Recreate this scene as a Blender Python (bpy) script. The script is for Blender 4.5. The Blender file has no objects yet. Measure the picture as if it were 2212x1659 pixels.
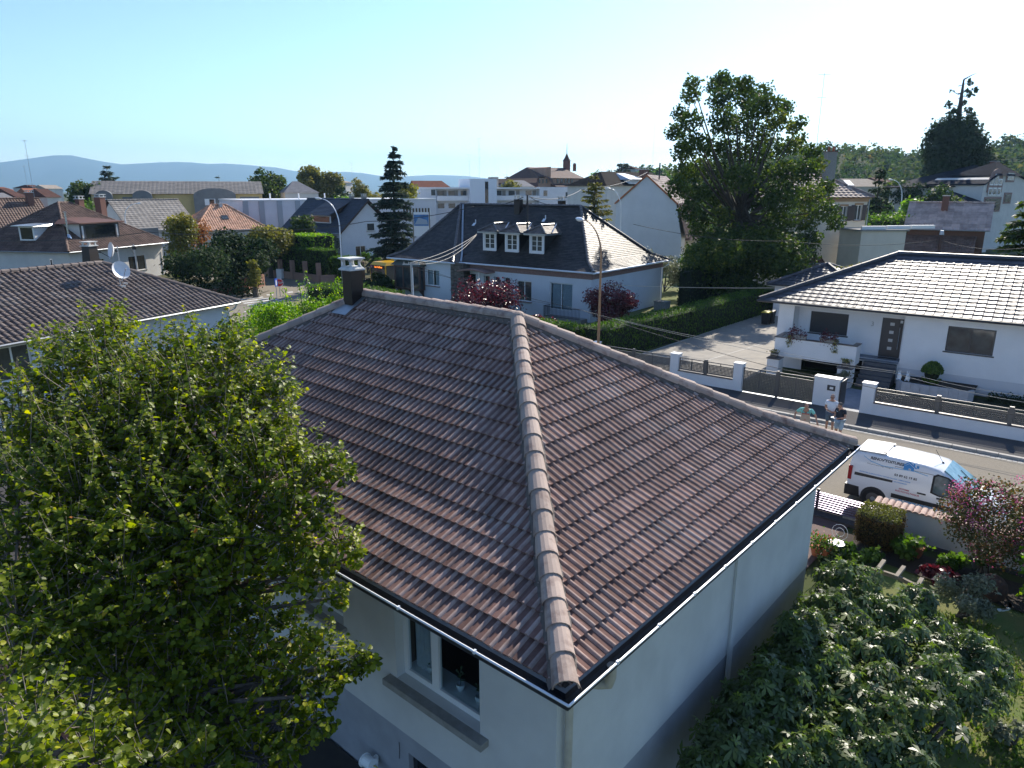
import bpy,math,random
import numpy as np
from mathutils import Vector,Matrix
# ------------------------------------------------------------------ camera, sky, sun
SC=bpy.context.scene
COL=SC.collection
CAM_H,CAM_YAW,CAM_PITCH=10.3,41.1,15.38
cd=bpy.data.cameras.new('camera');cam=bpy.data.objects.new('camera',cd);COL.objects.link(cam)
cd.sensor_width=36.0;cd.lens=24.74;cd.clip_start=0.1;cd.clip_end=60000
cam.location=(0,0,CAM_H);cam.rotation_euler=(math.radians(90-CAM_PITCH),0,math.radians(CAM_YAW))
SC.camera=cam
SUN_EL,SUN_AZ=34.0,12.0 # azimuth measured from +Y towards -X
W=bpy.data.worlds.new('World');SC.world=W;W.use_nodes=True
wn=W.node_tree;wn.nodes.clear()
sky=wn.nodes.new('ShaderNodeTexSky');sky.sky_type='NISHITA';sky.sun_disc=False
sky.sun_elevation=math.radians(SUN_EL);sky.sun_rotation=math.radians(-SUN_AZ)
sky.altitude=250;sky.air_density=1.0;sky.dust_density=0.35;sky.ozone_density=2.0
bg=wn.nodes.new('ShaderNodeBackground');bg.inputs[1].default_value=0.135
wo=wn.nodes.new('ShaderNodeOutputWorld')
hsv=wn.nodes.new('ShaderNodeHueSaturation');hsv.inputs['Saturation'].default_value=0.90
mul=wn.nodes.new('ShaderNodeMix');mul.data_type='RGBA';mul.blend_type='MULTIPLY';mul.inputs[0].default_value=1.0;mul.inputs[7].default_value=(0.46,0.51,0.56,1)
gm=wn.nodes.new('ShaderNodeGamma');gm.inputs[1].default_value=1.3;wn.links.new(sky.outputs[0],gm.inputs[0]);wn.links.new(gm.outputs[0],hsv.inputs['Color']);wn.links.new(hsv.outputs[0],mul.inputs[6]);wn.links.new(mul.outputs[2],bg.inputs[0]);wn.links.new(bg.outputs[0],wo.inputs[0])
sl=bpy.data.lights.new('sun','SUN');sl.energy=5.0;sl.angle=math.radians(0.53);sl.color=(1.0,0.92,0.80)
so=bpy.data.objects.new('sun',sl);COL.objects.link(so)
sd=Vector((-math.sin(math.radians(SUN_AZ))*math.cos(math.radians(SUN_EL)),math.cos(math.radians(SUN_AZ))*math.cos(math.radians(SUN_EL)),math.sin(math.radians(SUN_EL))))
so.rotation_euler=sd.to_track_quat('Z','Y').to_euler();so.location=(0,60,80)
SC.view_settings.view_transform='Standard';SC.view_settings.look='None'
SC.view_settings.exposure=0.72;SC.view_settings.gamma=1.0
SC.cycles.max_bounces=6;SC.cycles.diffuse_bounces=3;SC.cycles.glossy_bounces=3;SC.cycles.transmission_bounces=4
SC.cycles.transparent_max_bounces=6;SC.cycles.volume_bounces=0
# ------------------------------------------------------------------ surveying helpers (photo coordinates on a 2212 px wide print)
FP=1520.0;PT=math.radians(CAM_PITCH);CY,SY=math.cos(math.radians(CAM_YAW)),math.sin(math.radians(CAM_YAW))
def _ray(x,y):
    a=x-1106;v=y-829.5
    f=FP*math.cos(PT)-v*math.sin(PT);d=-(FP*math.sin(PT)+v*math.cos(PT))
    return (a*CY-f*SY,a*SY+f*CY,d,f)
def az(x,y,z):
    r=_ray(x,y);k=(z-CAM_H)/r[2];return Vector((r[0]*k,r[1]*k,z))
def aY(x,y,Y):
    r=_ray(x,y);k=Y/r[1];return Vector((r[0]*k,Y,CAM_H+r[2]*k))
def aX(x,y,X):
    r=_ray(x,y);k=X/r[0];return Vector((X,r[1]*k,CAM_H+r[2]*k))
def aD(x,y,D):
    r=_ray(x,y);k=D/r[3];return Vector((r[0]*k,r[1]*k,CAM_H+r[2]*k))
def aP(x,y,P,N):
    r=Vector(_ray(x,y)[:3]);o=Vector((0,0,CAM_H));N=Vector(N);k=(Vector(P)-o).dot(N)/r.dot(N);return o+r*k
def V(*a):return Vector(a)
R_=random.Random(7)
# ------------------------------------------------------------------ materials
MATS={}
def mat(name,c,c2=None,scale=4.0,rough=0.8,metal=0.0,bump=0.0,bscale=60.0,spec=0.5,lo=0.35,hi=0.65,detail=5.0,coat=0.0,ramp=None,transl=0.0,emit=None,estr=0.0,stretch=None,alpha=None,c3=None,s3=0.7,tintmix=None,trans=0.0,bdist=0.02,sheen=0.0,rvar=0.0):
    if name in MATS:return MATS[name]
    m=bpy.data.materials.new(name);m.use_nodes=True;nt=m.node_tree;N=nt.nodes;Lk=nt.links
    b=N['Principled BSDF'];out=N['Material Output']
    b.inputs['Roughness'].default_value=rough;b.inputs['Metallic'].default_value=metal
    b.inputs['Specular IOR Level'].default_value=spec
    if coat:b.inputs['Coat Weight'].default_value=coat;b.inputs['Coat Roughness'].default_value=0.08
    if trans:b.inputs['Transmission Weight'].default_value=trans
    tc=N.new('ShaderNodeTexCoord');mp=N.new('ShaderNodeMapping');Lk.new(tc.outputs['Object'],mp.inputs[0])
    if stretch:mp.inputs['Scale'].default_value=stretch
    col=None
    def rgb(c):return (c[0],c[1],c[2],1)
    if ramp:
        at=N.new('ShaderNodeAttribute');at.attribute_name='tint'
        cr=N.new('ShaderNodeValToRGB');Lk.new(at.outputs['Fac'],cr.inputs[0])
        el=cr.color_ramp.elements
        while len(el)<len(ramp):el.new(0.5)
        for e,(p,cc) in zip(el,ramp):e.position=p;e.color=rgb(cc)
        col=cr.outputs[0]
    else:
        r=N.new('ShaderNodeRGB');r.outputs[0].default_value=rgb(c);col=r.outputs[0]
    if c2 is not None:
        nz=N.new('ShaderNodeTexNoise');nz.inputs['Scale'].default_value=scale;nz.inputs['Detail'].default_value=detail;nz.inputs['Roughness'].default_value=0.6
        Lk.new(mp.outputs[0],nz.inputs['Vector'])
        mr=N.new('ShaderNodeMapRange');mr.inputs[1].default_value=lo;mr.inputs[2].default_value=hi;Lk.new(nz.outputs[0],mr.inputs[0])
        mx=N.new('ShaderNodeMix');mx.data_type='RGBA';Lk.new(mr.outputs[0],mx.inputs[0]);Lk.new(col,mx.inputs[6]);mx.inputs[7].default_value=rgb(c2);col=mx.outputs[2]
        if rvar:
            rm=N.new('ShaderNodeMapRange');rm.inputs[3].default_value=rough;rm.inputs[4].default_value=min(1,rough+rvar);Lk.new(mr.outputs[0],rm.inputs[0]);Lk.new(rm.outputs[0],b.inputs['Roughness'])
    if c3 is not None:
        nz=N.new('ShaderNodeTexNoise');nz.inputs['Scale'].default_value=s3;nz.inputs['Detail'].default_value=6
        Lk.new(mp.outputs[0],nz.inputs['Vector'])
        mr=N.new('ShaderNodeMapRange');mr.inputs[1].default_value=0.52;mr.inputs[2].default_value=0.72;mr.inputs[4].default_value=0.8;Lk.new(nz.outputs[0],mr.inputs[0])
        mx=N.new('ShaderNodeMix');mx.data_type='RGBA';Lk.new(mr.outputs[0],mx.inputs[0]);Lk.new(col,mx.inputs[6]);mx.inputs[7].default_value=rgb(c3);col=mx.outputs[2]
    if tintmix is not None: # multiply value by the per-face tint attribute (tile to tile variation)
        at=N.new('ShaderNodeAttribute');at.attribute_name='tint'
        mr=N.new('ShaderNodeMapRange');mr.inputs[3].default_value=tintmix[0];mr.inputs[4].default_value=tintmix[1];Lk.new(at.outputs['Fac'],mr.inputs[0])
        hv=N.new('ShaderNodeHueSaturation');Lk.new(mr.outputs[0],hv.inputs['Value']);Lk.new(col,hv.inputs['Color']);col=hv.outputs[0]
    Lk.new(col,b.inputs['Base Color'])
    if bump:
        nb=N.new('ShaderNodeTexNoise');nb.inputs['Scale'].default_value=bscale;nb.inputs['Detail'].default_value=4
        Lk.new(mp.outputs[0],nb.inputs['Vector'])
        bp=N.new('ShaderNodeBump');bp.inputs['Strength'].default_value=bump;bp.inputs['Distance'].default_value=bdist
        Lk.new(nb.outputs[0],bp.inputs['Height']);Lk.new(bp.outputs[0],b.inputs['Normal'])
    if emit:b.inputs['Emission Color'].default_value=rgb(emit);b.inputs['Emission Strength'].default_value=estr
    if transl:
        t=N.new('ShaderNodeBsdfTranslucent');hs=N.new('ShaderNodeHueSaturation');hs.inputs['Saturation'].default_value=1.15;hs.inputs['Value'].default_value=1.8
        Lk.new(col,hs.inputs['Color']);Lk.new(hs.outputs[0],t.inputs[0])
        ms=N.new('ShaderNodeMixShader');ms.inputs[0].default_value=transl
        Lk.new(b.outputs[0],ms.inputs[1]);Lk.new(t.outputs[0],ms.inputs[2]);Lk.new(ms.outputs[0],out.inputs[0])
    m.diffuse_color=rgb(c);MATS[name]=m
    return m
# ------------------------------------------------------------------ mesh builder and object tree
ORG={}
class MB:
    def __init__(s):s.ch=[];s.v=[];s.f=[];s.m=[];s.t=[];s.tint=False
    def add(s,vs,fs,mi=0,tint=None):
        o=len(s.v);s.ch.append((o,len(s.f)));s.v.extend([tuple(p) for p in vs])
        for f in fs:s.f.append(tuple(i+o for i in f));s.m.append(mi);s.t.append(0.5 if tint is None else tint)
        if tint is not None:s.tint=True
        return s
    def hexa(s,P,mi=0,tint=None): # P: 4 bottom, 4 top (same order)
        return s.add(P,[(0,3,2,1),(4,5,6,7),(0,1,5,4),(1,2,6,5),(2,3,7,6),(3,0,4,7)],mi,tint)
    def box(s,x0,y0,z0,x1,y1,z1,mi=0,tint=None):
        return s.hexa([(x0,y0,z0),(x1,y0,z0),(x1,y1,z0),(x0,y1,z0),(x0,y0,z1),(x1,y0,z1),(x1,y1,z1),(x0,y1,z1)],mi,tint)
    def obox(s,o,a,b,c,mi=0,tint=None):
        o,a,b,c=Vector(o),Vector(a),Vector(b),Vector(c)
        if a.cross(b).dot(c)<0:a,b=b,a
        return s.hexa([o,o+a,o+a+b,o+b,o+c,o+a+c,o+a+b+c,o+b+c],mi,tint)
    def cbox(s,c,sx,sy,sz,rz=0,mi=0,tint=None): # centred on x,y; base at z
        ca,sa=math.cos(rz),math.sin(rz);a=Vector((ca,sa,0))*sx;b=Vector((-sa,ca,0))*sy
        return s.obox(Vector(c)-a/2-b/2,a,b,(0,0,sz),mi,tint)
    def tube(s,pts,r,n=8,mi=0,caps=True,tint=None):
        pts=[Vector(p) for p in pts];rs=r if isinstance(r,(list,tuple)) else [r]*len(pts)
        vs=[];fs=[];u=None
        for i,p in enumerate(pts):
            d=(pts[min(i+1,len(pts)-1)]-pts[max(i-1,0)])
            if d.length<1e-9:d=Vector((0,0,1))
            d.normalize()
            if u is None:u=d.orthogonal().normalized()
            else:
                u=u-d*u.dot(d)
                u=u.normalized() if u.length>1e-6 else d.orthogonal().normalized()
            w=d.cross(u)
            for k in range(n):
                a=2*math.pi*k/n;vs.append(p+(u*math.cos(a)+w*math.sin(a))*rs[i])
        for i in range(len(pts)-1):
            for k in range(n):
                a,b=i*n+k,i*n+(k+1)%n;fs.append((a,b,b+n,a+n))
        if caps:fs.append(tuple(range(n-1,-1,-1)));fs.append(tuple(range((len(pts)-1)*n,len(pts)*n)))
        return s.add(vs,fs,mi,tint)
    def cyl(s,p0,p1,r0,r1=None,n=12,mi=0,caps=True,tint=None):return s.tube([p0,p1],[r0,r0 if r1 is None else r1],n,mi,caps,tint)
    def lathe(s,c,prof,n=16,mi=0): # prof: (r,z) list
        vs=[];fs=[];c=Vector(c)
        for r,z in prof:
            for k in range(n):
                a=2*math.pi*k/n;vs.append(c+Vector((r*math.cos(a),r*math.sin(a),z)))
        for i in range(len(prof)-1):
            for k in range(n):
                a,b=i*n+k,i*n+(k+1)%n;fs.append((a,b,b+n,a+n))
        fs.append(tuple(range(n-1,-1,-1)));fs.append(tuple(range((len(prof)-1)*n,len(prof)*n)))
        return s.add(vs,fs,mi)
    def ell(s,c,rx,ry,rz,n=12,m=8,mi=0,jit=0.0,tint=None,rot=None):
        vs=[(0,0,-1)];c=Vector(c)
        for i in range(1,m):
            t=math.pi*i/m-math.pi/2
            for k in range(n):
                a=2*math.pi*k/n;vs.append((math.cos(t)*math.cos(a),math.cos(t)*math.sin(a),math.sin(t)))
        vs.append((0,0,1));out=[]
        for p in vs:
            j=1+R_.uniform(-jit,jit);q=Vector((p[0]*rx*j,p[1]*ry*j,p[2]*rz*j))
            if rot is not None:q=rot@q
            out.append(c+q)
        fs=[(0,1+(k+1)%n,1+k) for k in range(n)]
        for i in range(m-2):
            for k in range(n):
                a,b=1+i*n+k,1+i*n+(k+1)%n;fs.append((a,b,b+n,a+n))
        l=len(vs)-1;fs+=[(l,l-n+k,l-n+(k+1)%n) for k in range(n)]
        return s.add(out,fs,mi,tint)
    def prism(s,poly,d,mi=0,tint=None): # poly: 3D points of a planar outline, d extrusion vector
        P=[Vector(p) for p in poly];d=Vector(d);n=len(P)
        nn=Vector((0,0,0))
        for i in range(n):nn+=P[i].cross(P[(i+1)%n])
        if nn.dot(d)<0:P.reverse()
        vs=P+[p+d for p in P]
        fs=[tuple(range(n-1,-1,-1)),tuple(range(n,2*n))]+[(i,(i+1)%n,n+(i+1)%n,n+i) for i in range(n)]
        return s.add(vs,fs,mi,tint)
    def mesh(s,name,mats,off=(0,0,0),smooth=False):
        me=bpy.data.meshes.new(name)
        off=Vector(off)
        me.from_pydata([(x-off[0],y-off[1],z-off[2]) for x,y,z in s.v],[],s.f)
        if not isinstance(mats,(list,tuple)):mats=[mats]
        for m in mats:me.materials.append(m)
        if len(mats)>1:me.polygons.foreach_set('material_index',s.m)
        if s.tint:
            at=me.attributes.new('tint','FLOAT','FACE');at.data.foreach_set('value',s.t)
        if smooth:me.polygons.foreach_set('use_smooth',[True]*len(s.f))
        me.update();return me
    def build(s,name,mats,parent,smooth=False,label=None,kind=None):
        off=ORG.get(parent,Vector((0,0,0)))
        o=bpy.data.objects.new(name,s.mesh(name,mats,off,smooth));COL.objects.link(o);o.parent=parent;ORG[o]=off
        if label:o['label']=label
        if kind:o['kind']=kind
        return o
    def each(s,name,mats,parent):
        """every shape added becomes a part of its own"""
        s.ch.append((len(s.v),len(s.f)))
        for (v0,f0),(v1,f1) in zip(s.ch[:-1],s.ch[1:]):
            m=MB();m.add(s.v[v0:v1],[tuple(i-v0 for i in f) for f in s.f[f0:f1]],tint=s.t[f0] if s.tint else None);o=m.build(name,mats,parent)
        return o
    def solo(s,name,mats,label=None,cat=None,loc=None,group=None,kind=None,smooth=False):
        if loc is None:loc=Vector((0,0,0)) if kind=='structure' else Vector(s.v[0])
        loc=Vector(loc)
        o=bpy.data.objects.new(name,s.mesh(name,mats,loc,smooth));COL.objects.link(o);o.location=loc;ORG[o]=loc
        tag(o,label,cat,group,kind);return o
def tag(o,label=None,cat=None,group=None,kind=None):
    if label:o['label']=label
    if cat:o['category']=cat
    if group:o['group']=group
    if kind:o['kind']=kind
    return o
def thing(name,label,cat,loc=(0,0,0),group=None,rz=0.0):
    o=bpy.data.objects.new(name,None);COL.objects.link(o);o.location=loc;o.rotation_euler=(0,0,rz)
    o.empty_display_size=0.3;ORG[o]=Vector(loc)
    return tag(o,label,cat,group)
def copy_tree(o,parent=None):
    c=o.copy();COL.objects.link(c);ORG[c]=ORG.get(o,Vector((0,0,0)))
    if parent is not None:c.parent=parent
    for ch in list(o.children):copy_tree(ch,c)
    return c
def place(o,loc,rz=0.0,label=None,scale=None):
    o.location=loc;o.rotation_euler=(0,0,rz)
    if label:o['label']=label
    if scale:o.scale=(scale,)*3 if not isinstance(scale,tuple) else scale
    return o
def text_mesh(txt,size,depth=0.002,bold=0.0,align='LEFT',shear=0.0,space=1.0):
    cu=bpy.data.curves.new('lettering','FONT');cu.body=txt;cu.size=size;cu.extrude=depth;cu.offset=bold;cu.align_x=align;cu.shear=shear;cu.space_character=space
    cu.resolution_u=2
    o=bpy.data.objects.new('lettering',cu);COL.objects.link(o)
    dg=bpy.context.evaluated_depsgraph_get();me=bpy.data.meshes.new_from_object(o.evaluated_get(dg));
    vs=[v.co.copy() for v in me.vertices];fs=[tuple(p.vertices) for p in me.polygons]
    bpy.data.objects.remove(o);bpy.data.curves.remove(cu);bpy.data.meshes.remove(me)
    return vs,fs
def put_text(mb,txt,size,origin,ux,uy,nrm,mi=0,**k):
    vs,fs=text_mesh(txt,size,**k);o,ux,uy,nrm=Vector(origin),Vector(ux),Vector(uy),Vector(nrm)
    mb.add([o+ux*p.x+uy*p.y+nrm*p.z for p in vs],fs,mi);return mb
def np_mesh(name,verts,faces_n,nper,mats,tint=None,smooth=False,midx=None):
    """verts (N,3) float; faces_n (M,nper) int"""
    me=bpy.data.meshes.new(name);M=len(faces_n)
    me.vertices.add(len(verts));me.vertices.foreach_set('co',verts.astype(np.float32).ravel())
    me.loops.add(M*nper);me.loops.foreach_set('vertex_index',faces_n.astype(np.int32).ravel())
    me.polygons.add(M);me.polygons.foreach_set('loop_start',np.arange(0,M*nper,nper,dtype=np.int32))
    me.polygons.foreach_set('loop_total',np.full(M,nper,dtype=np.int32))
    for m in (mats if isinstance(mats,(list,tuple)) else [mats]):me.materials.append(m)
    if midx is not None:me.polygons.foreach_set('material_index',midx.astype(np.int32))
    if tint is not None:
        at=me.attributes.new('tint','FLOAT','FACE');at.data.foreach_set('value',tint.astype(np.float32))
    if smooth:me.polygons.foreach_set('use_smooth',np.ones(M,dtype=bool))
    me.update(calc_edges=True);me.validate();return me
# ------------------------------------------------------------------ roofing and walls
def roll(f,w=0.46,a=1.0): # a pan tile with one raised roll per wave; f in 0..1
    if f<w:return a*math.sin(math.pi*f/w)**0.8
    return 0.0
def tile_face(mb,p0,eu,L,ev,vtop,expo=0.333,wave=0.225,amp=0.035,step=0.042,samples=(0,.06,.15,.23,.31,.40,.46,.73),prof=roll,jit=0.004,vstart=0.0,mi=0,u0=0.0,rnd=None,ustart=None,mis=(0,0)):
    """courses of roof tiles on a plane. vtop(u) gives the upper end at position u along the eave."""
    rnd=rnd or R_
    p0,eu,ev=Vector(p0),Vector(eu),Vector(ev);n=eu.cross(ev).normalized()
    if n.z<0:n=-n
    us=[];k=math.floor((ustart or 0)/wave)
    while k*wave<L:
        for s in samples:
            u=(k+s)*wave
            if (ustart or 0)<=u<=L:us.append((u,s,k))
        k+=1
    us.append((L,1.0,k-1))
    vmx=max(vtop(u) for u,_,_ in us)
    rows=int(math.ceil((vmx-vstart)/expo))
    vs=[];fs=[];ts=[];ms=[]
    for r in range(rows):
        v0=vstart+r*expo;v1=v0+expo
        tv={}
        prev=None
        for (u,s,k) in us:
            vt=vtop(u)
            if vt<=v0+0.01:prev=None;continue
            ve=min(v1,vt);kk=k//2
            if kk not in tv:tv[kk]=(rnd.random(),rnd.uniform(-jit,jit),rnd.uniform(-jit,jit))
            tt,dj,uj=tv[kk]
            h=prof(s)*amp;f=(ve-v0)/expo
            q=p0+eu*u
            a=q+ev*(v0-0.02+dj)+n*(h+step+uj);b=q+ev*(ve)+n*(h+step*(1-f)*1.0+uj*0.5-0.002);c=q+ev*(v0-0.012+dj)+n*(h*0.5-0.012)
            i=len(vs);vs+=[a,b,c]
            if prev is not None:
                pi,pt=prev
                fs.append((pi,i,i+1,pi+1));fs.append((pi+2,i+2,i,pi));ts+=[tt,tt];ms+=[mis[1] if 0<s<=.47 else mis[0]]*2
            prev=(i,tt)
    o=len(mb.v);mb.v.extend([tuple(p) for p in vs]);mb.f.extend([tuple(j+o for j in f) for f in fs]);mb.m.extend(ms);mb.t.extend(ts);mb.tint=True
def ridge_caps(mb,p0,p1,r=0.13,length=0.4,n=9,mi=0,lift=0.0,flare=1.18,up=None,thick=0.018):
    """half-round ridge tiles laid from p0 (low end) to p1, each overlapping the next"""
    p0,p1=Vector(p0),Vector(p1);d=p1-p0;L=d.length;d.normalize();cnt=max(1,round(L/length));l=L/cnt
    side=d.cross(Vector((0,0,1))).normalized();upv=side.cross(d).normalized()
    for i in range(cnt):
        a=p0+d*(i*l-0.03);b=p0+d*((i+1)*l+0.03);t=R_.random();j=R_.uniform(-0.006,0.006)
        vs=[];fs=[]
        for q,rr in ((a,r*flare),(b,r*0.96)):
            for k in range(n+1):
                th=math.pi*(1.08*k/n-0.04)
                vs.append(q+side*(math.cos(th)*rr+j)+upv*(math.sin(th)*rr*0.92+lift))
        for k in range(n):fs.append((k,k+1,n+2+k,n+1+k))
        m=len(vs)
        for k in range(n+1):
            th=math.pi*(1.08*k/n-0.04);rr=r*flare-thick
            vs.append(a+side*(math.cos(th)*rr+j)+upv*(math.sin(th)*rr*0.92+lift))
        for k in range(n):fs.append((m+k,m+k+1,k+1,k))
        for k in range(n+1):
            th=math.pi*(1.08*k/n-0.04);rr=r*flare-thick
            vs.append(a+d*0.2+side*(math.cos(th)*rr*.8)+upv*(math.sin(th)*rr*0.7+lift-0.02))
        for k in range(n):fs.append((m+n+1+k,m+n+2+k,m+k+1,m+k))
        mb.add([tuple(p) for p in vs],fs,mi,tint=t)
def wall_grid(mb,o,eu,L,z0,z1,holes=(),depth=0.16,nin=None,mi=0):
    """wall sheet from o along eu, with real openings; holes=(u0,u1,za,zb); nin=inward direction"""
    o,eu=Vector(o),Vector(eu).normalized();nin=Vector(nin).normalized()
    us=sorted(set([0,L]+[min(max(h[i],0),L) for h in holes for i in (0,1)]));zs=sorted(set([z0,z1]+[min(max(h[i],z0),z1) for h in holes for i in (2,3)]))
    for i in range(len(us)-1):
        for j in range(len(zs)-1):
            uc,zc=(us[i]+us[i+1])/2,(zs[j]+zs[j+1])/2
            if any(h[0]<uc<h[1] and h[2]<zc<h[3] for h in holes):continue
            a,b=o+eu*us[i],o+eu*us[i+1]
            mb.add([(a.x,a.y,zs[j]),(b.x,b.y,zs[j]),(b.x,b.y,zs[j+1]),(a.x,a.y,zs[j+1])],[(0,1,2,3)],mi)
    for h in holes:
        d=nin*depth;P=[o+eu*h[0],o+eu*h[1]]
        c=[Vector((P[0].x,P[0].y,h[2])),Vector((P[1].x,P[1].y,h[2])),Vector((P[1].x,P[1].y,h[3])),Vector((P[0].x,P[0].y,h[3]))]
        for i in range(4):a,b=c[i],c[(i+1)%4];mb.add([a,b,b+d,a+d],[(0,1,2,3)],mi)
def window_unit(parent,o,eu,w,za,zb,nin,fr=0.06,cols=2,rows=1,depth=0.10,m_frame=None,m_glass=None,sill=None,m_sill=None,curtain=None,name='window',bar=0.04,label=None,shut=0.0,m_shut=None):
    """window set into an opening: frame > pane, sill, curtain. o=left point on the wall face"""
    o,eu,nin=Vector(o),Vector(eu).normalized(),Vector(nin).normalized();z=Vector((0,0,1))
    b=o+nin*depth;b.z=za;h=zb-za
    f=MB();t=0.06
    e=0.004
    f.obox(b+eu*e+z*e,eu*(w-2*e),nin*t,z*fr);f.obox(b+eu*e+z*(h-fr-e),eu*(w-2*e),nin*t,z*fr)
    f.obox(b+eu*e+z*(fr+e),eu*fr,nin*t,z*(h-2*fr-2*e));f.obox(b+eu*(w-fr-e)+z*(fr+e),eu*fr,nin*t,z*(h-2*fr-2*e))
    iw=w-2*fr;ih=h-2*fr
    for c in range(1,cols):f.obox(b+eu*(fr+iw*c/cols-bar)+z*(fr+e)+nin*0.004,eu*bar*2,nin*(t-0.008),z*(ih-2*e))
    for r in range(1,rows):
        for c in range(cols):
            x0=fr+iw*c/cols+(bar if c else e);x1=fr+iw*(c+1)/cols-(bar if c<cols-1 else e)
            f.obox(b+eu*x0+z*(fr+ih*r/rows-bar*.35)+nin*0.01,eu*(x1-x0),nin*(t-0.03),z*bar*.7)
    fo=f.build(name,m_frame,parent,label=label)
    g=MB();g.obox(b+eu*fr+z*fr+nin*0.03,eu*iw,nin*0.012,z*ih);g.build('pane',m_glass,fo)
    if sill:
        s=MB();s.obox(o-eu*0.08-nin*sill+z*(za-0.07-o.z),eu*(w+0.16),nin*(sill+depth-0.003),z*0.066);s.build('sill',m_sill or m_frame,fo)
    if curtain:
        c=MB();q=b+nin*0.14
        for (c0,c1) in curtain:
            u=c0*w;n=max(6,int((c1-c0)*w/0.05));pts=[]
            for i in range(n+1):
                uu=u+(c1-c0)*w*i/n;pts.append(q+eu*uu+nin*(0.03*math.sin(i*2.1)))
            for i in range(n):
                a,d=pts[i],pts[i+1];c.add([a+z*0.02,d+z*0.02,d+z*(h-.02),a+z*(h-.02)],[(0,1,2,3)])
        c.build('curtain',MATS['curtain'],fo)
    if shut:
        s=MB();n=int(h*shut/0.05)
        for i in range(n):s.obox(b-nin*0.03+eu*0.005+z*(h-(i+1)*0.05),eu*(w-0.01),nin*0.02,z*0.044)
        s.build('shutter',m_shut or m_frame,fo)
    return fo
def simple_roof_hip(mb,c,ex,ey,w,d,ze,zr,inset=None,over=0.5):
    pass
# ------------------------------------------------------------------ foliage
def G(c):return c
LEAFM={}
def leafmat(name,stops,rough=.45,transl=.35,spec=.45):
    if name not in LEAFM:LEAFM[name]=mat('leaf_'+name,stops[0][1],ramp=stops,rough=rough,transl=transl,spec=spec)
    return LEAFM[name]
leafmat('judas',[(0,(.034,.058,.008)),(.3,(.10,.145,.012)),(.6,(.24,.285,.018)),(.9,(.50,.45,.03)),(1,(.55,.20,.03))],.45,.48,.4)
leafmat('oak',[(0,(.022,.042,.011)),(.5,(.045,.075,.016)),(.85,(.09,.125,.022)),(1,(.18,.19,.035))],.6,.36,.3)
leafmat('fig',[(0,(.035,.058,.014)),(.6,(.08,.125,.027)),(.9,(.15,.21,.036)),(1,(.24,.31,.06))],.42,.36,.7)
leafmat('olive',[(0,(.08,.085,.02)),(.6,(.15,.15,.035)),(1,(.28,.23,.06))],.65,.4)
leafmat('green',[(0,(.035,.075,.014)),(.6,(.075,.14,.022)),(1,(.15,.23,.04))],.55,.42)
leafmat('bright',[(0,(.06,.13,.015)),(.6,(.14,.26,.03)),(1,(.30,.38,.05))],.5,.45)
leafmat('dark',[(0,(.014,.028,.010)),(.7,(.03,.052,.018)),(1,(.06,.09,.03))],.8,.2,.2)
leafmat('spruce',[(0,(.020,.038,.030)),(.6,(.04,.068,.052)),(1,(.09,.12,.08))],.75,.2,.25)
leafmat('purple',[(0,(.045,.010,.014)),(.6,(.10,.02,.028)),(.9,(.17,.035,.04)),(1,(.28,.09,.08))],.32,.3,.7)
leafmat('yellow',[(0,(.20,.15,.02)),(.6,(.38,.28,.04)),(1,(.5,.38,.08))],.5,.35)
leafmat('birch',[(0,(.08,.09,.015)),(.6,(.17,.17,.03)),(1,(.30,.24,.05))],.5,.4)
leafmat('rust',[(0,(.16,.06,.02)),(.6,(.28,.11,.03)),(1,(.35,.18,.05))],.6,.3)
leafmat('hedge',[(0,(.03,.065,.010)),(.6,(.06,.12,.018)),(1,(.12,.20,.03))],.7,.35,.3)
leafmat('silver',[(0,(.08,.095,.06)),(.6,(.15,.17,.11)),(1,(.24,.26,.18))],.5,.3)
leafmat('pink',[(0,(.34,.06,.16)),(.6,(.52,.13,.28)),(1,(.70,.35,.46))],.6,.35)
leafmat('crape',[(0,(.03,.05,.012)),(.5,(.07,.08,.02)),(1,(.20,.09,.04))],.5,.33)
leafmat('boxtop',[(0,(.05,.045,.012)),(.5,(.09,.09,.02)),(1,(.18,.20,.03))],.6,.3)
leafmat('hill',[(0,(.03,.055,.018)),(.5,(.055,.09,.025)),(.9,(.11,.13,.035)),(1,(.22,.13,.04))],.9,.3,.1)
QUAD=(np.array([(-.5,0,0),(0,.12,.1),(.5,0,0),(0,1,-.05)]),np.array([(0,1,3,3),(1,2,3,3)])[:,:3])
DIAM=(np.array([(0,0,0),(.42,.45,.10),(0,1,-.05),(-.42,.45,.10),(0,.5,0)]),np.array([(0,1,2,4),(0,4,2,3)]))
HEART=(np.array([(0,0,0),(0,.5,-.03),(0,1.0,-.12),(.30,-.14,.05),(.54,.22,.12),(.36,.72,.05),(-.30,-.14,.05),(-.54,.22,.12),(-.36,.72,.05)]),np.array([(0,3,4,5,2,1),(0,1,2,8,7,6)]))
def _fig():
    v=[(0,0,0)];f=[]
    for a,l,w in ((-118,.55,.17),(-58,.85,.17),(0,1.05,.18),(58,.85,.17),(118,.55,.17)):
        r=math.radians(a);d=np.array((math.sin(r),math.cos(r)));p=np.array((d[1],-d[0]));i=len(v)
        for (t,s,z) in ((.30,-w*.55,.05),(.62,-w,.03),(1,0,-.16),(.62,w,.03),(.30,w*.55,.05)):
            q=d*l*t+p*s;v.append((q[0],q[1]+.15,z))
        f.append((0,i,i+1,i+2,i+3,i+4))
    return np.array(v),np.array(f)
FIG=_fig()
NEED=(np.array([(-.10,0,0),(.10,0,0),(.22,.45,-.04),(.04,1,-.16),(-.20,.5,-.02)]),np.array([(0,1,2,3,4)]))
def unit(a):return a/np.maximum(np.linalg.norm(a,axis=1,keepdims=True),1e-9)
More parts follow.
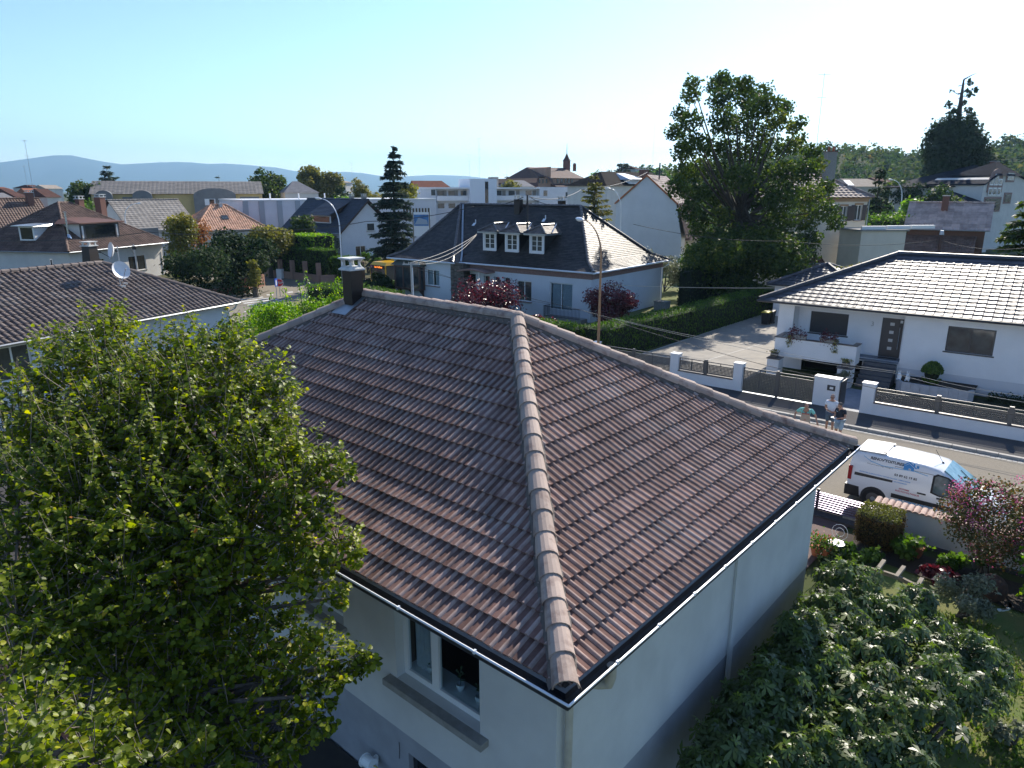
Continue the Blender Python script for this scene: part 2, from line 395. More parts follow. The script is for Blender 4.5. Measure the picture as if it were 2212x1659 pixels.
def leaves(name,P,Nrm,S,shape,m,parent,rng,tint=None,dirs=None,label=None,kind=None,solo=None):
    P=np.asarray(P,float);N=len(P);Nrm=unit(Nrm)
    r=dirs if dirs is not None else rng.normal(size=(N,3))
    t2=unit(r-Nrm*np.sum(r*Nrm,1,keepdims=True));t1=np.cross(t2,Nrm)
    sv,sf=shape;k=len(sv);S=np.asarray(S).reshape(-1,1) if np.ndim(S) else np.full((N,1),S)
    out=np.empty((N,k,3))
    for j in range(k):out[:,j]=P+S*(sv[j,0]*t1+sv[j,1]*t2+sv[j,2]*Nrm)
    off=np.asarray(ORG.get(parent,Vector((0,0,0)))) if parent is not None else np.asarray(solo)
    V_=out.reshape(-1,3)-off
    F_=(np.arange(N)[:,None,None]*k+sf[None]).reshape(-1,sf.shape[1])
    if tint is None:tint=rng.random(N)
    me=np_mesh(name,V_,F_,sf.shape[1],m,np.repeat(np.clip(tint,0,1),len(sf)))
    o=bpy.data.objects.new(name,me);COL.objects.link(o)
    if parent is not None:o.parent=parent;ORG[o]=Vector(off)
    else:o.location=Vector(off);ORG[o]=Vector(off)
    if label:o['label']=label
    if kind:o['kind']=kind
    return o
def shell_points(rng,blobs,n,inner=.55):
    """points spread through lumpy blobs: blobs (K,6) centre+radii"""
    B=np.asarray(blobs,float);vol=(B[:,3]*B[:,4]*B[:,5])**(2/3);pr=vol/vol.sum()
    idx=rng.choice(len(B),size=n,p=pr);d=unit(rng.normal(size=(n,3)));rad=inner+(1-inner)*rng.random((n,1))**.6
    P=B[idx,:3]+d*B[idx,3:6]*rad*(1+.12*rng.normal(size=(n,1)))
    return P,d,idx
def lumps(rng,c,R,K,rmin=.28,rmax=.45,flat=1.0,top=0.0):
    """K sub-crowns spread in an ellipsoid of centre c and radii R"""
    c=np.asarray(c,float);R=np.asarray(R,float);out=[]
    for i in range(K):
        d=unit(rng.normal(size=(1,3)))[0];
        if top and d[2]<0 and rng.random()<top:d[2]=-d[2]
        k=rng.uniform(.45,.8)
        r=rng.uniform(rmin,rmax)*R.mean()
        out.append((*(c+d*R*k),r,r,r*.8*flat))
    return np.array(out)
def limbs(mb,rng,base,targets,r0,n=6,sag=.15,rt=.25,fork=None):
    b=np.asarray(base,float)
    for t in targets:
        t=np.asarray(t,float);s=fork if fork is not None else b
        s=np.asarray(s,float)+rng.normal(size=3)*.05;mid=(s+t)/2+rng.normal(size=3)*np.linalg.norm(t-s)*.08;mid[2]-=sag*np.linalg.norm(t-s)*.3
        mb.tube([s,s*.6+mid*.4,mid,mid*.45+t*.55,t],[r0,r0*.8,r0*.6,r0*.42,r0*rt*.6],n)
def tree(name,label,cat,base,h,R,kind='oak',n=2500,K=16,size=.35,seed=1,trunk=.25,crown_z=.58,rz=None,group=None,bark=None,shape=None,top=.5,up=.5):
    rng=np.random.default_rng(seed);base=Vector(base);t=thing(name,label,cat,base,group)
    cz=base.z+h*crown_z;Rz=rz if rz else h*(1-crown_z)
    bl=lumps(rng,(base.x,base.y,cz),(R,R,Rz),K,top=top)
    bl=np.vstack([bl,[[base.x,base.y,cz,R*.6,R*.6,Rz*.6]]])
    P,d,idx=shell_points(rng,bl,n)
    P=P[P[:,2]>base.z+.2];d=d[:len(P)]
    nn=unit(d+rng.normal(size=d.shape)*.9+np.array([0,0,up]));cl=rng.random(len(bl))[idx[:len(P)]]
    S=size*rng.uniform(.6,1.3,len(P))
    m=MB();fz=cz-Rz*.5
    m.tube([base,(base.x+rng.normal()*.1,base.y,(base.z+fz)/2),(base.x,base.y,fz)],[trunk*1.3,trunk,trunk*.8],8)
    limbs(m,rng,(base.x,base.y,fz),bl[:min(K,9),:3],trunk*.55,5)
    m.build('trunk',bark or M['bark_dark'],t)
    leaves('crown',P,nn,S,shape or DIAM,LEAFM[kind],t,rng,tint=.6*rng.random(len(P))+.4*cl)
    return t
def conifer(name,label,base,h,R,kind='spruce',n=5000,seed=1,trunk=.22,levels=26,size=.5,bare=0.1,droop=.25,cat='tree',group=None,power=.85,lean=(0,0),gap=.25,cyl=0.0):
    rng=np.random.default_rng(seed);base=Vector(base);t=thing(name,label,cat,base,group)
    m=MB();top=Vector((base.x+lean[0],base.y+lean[1],base.z+h));m.tube([base,base.lerp(top,.5),top],[trunk,trunk*.6,.03],8)
    P=[];D=[];C=[]
    for l in range(levels):
        f=(l+rng.uniform(0,.8))/levels;z=bare+(1-bare)*f;c=base.lerp(top,z)
        r=R*max(.04,(1-f*(1-cyl)))**power*rng.uniform(.72,1.1);nb=int(4+6*(1-f));a0=rng.uniform(0,6.28)
        for b in range(nb):
            if rng.random()<gap*f*1.2:continue
            a=a0+6.283*b/nb+rng.normal()*.25;rr=r*rng.uniform(.6,1.12);dirv=np.array([math.cos(a),math.sin(a),0])
            tip=np.array(c)+dirv*rr+np.array([0,0,rr*(.18-droop*1.2)])
            if rr>.5:m.tube([c,Vector(np.array(c)*.5+tip*.5+np.array([0,0,rr*.05])),Vector(tip)],[.05+.02*rr,.035,.015],4)
            k=max(3,int(n/(levels*7)*(.35+rr/R)))
            s=rng.random(k)**.75;p=np.array(c)[None]*(1-s[:,None])+tip[None]*s[:,None];p+=np.array([0,0,1])*(np.sin(s*3.1)*rr*.08)[:,None]
            side=np.array([-dirv[1],dirv[0],0]);wdt=(.24*rr*(1-s*.75)+.05);off=rng.uniform(-1,1,k)
            p+=side*(off*wdt)[:,None];p[:,2]-=np.abs(off)*wdt*.35+rng.random(k)*size*.4
            P.append(p);D.append(dirv[None]*.8+side[None]*(off*.8)[:,None]+np.array([0,0,-droop-.25])[None]+rng.normal(size=(k,3))*.25);C.append(np.full(k,rng.random()))
    P=np.vstack(P);D=np.vstack(D);C=np.concatenate(C)
    nn=unit(rng.normal(size=P.shape)*.6+np.array([0,0,1.0]))
    m.build('trunk',M['bark_dark'],t)
    leaves('crown',P,nn,size*rng.uniform(.6,1.3,len(P)),NEED,LEAFM[kind],t,rng,tint=.55*rng.random(len(P))+.45*C,dirs=D)
    return t
def hedge(name,label,pts,w,h,kind='hedge',n=6000,size=.13,seed=1,cat='hedge',jit=.06,z0=0.0,round_=0.08,group=None):
    """clipped hedge along a polyline of ground points"""
    rng=np.random.default_rng(seed);pts=[Vector((p[0],p[1],0)) for p in pts];t=thing(name,label,cat,(pts[0].x,pts[0].y,z0),group)
    m=MB();P=[];N=[];tot=sum((pts[i+1]-pts[i]).length for i in range(len(pts)-1))
    for i in range(len(pts)-1):
        a,b=pts[i],pts[i+1];d=(b-a);L=d.length;d.normalize();s=Vector((-d.y,d.x,0));q=.09
        m.obox(a-s*(w/2-q)+Vector((0,0,z0))+d*q,d*(L-2*q),s*(w-2*q),Vector((0,0,h-q)))
        k=int(n*L/tot);u=rng.random(k)*L;f=rng.random(k)*(2*h+w+.5*w);A,B,S_=np.array(a),np.array(d),np.array(s)
        for j in range(k):
            e=rng.random()<w/(L+w)*.35
            if e:
                end=rng.integers(2);x=L if end else 0;p=A+B*x+S_*rng.uniform(-w/2,w/2)+np.array([0,0,rng.uniform(0,h)]);nn=B*(1 if end else -1)
            elif f[j]<h:p=A+B*u[j]+S_*(w/2)+np.array([0,0,f[j]]);nn=S_
            elif f[j]<2*h:p=A+B*u[j]-S_*(w/2)+np.array([0,0,f[j]-h]);nn=-S_
            else:p=A+B*u[j]+S_*rng.uniform(-w/2,w/2)+np.array([0,0,h]);nn=np.array([0,0,1.])
            P.append(p+np.array([0,0,z0]));N.append(nn)
    P=np.array(P)+rng.normal(size=(len(P),3))*jit*np.array([1,1,.8]);N=unit(np.array(N)+rng.normal(size=(len(P),3))*.6)
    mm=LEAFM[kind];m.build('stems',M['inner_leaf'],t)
    lump=.5+.5*np.sin(P[:,0]*2.1+P[:,1]*1.7)*np.sin(P[:,2]*3+P[:,0])
    leaves('foliage',P,N,size*rng.uniform(.6,1.3,len(P)),NEED if kind in ('hedge','thuja') else DIAM,mm,t,rng,tint=.7*rng.random(len(P))+.3*lump,dirs=np.tile([0,0,1.],(len(P),1))+rng.normal(size=(len(P),3))*.5)
    return t
def bush(name,label,base,R,h,kind='green',n=1500,size=.12,seed=1,K=10,cat='bush',shape=None,stems=5,group=None,up=.4):
    rng=np.random.default_rng(seed);base=Vector(base);t=thing(name,label,cat,base,group)
    bl=lumps(rng,(base.x,base.y,base.z+h*.52),(R,R,h*.48),K,.3,.5,top=.35)
    P,d,idx=shell_points(rng,bl,n,.4);P[:,2]=np.maximum(P[:,2],base.z+.03)
    m=MB();limbs(m,rng,base,bl[:stems,:3],.03+.01*h,5);m.build('stems',M['bark_dark'],t)
    leaves('foliage',P,unit(d+rng.normal(size=d.shape)*.8+np.array([0,0,up])),size*rng.uniform(.6,1.3,n),shape or DIAM,LEAFM[kind],t,rng,tint=.6*rng.random(n)+.4*rng.random(len(bl))[idx])
    return t
# ------------------------------------------------------------------ shared materials
M={}
M['plaster']=mat('plaster_white',(.63,.63,.61),(.57,.57,.555),1.2,.9,bump=.35,bscale=90,spec=.2,c3=(.52,.52,.50),s3=.8)
M['plaster_bright']=mat('plaster_bright',(.80,.80,.80),(.74,.74,.74),.8,.9,bump=.15,bscale=120,spec=.2)
M['plinth']=mat('plinth_grey',(.36,.37,.40),(.30,.31,.33),1.5,.9,bump=.3,bscale=90,spec=.2)
M['tile']=mat('tile_brown_concrete',(.165,.092,.076),(.215,.132,.112),9,.85,bump=.5,bscale=160,spec=.12,lo=.38,hi=.7,c3=(.20,.14,.13),s3=1.3,tintmix=(.70,1.28),bdist=.006)
M['tile_roll']=mat('tile_roll_worn',(.41,.30,.26),(.24,.16,.135),7,.82,bump=.5,bscale=160,spec=.18,lo=.4,hi=.7,c3=(.42,.36,.33),s3=1.1,tintmix=(.78,1.2),bdist=.006)
M['cap']=mat('ridge_cap_concrete',(.44,.34,.285),(.22,.145,.125),4,.8,bump=.4,bscale=160,spec=.3,lo=.5,hi=.7,tintmix=(.85,1.12),bdist=.006)
M['mortar']=mat('mortar_grey',(.11,.09,.078),(.16,.135,.12),12,.95,bump=.6,bscale=60)
M['zinc']=mat('zinc',(.42,.44,.46),(.34,.36,.38),3,.38,metal=.75)
M['zinc_dark']=mat('zinc_dark',(.035,.036,.04),(.02,.02,.022),6,.7)
M['zinc_white']=mat('zinc_pale',(.80,.82,.86),None,rough=.3,metal=.2)
M['brownclad']=mat('brown_cladding',(.020,.010,.006),(.016,.008,.005),3,.5)
M['capstone']=mat('cast_concrete',(.66,.67,.66),(.50,.51,.50),9,.85,bump=.3)
M['sill']=mat('concrete_sill',(.25,.24,.22),(.32,.31,.29),7,.9,bump=.3)
M['frame_white']=mat('frame_white',(.78,.78,.77),rough=.35)
M['curtain']=mat('curtain',(.82,.84,.86),(.7,.72,.75),8,.9,transl=.3)
MATS['curtain']=M['curtain']
def glass_mat(name,tint=(.9,.95,1)):
    m=bpy.data.materials.new(name);m.use_nodes=True;nt=m.node_tree;nt.nodes.clear()
    o=nt.nodes.new('ShaderNodeOutputMaterial');t=nt.nodes.new('ShaderNodeBsdfTransparent');g=nt.nodes.new('ShaderNodeBsdfGlossy')
    t.inputs[0].default_value=(*tint,1);g.inputs['Roughness'].default_value=.02;mx=nt.nodes.new('ShaderNodeMixShader')
    fr=nt.nodes.new('ShaderNodeFresnel');fr.inputs[0].default_value=1.5
    ge=nt.nodes.new('ShaderNodeNewGeometry');mm=nt.nodes.new('ShaderNodeMath');mm.operation='MULTIPLY';m1=nt.nodes.new('ShaderNodeMath');m1.operation='SUBTRACT';m1.inputs[0].default_value=1
    nt.links.new(ge.outputs['Backfacing'],m1.inputs[1]);nt.links.new(fr.outputs[0],mm.inputs[0]);nt.links.new(m1.outputs[0],mm.inputs[1]);nt.links.new(mm.outputs[0],mx.inputs[0]);nt.links.new(t.outputs[0],mx.inputs[1]);nt.links.new(g.outputs[0],mx.inputs[2]);nt.links.new(mx.outputs[0],o.inputs[0])
    MATS[name]=m;return m
M['glass']=glass_mat('window_glass',(.8,.86,.88))
M['glass_dark']=mat('glass_dark',(.018,.022,.026),rough=.06,spec=.8)
M['glass_grey']=mat('glass_grey',(.07,.085,.09),(.03,.035,.04),1.5,.08,spec=.8)
M['black']=mat('dark_interior',(.006,.006,.007),rough=.9)
M['inner']=mat('interior_wall',(.16,.13,.11),rough=.9)
M['ceramic']=mat('white_ceramic',(.85,.87,.88),rough=.25)
M['stem']=mat('plant_stem',(.05,.08,.03),rough=.8)
M['pvc']=mat('pvc_beige',(.50,.46,.38),(.42,.38,.31),6,.55)
M['bark']=mat('bark_grey',(.16,.13,.11),(.09,.07,.06),14,.9,bump=.6,bscale=30)
M['bark_dark']=mat('bark_dark',(.05,.042,.035),(.09,.075,.06),8,.95,bump=.6,bscale=20)
M['steel']=mat('galvanised',(.45,.47,.49),(.38,.4,.42),5,.45,metal=.5)
M['black_rubber']=mat('rubber_black',(.015,.015,.016),rough=.7)
M['black_plastic']=mat('plastic_black',(.02,.02,.022),rough=.45)
M['asphalt']=mat('asphalt_gravel',(.20,.175,.14),(.29,.26,.21),38,.95,bump=.5,bscale=90,c3=(.19,.17,.15),s3=.25,detail=8,lo=.3,hi=.7,spec=.2)
M['asphalt_dark']=mat('asphalt_dark',(.075,.072,.075),(.10,.098,.10),30,.95,bump=.4,bscale=90,spec=.2,c3=(.06,.058,.06),s3=.6)
M['kerb']=mat('kerb_granite',(.42,.40,.37),(.34,.33,.31),9,.85,bump=.3,tintmix=(.85,1.1))
M['paint']=mat('road_paint',(.66,.66,.64),(.48,.47,.45),6,.8,lo=.45,hi=.75)
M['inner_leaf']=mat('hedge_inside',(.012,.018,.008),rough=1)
M['white_wall']=mat('white_render',(.80,.80,.81),(.75,.75,.76),1.0,.9,bump=.15,bscale=150,spec=.2)
M['anthracite']=mat('anthracite_alu',(.045,.045,.05),rough=.4,spec=.5)
M['panel']=mat('fence_panel_grey',(.14,.135,.13),rough=.42,metal=.3)
M['coping']=mat('coping_dark',(.10,.085,.085),(.07,.06,.06),8,.35)
M['slate_blue']=mat('pavers_blue_grey',(.20,.22,.27),(.16,.18,.22),3,.7)
M['glaze']=mat('glazed_anthracite_tile',(.06,.062,.08),(.05,.05,.065),3,.50,spec=.6,tintmix=(.7,1.3))
M['slate']=mat('beaver_tail_tile',(.024,.021,.021),(.045,.037,.033),6,.55,spec=.5,tintmix=(.5,1.6))
M['rose']=mat('rose_stone',(.30,.19,.165),(.25,.15,.13),5,.8)
M['concrete']=mat('concrete_drive',(.34,.31,.265),(.27,.25,.22),1.6,.9,bump=.2,c3=(.30,.28,.25),s3=.5)
M['soil']=mat('soil',(.05,.037,.028),(.03,.022,.017),8,1.0,bump=.8,bscale=30)
M['lawn']=mat('lawn',(.10,.15,.03),(.16,.16,.05),1.6,1.0,bump=.9,bscale=40,c3=(.20,.17,.07),s3=.9)
M['stonework']=mat('stone',(.15,.135,.115),(.09,.08,.07),3,.9,bump=.5,tintmix=(.6,1.5))
M['yellow_paint']=mat('bus_yellow',(.75,.42,.01),rough=.3,coat=.4)
M['vanwhite']=mat('van_white',(.80,.81,.82),rough=.25,coat=.6,spec=.5)
M['red']=mat('sign_red',(.55,.02,.025),rough=.4)
M['white']=mat('sign_white',(.8,.8,.8),rough=.4)
M['blue']=mat('sign_blue',(.02,.08,.42),rough=.4)
M['lamp_orange']=mat('lamp_post_ochre',(.42,.23,.12),(.36,.20,.10),5,.5)
M['wire']=mat('cable',(.05,.05,.05),rough=.5)
M['wire_light']=mat('cable_light',(.45,.43,.38),rough=.5)
M['terracotta']=mat('terracotta',(.42,.15,.07),(.34,.12,.06),4,.85)
M['wood_dark']=mat('stained_wood',(.06,.03,.022),(.045,.022,.016),4,.6)
M['wood_grey']=mat('weathered_wood',(.28,.24,.19),(.20,.17,.13),6,.9,stretch=(1,1,6))
class Fr:
    """local frame of a building that is not parallel to the street"""
    def __init__(s,x,y,deg):s.p=Vector((x,y,0));s.a=math.radians(deg);s.ex=Vector((math.cos(s.a),math.sin(s.a),0));s.ey=Vector((-math.sin(s.a),math.cos(s.a),0))
    def L(s,v):d=Vector(v)-s.p;return Vector((d.dot(s.ex)+s.p.x,d.dot(s.ey)+s.p.y,v[2]))
    def W(s,x,y,z):return s.p+s.ex*(x-s.p.x)+s.ey*(y-s.p.y)+Vector((0,0,z))
    def cY(s,px,py,y):return s.L(aP(px,py,s.W(s.p.x,y,0),s.ey))
    def cX(s,px,py,x):return s.L(aP(px,py,s.W(x,s.p.y,0),s.ex))
    def cZ(s,px,py,z):return s.L(az(px,py,z))
    def thing(s,name,label,cat,group=None):return thing(name,label,cat,(s.p.x,s.p.y,0),group,s.a)
# ------------------------------------------------------------------ the house with the new brown tile roof
NX0,NX1,NY0,NY1=-18.85,-3.88,5.34,15.48 # tile edges
def build_near():
    ov=0.44;H=thing('house','white house in the foreground under a new reddish brown tile roof','house',(-4.3,5.76,0))
    wx0,wx1,wy0,wy1=NX0+ov,NX1-ov,NY0+ov,NY1-ov
    def c3b(x,y):return ((1100+x/1.58)/1.8228,(2200+y/1.58)/1.8228)
    a=aY(*c3b(765,330),wy0);b=aY(*c3b(1242,600),wy0);bt=aY(*c3b(1242,1000),wy0)
    wl,wr,wb=a.x-.20,b.x,3.10
    w2r=aY(*c3b(400,400),wy0).x
    hs=[(wl-wx0,wr-wx0,wb,4.74),(w2r-1.15-wx0,w2r-wx0,3.42,4.72),(w2r-5.2-wx0,w2r-3.9-wx0,3.42,4.72)]
    pl=2.15
    w=MB()
    wall_grid(w,(wx0,wy0,0),(1,0,0),wx1-wx0,pl,4.93,hs,depth=.24,nin=(0,1,0))
    wall_grid(w,(wx1,wy0,0),(0,1,0),wy1-wy0,pl,4.93,[],nin=(-1,0,0))
    wall_grid(w,(wx1,wy1,0),(-1,0,0),wx1-wx0,pl,4.93,[(3,4.4,3.3,4.6),(8,9.4,3.3,4.6)],nin=(0,-1,0))
    wall_grid(w,(wx0,wy1,0),(0,-1,0),wy1-wy0,pl,4.93,[(3,4.4,3.3,4.6)],nin=(1,0,0))
    w.build('wall',M['plaster'],H)
    p=MB();e=.012
    bw=aY(*c3b(800,1290),wy0).x
    wall_grid(p,(wx0+e,wy0+e,0),(1,0,0),wx1-wx0-2*e,0,pl,[(bw-wx0,bw-wx0+.7,1.35,1.8)],depth=.15,nin=(0,1,0))
    wall_grid(p,(wx1-e,wy0+e,0),(0,1,0),wy1-wy0-2*e,0,pl,[],nin=(-1,0,0));wall_grid(p,(wx0+e,wy1-e,0),(1,0,0),wx1-wx0-2*e,0,pl,[],nin=(0,-1,0));wall_grid(p,(wx0+e,wy0+e,0),(0,1,0),wy1-wy0-2*e,0,pl,[],nin=(1,0,0))
    p.build('plinth',M['plinth'],H)
    # room behind the windows
    r=MB();r.add([(wx0+.3,wy0+.26,2.75),(wx1-.3,wy0+.26,2.75),(wx1-.3,wy0+4,2.75),(wx0+.3,wy0+4,2.75)],[(0,1,2,3)])
    r.add([(wx0+.3,wy0+4,2.75),(wx1-.3,wy0+4,2.75),(wx1-.3,wy0+4,4.9),(wx0+.3,wy0+4,4.9)],[(0,1,2,3)]);r.build('room_floor',M['inner'],H)
    # main window with unequal sashes
    f=MB();y=wy0+.16;fr=.075;mx=wl+(wr-wl)*.40
    f.box(wl+.003,y,wb+.003,wr-.003,y+.07,wb+.10);f.box(wl+.003,y,4.62,wr-.003,y+.07,4.717)
    for x0,x1 in ((wl+.003,wl+.09),(mx-.075,mx+.075),(wr-.05,wr-.003)):f.box(x0,y-.004,wb+.10,x1,y+.066,4.62)
    fo=f.build('window',M['frame_white'],H)
    g=MB();g.box(wl+.08,y+.03,wb+.09,wr-.04,y+.042,4.63);g.build('pane',M['glass'],fo)
    s=MB();s.box(wl-.16,wy0-.16,wb-.11,wr+.16,wy0+.16,wb-.004);s.build('sill',M['sill'],fo)
    c=MB();xs=np.linspace(wl+.1,mx-.1,22)
    for i in range(21):c.add([(xs[i],y+.16+.02*math.sin(i*2),wb+.1),(xs[i+1],y+.16+.02*math.sin((i+1)*2),wb+.1),(xs[i+1],y+.16+.02*math.sin((i+1)*2),4.7),(xs[i],y+.16+.02*math.sin(i*2),4.7)],[(0,1,2,3)])
    c.build('curtain',M['curtain'],fo)
    ins=MB();ins.box(wl,y+.075,wb+.05,wr,y+.38,wb+.10);ins.build('inner_sill',M['frame_white'],fo)
    for x0 in (w2r-1.15,w2r-5.2):
        window_unit(H,(x0,wy0,0),(1,0,0),1.15 if x0>w2r-2 else 1.3,3.42,4.72,(0,1,0),m_frame=M['frame_white'],m_glass=M['glass_dark'],sill=.14,m_sill=M['sill'],shut=.95,m_shut=mat('shutter_grey',(.42,.42,.41),rough=.6),depth=.14)
    f=MB();f.box(bw+.02,wy0+.1,1.37,bw+.68,wy0+.14,1.79);f.build('basement_window',M['glass_dark'],H)
    # eaves
    k=MB();k.box(NX0,NY0,4.935,NX1,wy0-.002,4.955);k.box(NX0,wy1+.002,4.935,NX1,NY1,4.955);k.box(wx1+.002,wy0,4.935,NX1,wy1,4.955);k.box(NX0,wy0,4.935,wx0-.002,wy1,4.955)
    k.build('soffit',M['plaster'],H)
    def gutter(y_out):
        pass
    g=MB();rim=MB();gx0,gx1,gy0,gy1=NX0-.18,NX1+.18,NY0-.18,NY1+.18
    sec=[(0.0,5.0),(.008,4.93),(.05,4.875),(.11,4.865),(.155,4.90),(.17,4.96)]
    ring=[[(gx1-d,gy0+d,z),(gx1-d,gy1-d,z),(gx0+d,gy1-d,z),(gx0+d,gy0+d,z)] for d,z in sec]
    for i in range(len(ring)-1):
        for q in range(4):
            a0,a1=ring[i][q],ring[i][(q+1)%4];b0,b1=ring[i+1][q],ring[i+1][(q+1)%4]
            g.add([a0,a1,b1,b0],[(0,1,2,3)])
    g.build('gutter',M['zinc_dark'],H)
    for q in range(4):rim.cyl(ring[0][q],ring[0][(q+1)%4],.016,n=6)
    nb=11
    for q in range(4):
        p0,p1=Vector(ring[0][q]),Vector(ring[0][(q+1)%4])
        for i in range(1,nb):c=p0.lerp(p1,i/nb);rim.cbox((c.x,c.y,c.z-.02),.03,.045,.045)
    rim.build('gutter_rim',M['zinc_white'],H)
    # outlet elbow and downpipes
    d=MB();ex=NX1+.02;ey=6.15
    d.tube([(ex+.06,ey,4.9),(ex+.06,ey,4.74),(ex+.03,ey,4.62),(ex-.10,ey-.02,4.56),(wx1+.09,ey-.14,4.54)],.062,12)
    d.tube([(wx1+.09,ey-.14,4.56),(wx1+.075,wy0+.28,4.5),(wx1+.075,wy0+.16,4.42),(wx1+.075,wy0+.14,0.05)],.05,12);d.build('downpipe',M['pvc'],H)
    d=MB();ym=10.9;d.box(wx1+.002,ym,.1,wx1+.05,ym+.14,4.9);d.build('wall_joint_cover',M['plaster'],H)
    # roof: lower courses flatter than the upper ones
    r0=10*.15;half=(NY1-NY0)/2;a1=math.radians(25.0);z0=5.03;zk=z0+r0*math.tan(a1);zr=7.84
    a2=math.atan((zr-zk)/(half-r0));c1,c2=math.cos(a1),math.cos(a2);s1,s2=math.sin(a1),math.sin(a2)
    LX,LY=NX1-NX0,NY1-NY0
    fine=(0,.06,.15,.23,.31,.40,.46,.73);coarse=(0,.12,.23,.35,.46)
    faces=[((NX1,NY0),(-1,0),(0,1),LX,fine,'front_tiles'),((NX1,NY0),(0,1),(-1,0),LY,fine,'end_tiles'),((NX0,NY1),(1,0),(0,-1),LX,coarse,'back_tiles'),((NX0,NY1),(0,-1),(1,0),LY,coarse,'far_end_tiles')]
    rf=MB();under=MB()
    cor={}
    for (o,eu,ei,L,smp,nm) in faces:
        o=Vector((o[0],o[1],z0));eu=Vector((*eu,0));ei=Vector((*ei,0))
        m=MB() if nm in ('front_tiles',) else m
        ev=ei*c1+Vector((0,0,s1))
        tile_face(m,o,eu,L,ev,lambda u:min(u,L-u,r0)/c1,samples=smp,wave=.15,amp=.028,mis=(0,1))
        o2=o+eu*r0+ei*r0+Vector((0,0,zk-z0));ev=ei*c2+Vector((0,0,s2));L2=L-2*r0
        tile_face(m,o2,eu,L2,ev,lambda u:min(u,L2-u,half-r0)/c2,samples=smp,wave=.15,amp=.028,mis=(0,1))
    roof=m.build('roof',[M['tile'],M['tile_roll']],H)
    zt=z0-.01;zkk=zk-.01;q0=[(NX1,NY0),(NX1,NY1),(NX0,NY1),(NX0,NY0)];q1=[(NX1-r0,NY0+r0),(NX1-r0,NY1-r0),(NX0+r0,NY1-r0),(NX0+r0,NY0+r0)]
    A,B=(NX1-half,(NY0+NY1)/2,zr-.03),(NX0+half,(NY0+NY1)/2,zr-.03)
    vs=[(*p,zt) for p in q0]+[(*p,zkk) for p in q1]+[A,B]
    under.add(vs,[(0,1,5,4),(1,2,6,5),(2,3,7,6),(3,0,4,7),(4,5,8),(5,6,9,8),(6,7,9),(7,4,8,9)]);under.build('underlay',M['mortar'],roof)
    mo=MB();cp=MB()
    def hip(p,kk,ap,signs):
        for s,e in ((p,kk),(kk,ap)):
            s,e=Vector(s),Vector(e);d=(e-s).normalized();side=d.cross(Vector((0,0,1))).normalized()
            prof=[(-.185,-.045),(-.14,.045),(0,.09),(.14,.045),(.185,-.045)]
            n=max(2,int((e-s).length/.12));vs=[];fs=[]
            for i in range(n+1):
                q=s.lerp(e,i/n)
                for (x,z) in prof:vs.append(q+side*(x*(1+R_.uniform(-.12,.12)))+Vector((0,0,z+R_.uniform(-.006,.006))))
            for i in range(n):
                for k_ in range(4):fs.append((i*5+k_,i*5+k_+1,(i+1)*5+k_+1,(i+1)*5+k_))
            mo.add(vs,fs)
    zc=.045
    for (sx,xx),ap in (((-1,NX1),A),((1,NX0),B)):
        for sy,yy in ((1,NY0),(-1,NY1)):
            p=(xx,yy,z0);kk=(xx+sx*r0,yy+sy*r0,zk);hip(p,kk,ap,None)
            pl_=Vector(p)+Vector((-sx*.03,-sy*.03,zc+.01));kl=Vector(kk)+Vector((0,0,zc));al=Vector(ap)+Vector((0,0,zc+.03))
            ridge_caps(cp,pl_,kl,r=.135,length=.40,flare=1.15);ridge_caps(cp,kl,al,r=.135,length=.40,flare=1.15)
    hip(A,Vector(A).lerp(Vector(B),.5),B,None)
    ridge_caps(cp,Vector(B)+Vector((0,0,.08)),Vector(A)+Vector((.02,0,.08)),r=.135,length=.40,flare=1.15)
    cp.ell(Vector(A)+Vector((.02,0,.09)),.16,.16,.12,12,8,tint=.4)
    cp.build('ridge_tiles',M['cap'],roof,smooth=False);mo.build('mortar_bedding',M['mortar'],roof)
    # chimney
    n2=Vector((0,-s2,c2));pr=Vector((NX1-r0-2,NY0+r0,zk));q=aP(762,668,pr,n2)
    ch=MB();x1,y0_=q.x,q.y;sx,sy=.34,.34;cz=q.z+.90
    ch.box(x1-sx,y0_,q.z-.12,x1,y0_+sy,cz);co=ch.build('chimney',M['brownclad'],H)
    cc=MB();cx,cy2=x1-sx/2,y0_+sy/2
    def ringbox(m_,h0,w0,h1,w1):
        m_.hexa([(cx-w0,cy2-w0,h0),(cx+w0,cy2-w0,h0),(cx+w0,cy2+w0,h0),(cx-w0,cy2+w0,h0),(cx-w1,cy2-w1,h1),(cx+w1,cy2-w1,h1),(cx+w1,cy2+w1,h1),(cx-w1,cy2+w1,h1)])
    ringbox(cc,cz,.225,cz+.035,.225);ringbox(cc,cz+.035,.215,cz+.09,.16)
    for a_ in (-1,1):
        for b_ in (-1,1):cc.tube([(cx+a_*.13,cy2+b_*.13,cz+.08),(cx+a_*.125,cy2+b_*.125,cz+.13),(cx+a_*.125,cy2+b_*.125,cz+.19),(cx+a_*.15,cy2+b_*.15,cz+.25)],[.05,.03,.03,.05],8)
    ringbox(cc,cz+.24,.18,cz+.26,.22);ringbox(cc,cz+.26,.23,cz+.29,.22);cc.build('chimney_cap',M['capstone'],co)
    fl=MB();u=Vector((1,0,0));vv=Vector((0,c2,s2));bq=Vector((x1-sx-.1,y0_,q.z))+n2*.065-vv*.30
    fl.obox(bq,u*(sx+.2),vv*.34,n2*.012);fl.obox(bq+vv*.34+u*(sx+.1),u*.12,vv*.62,n2*.014);fl.obox(Vector((x1-sx-.02,y0_-.02,q.z-.05)),u*(sx+.04),Vector((0,.02,0)),Vector((0,0,.13)))
    fl.build('flashing',M['zinc'],co)
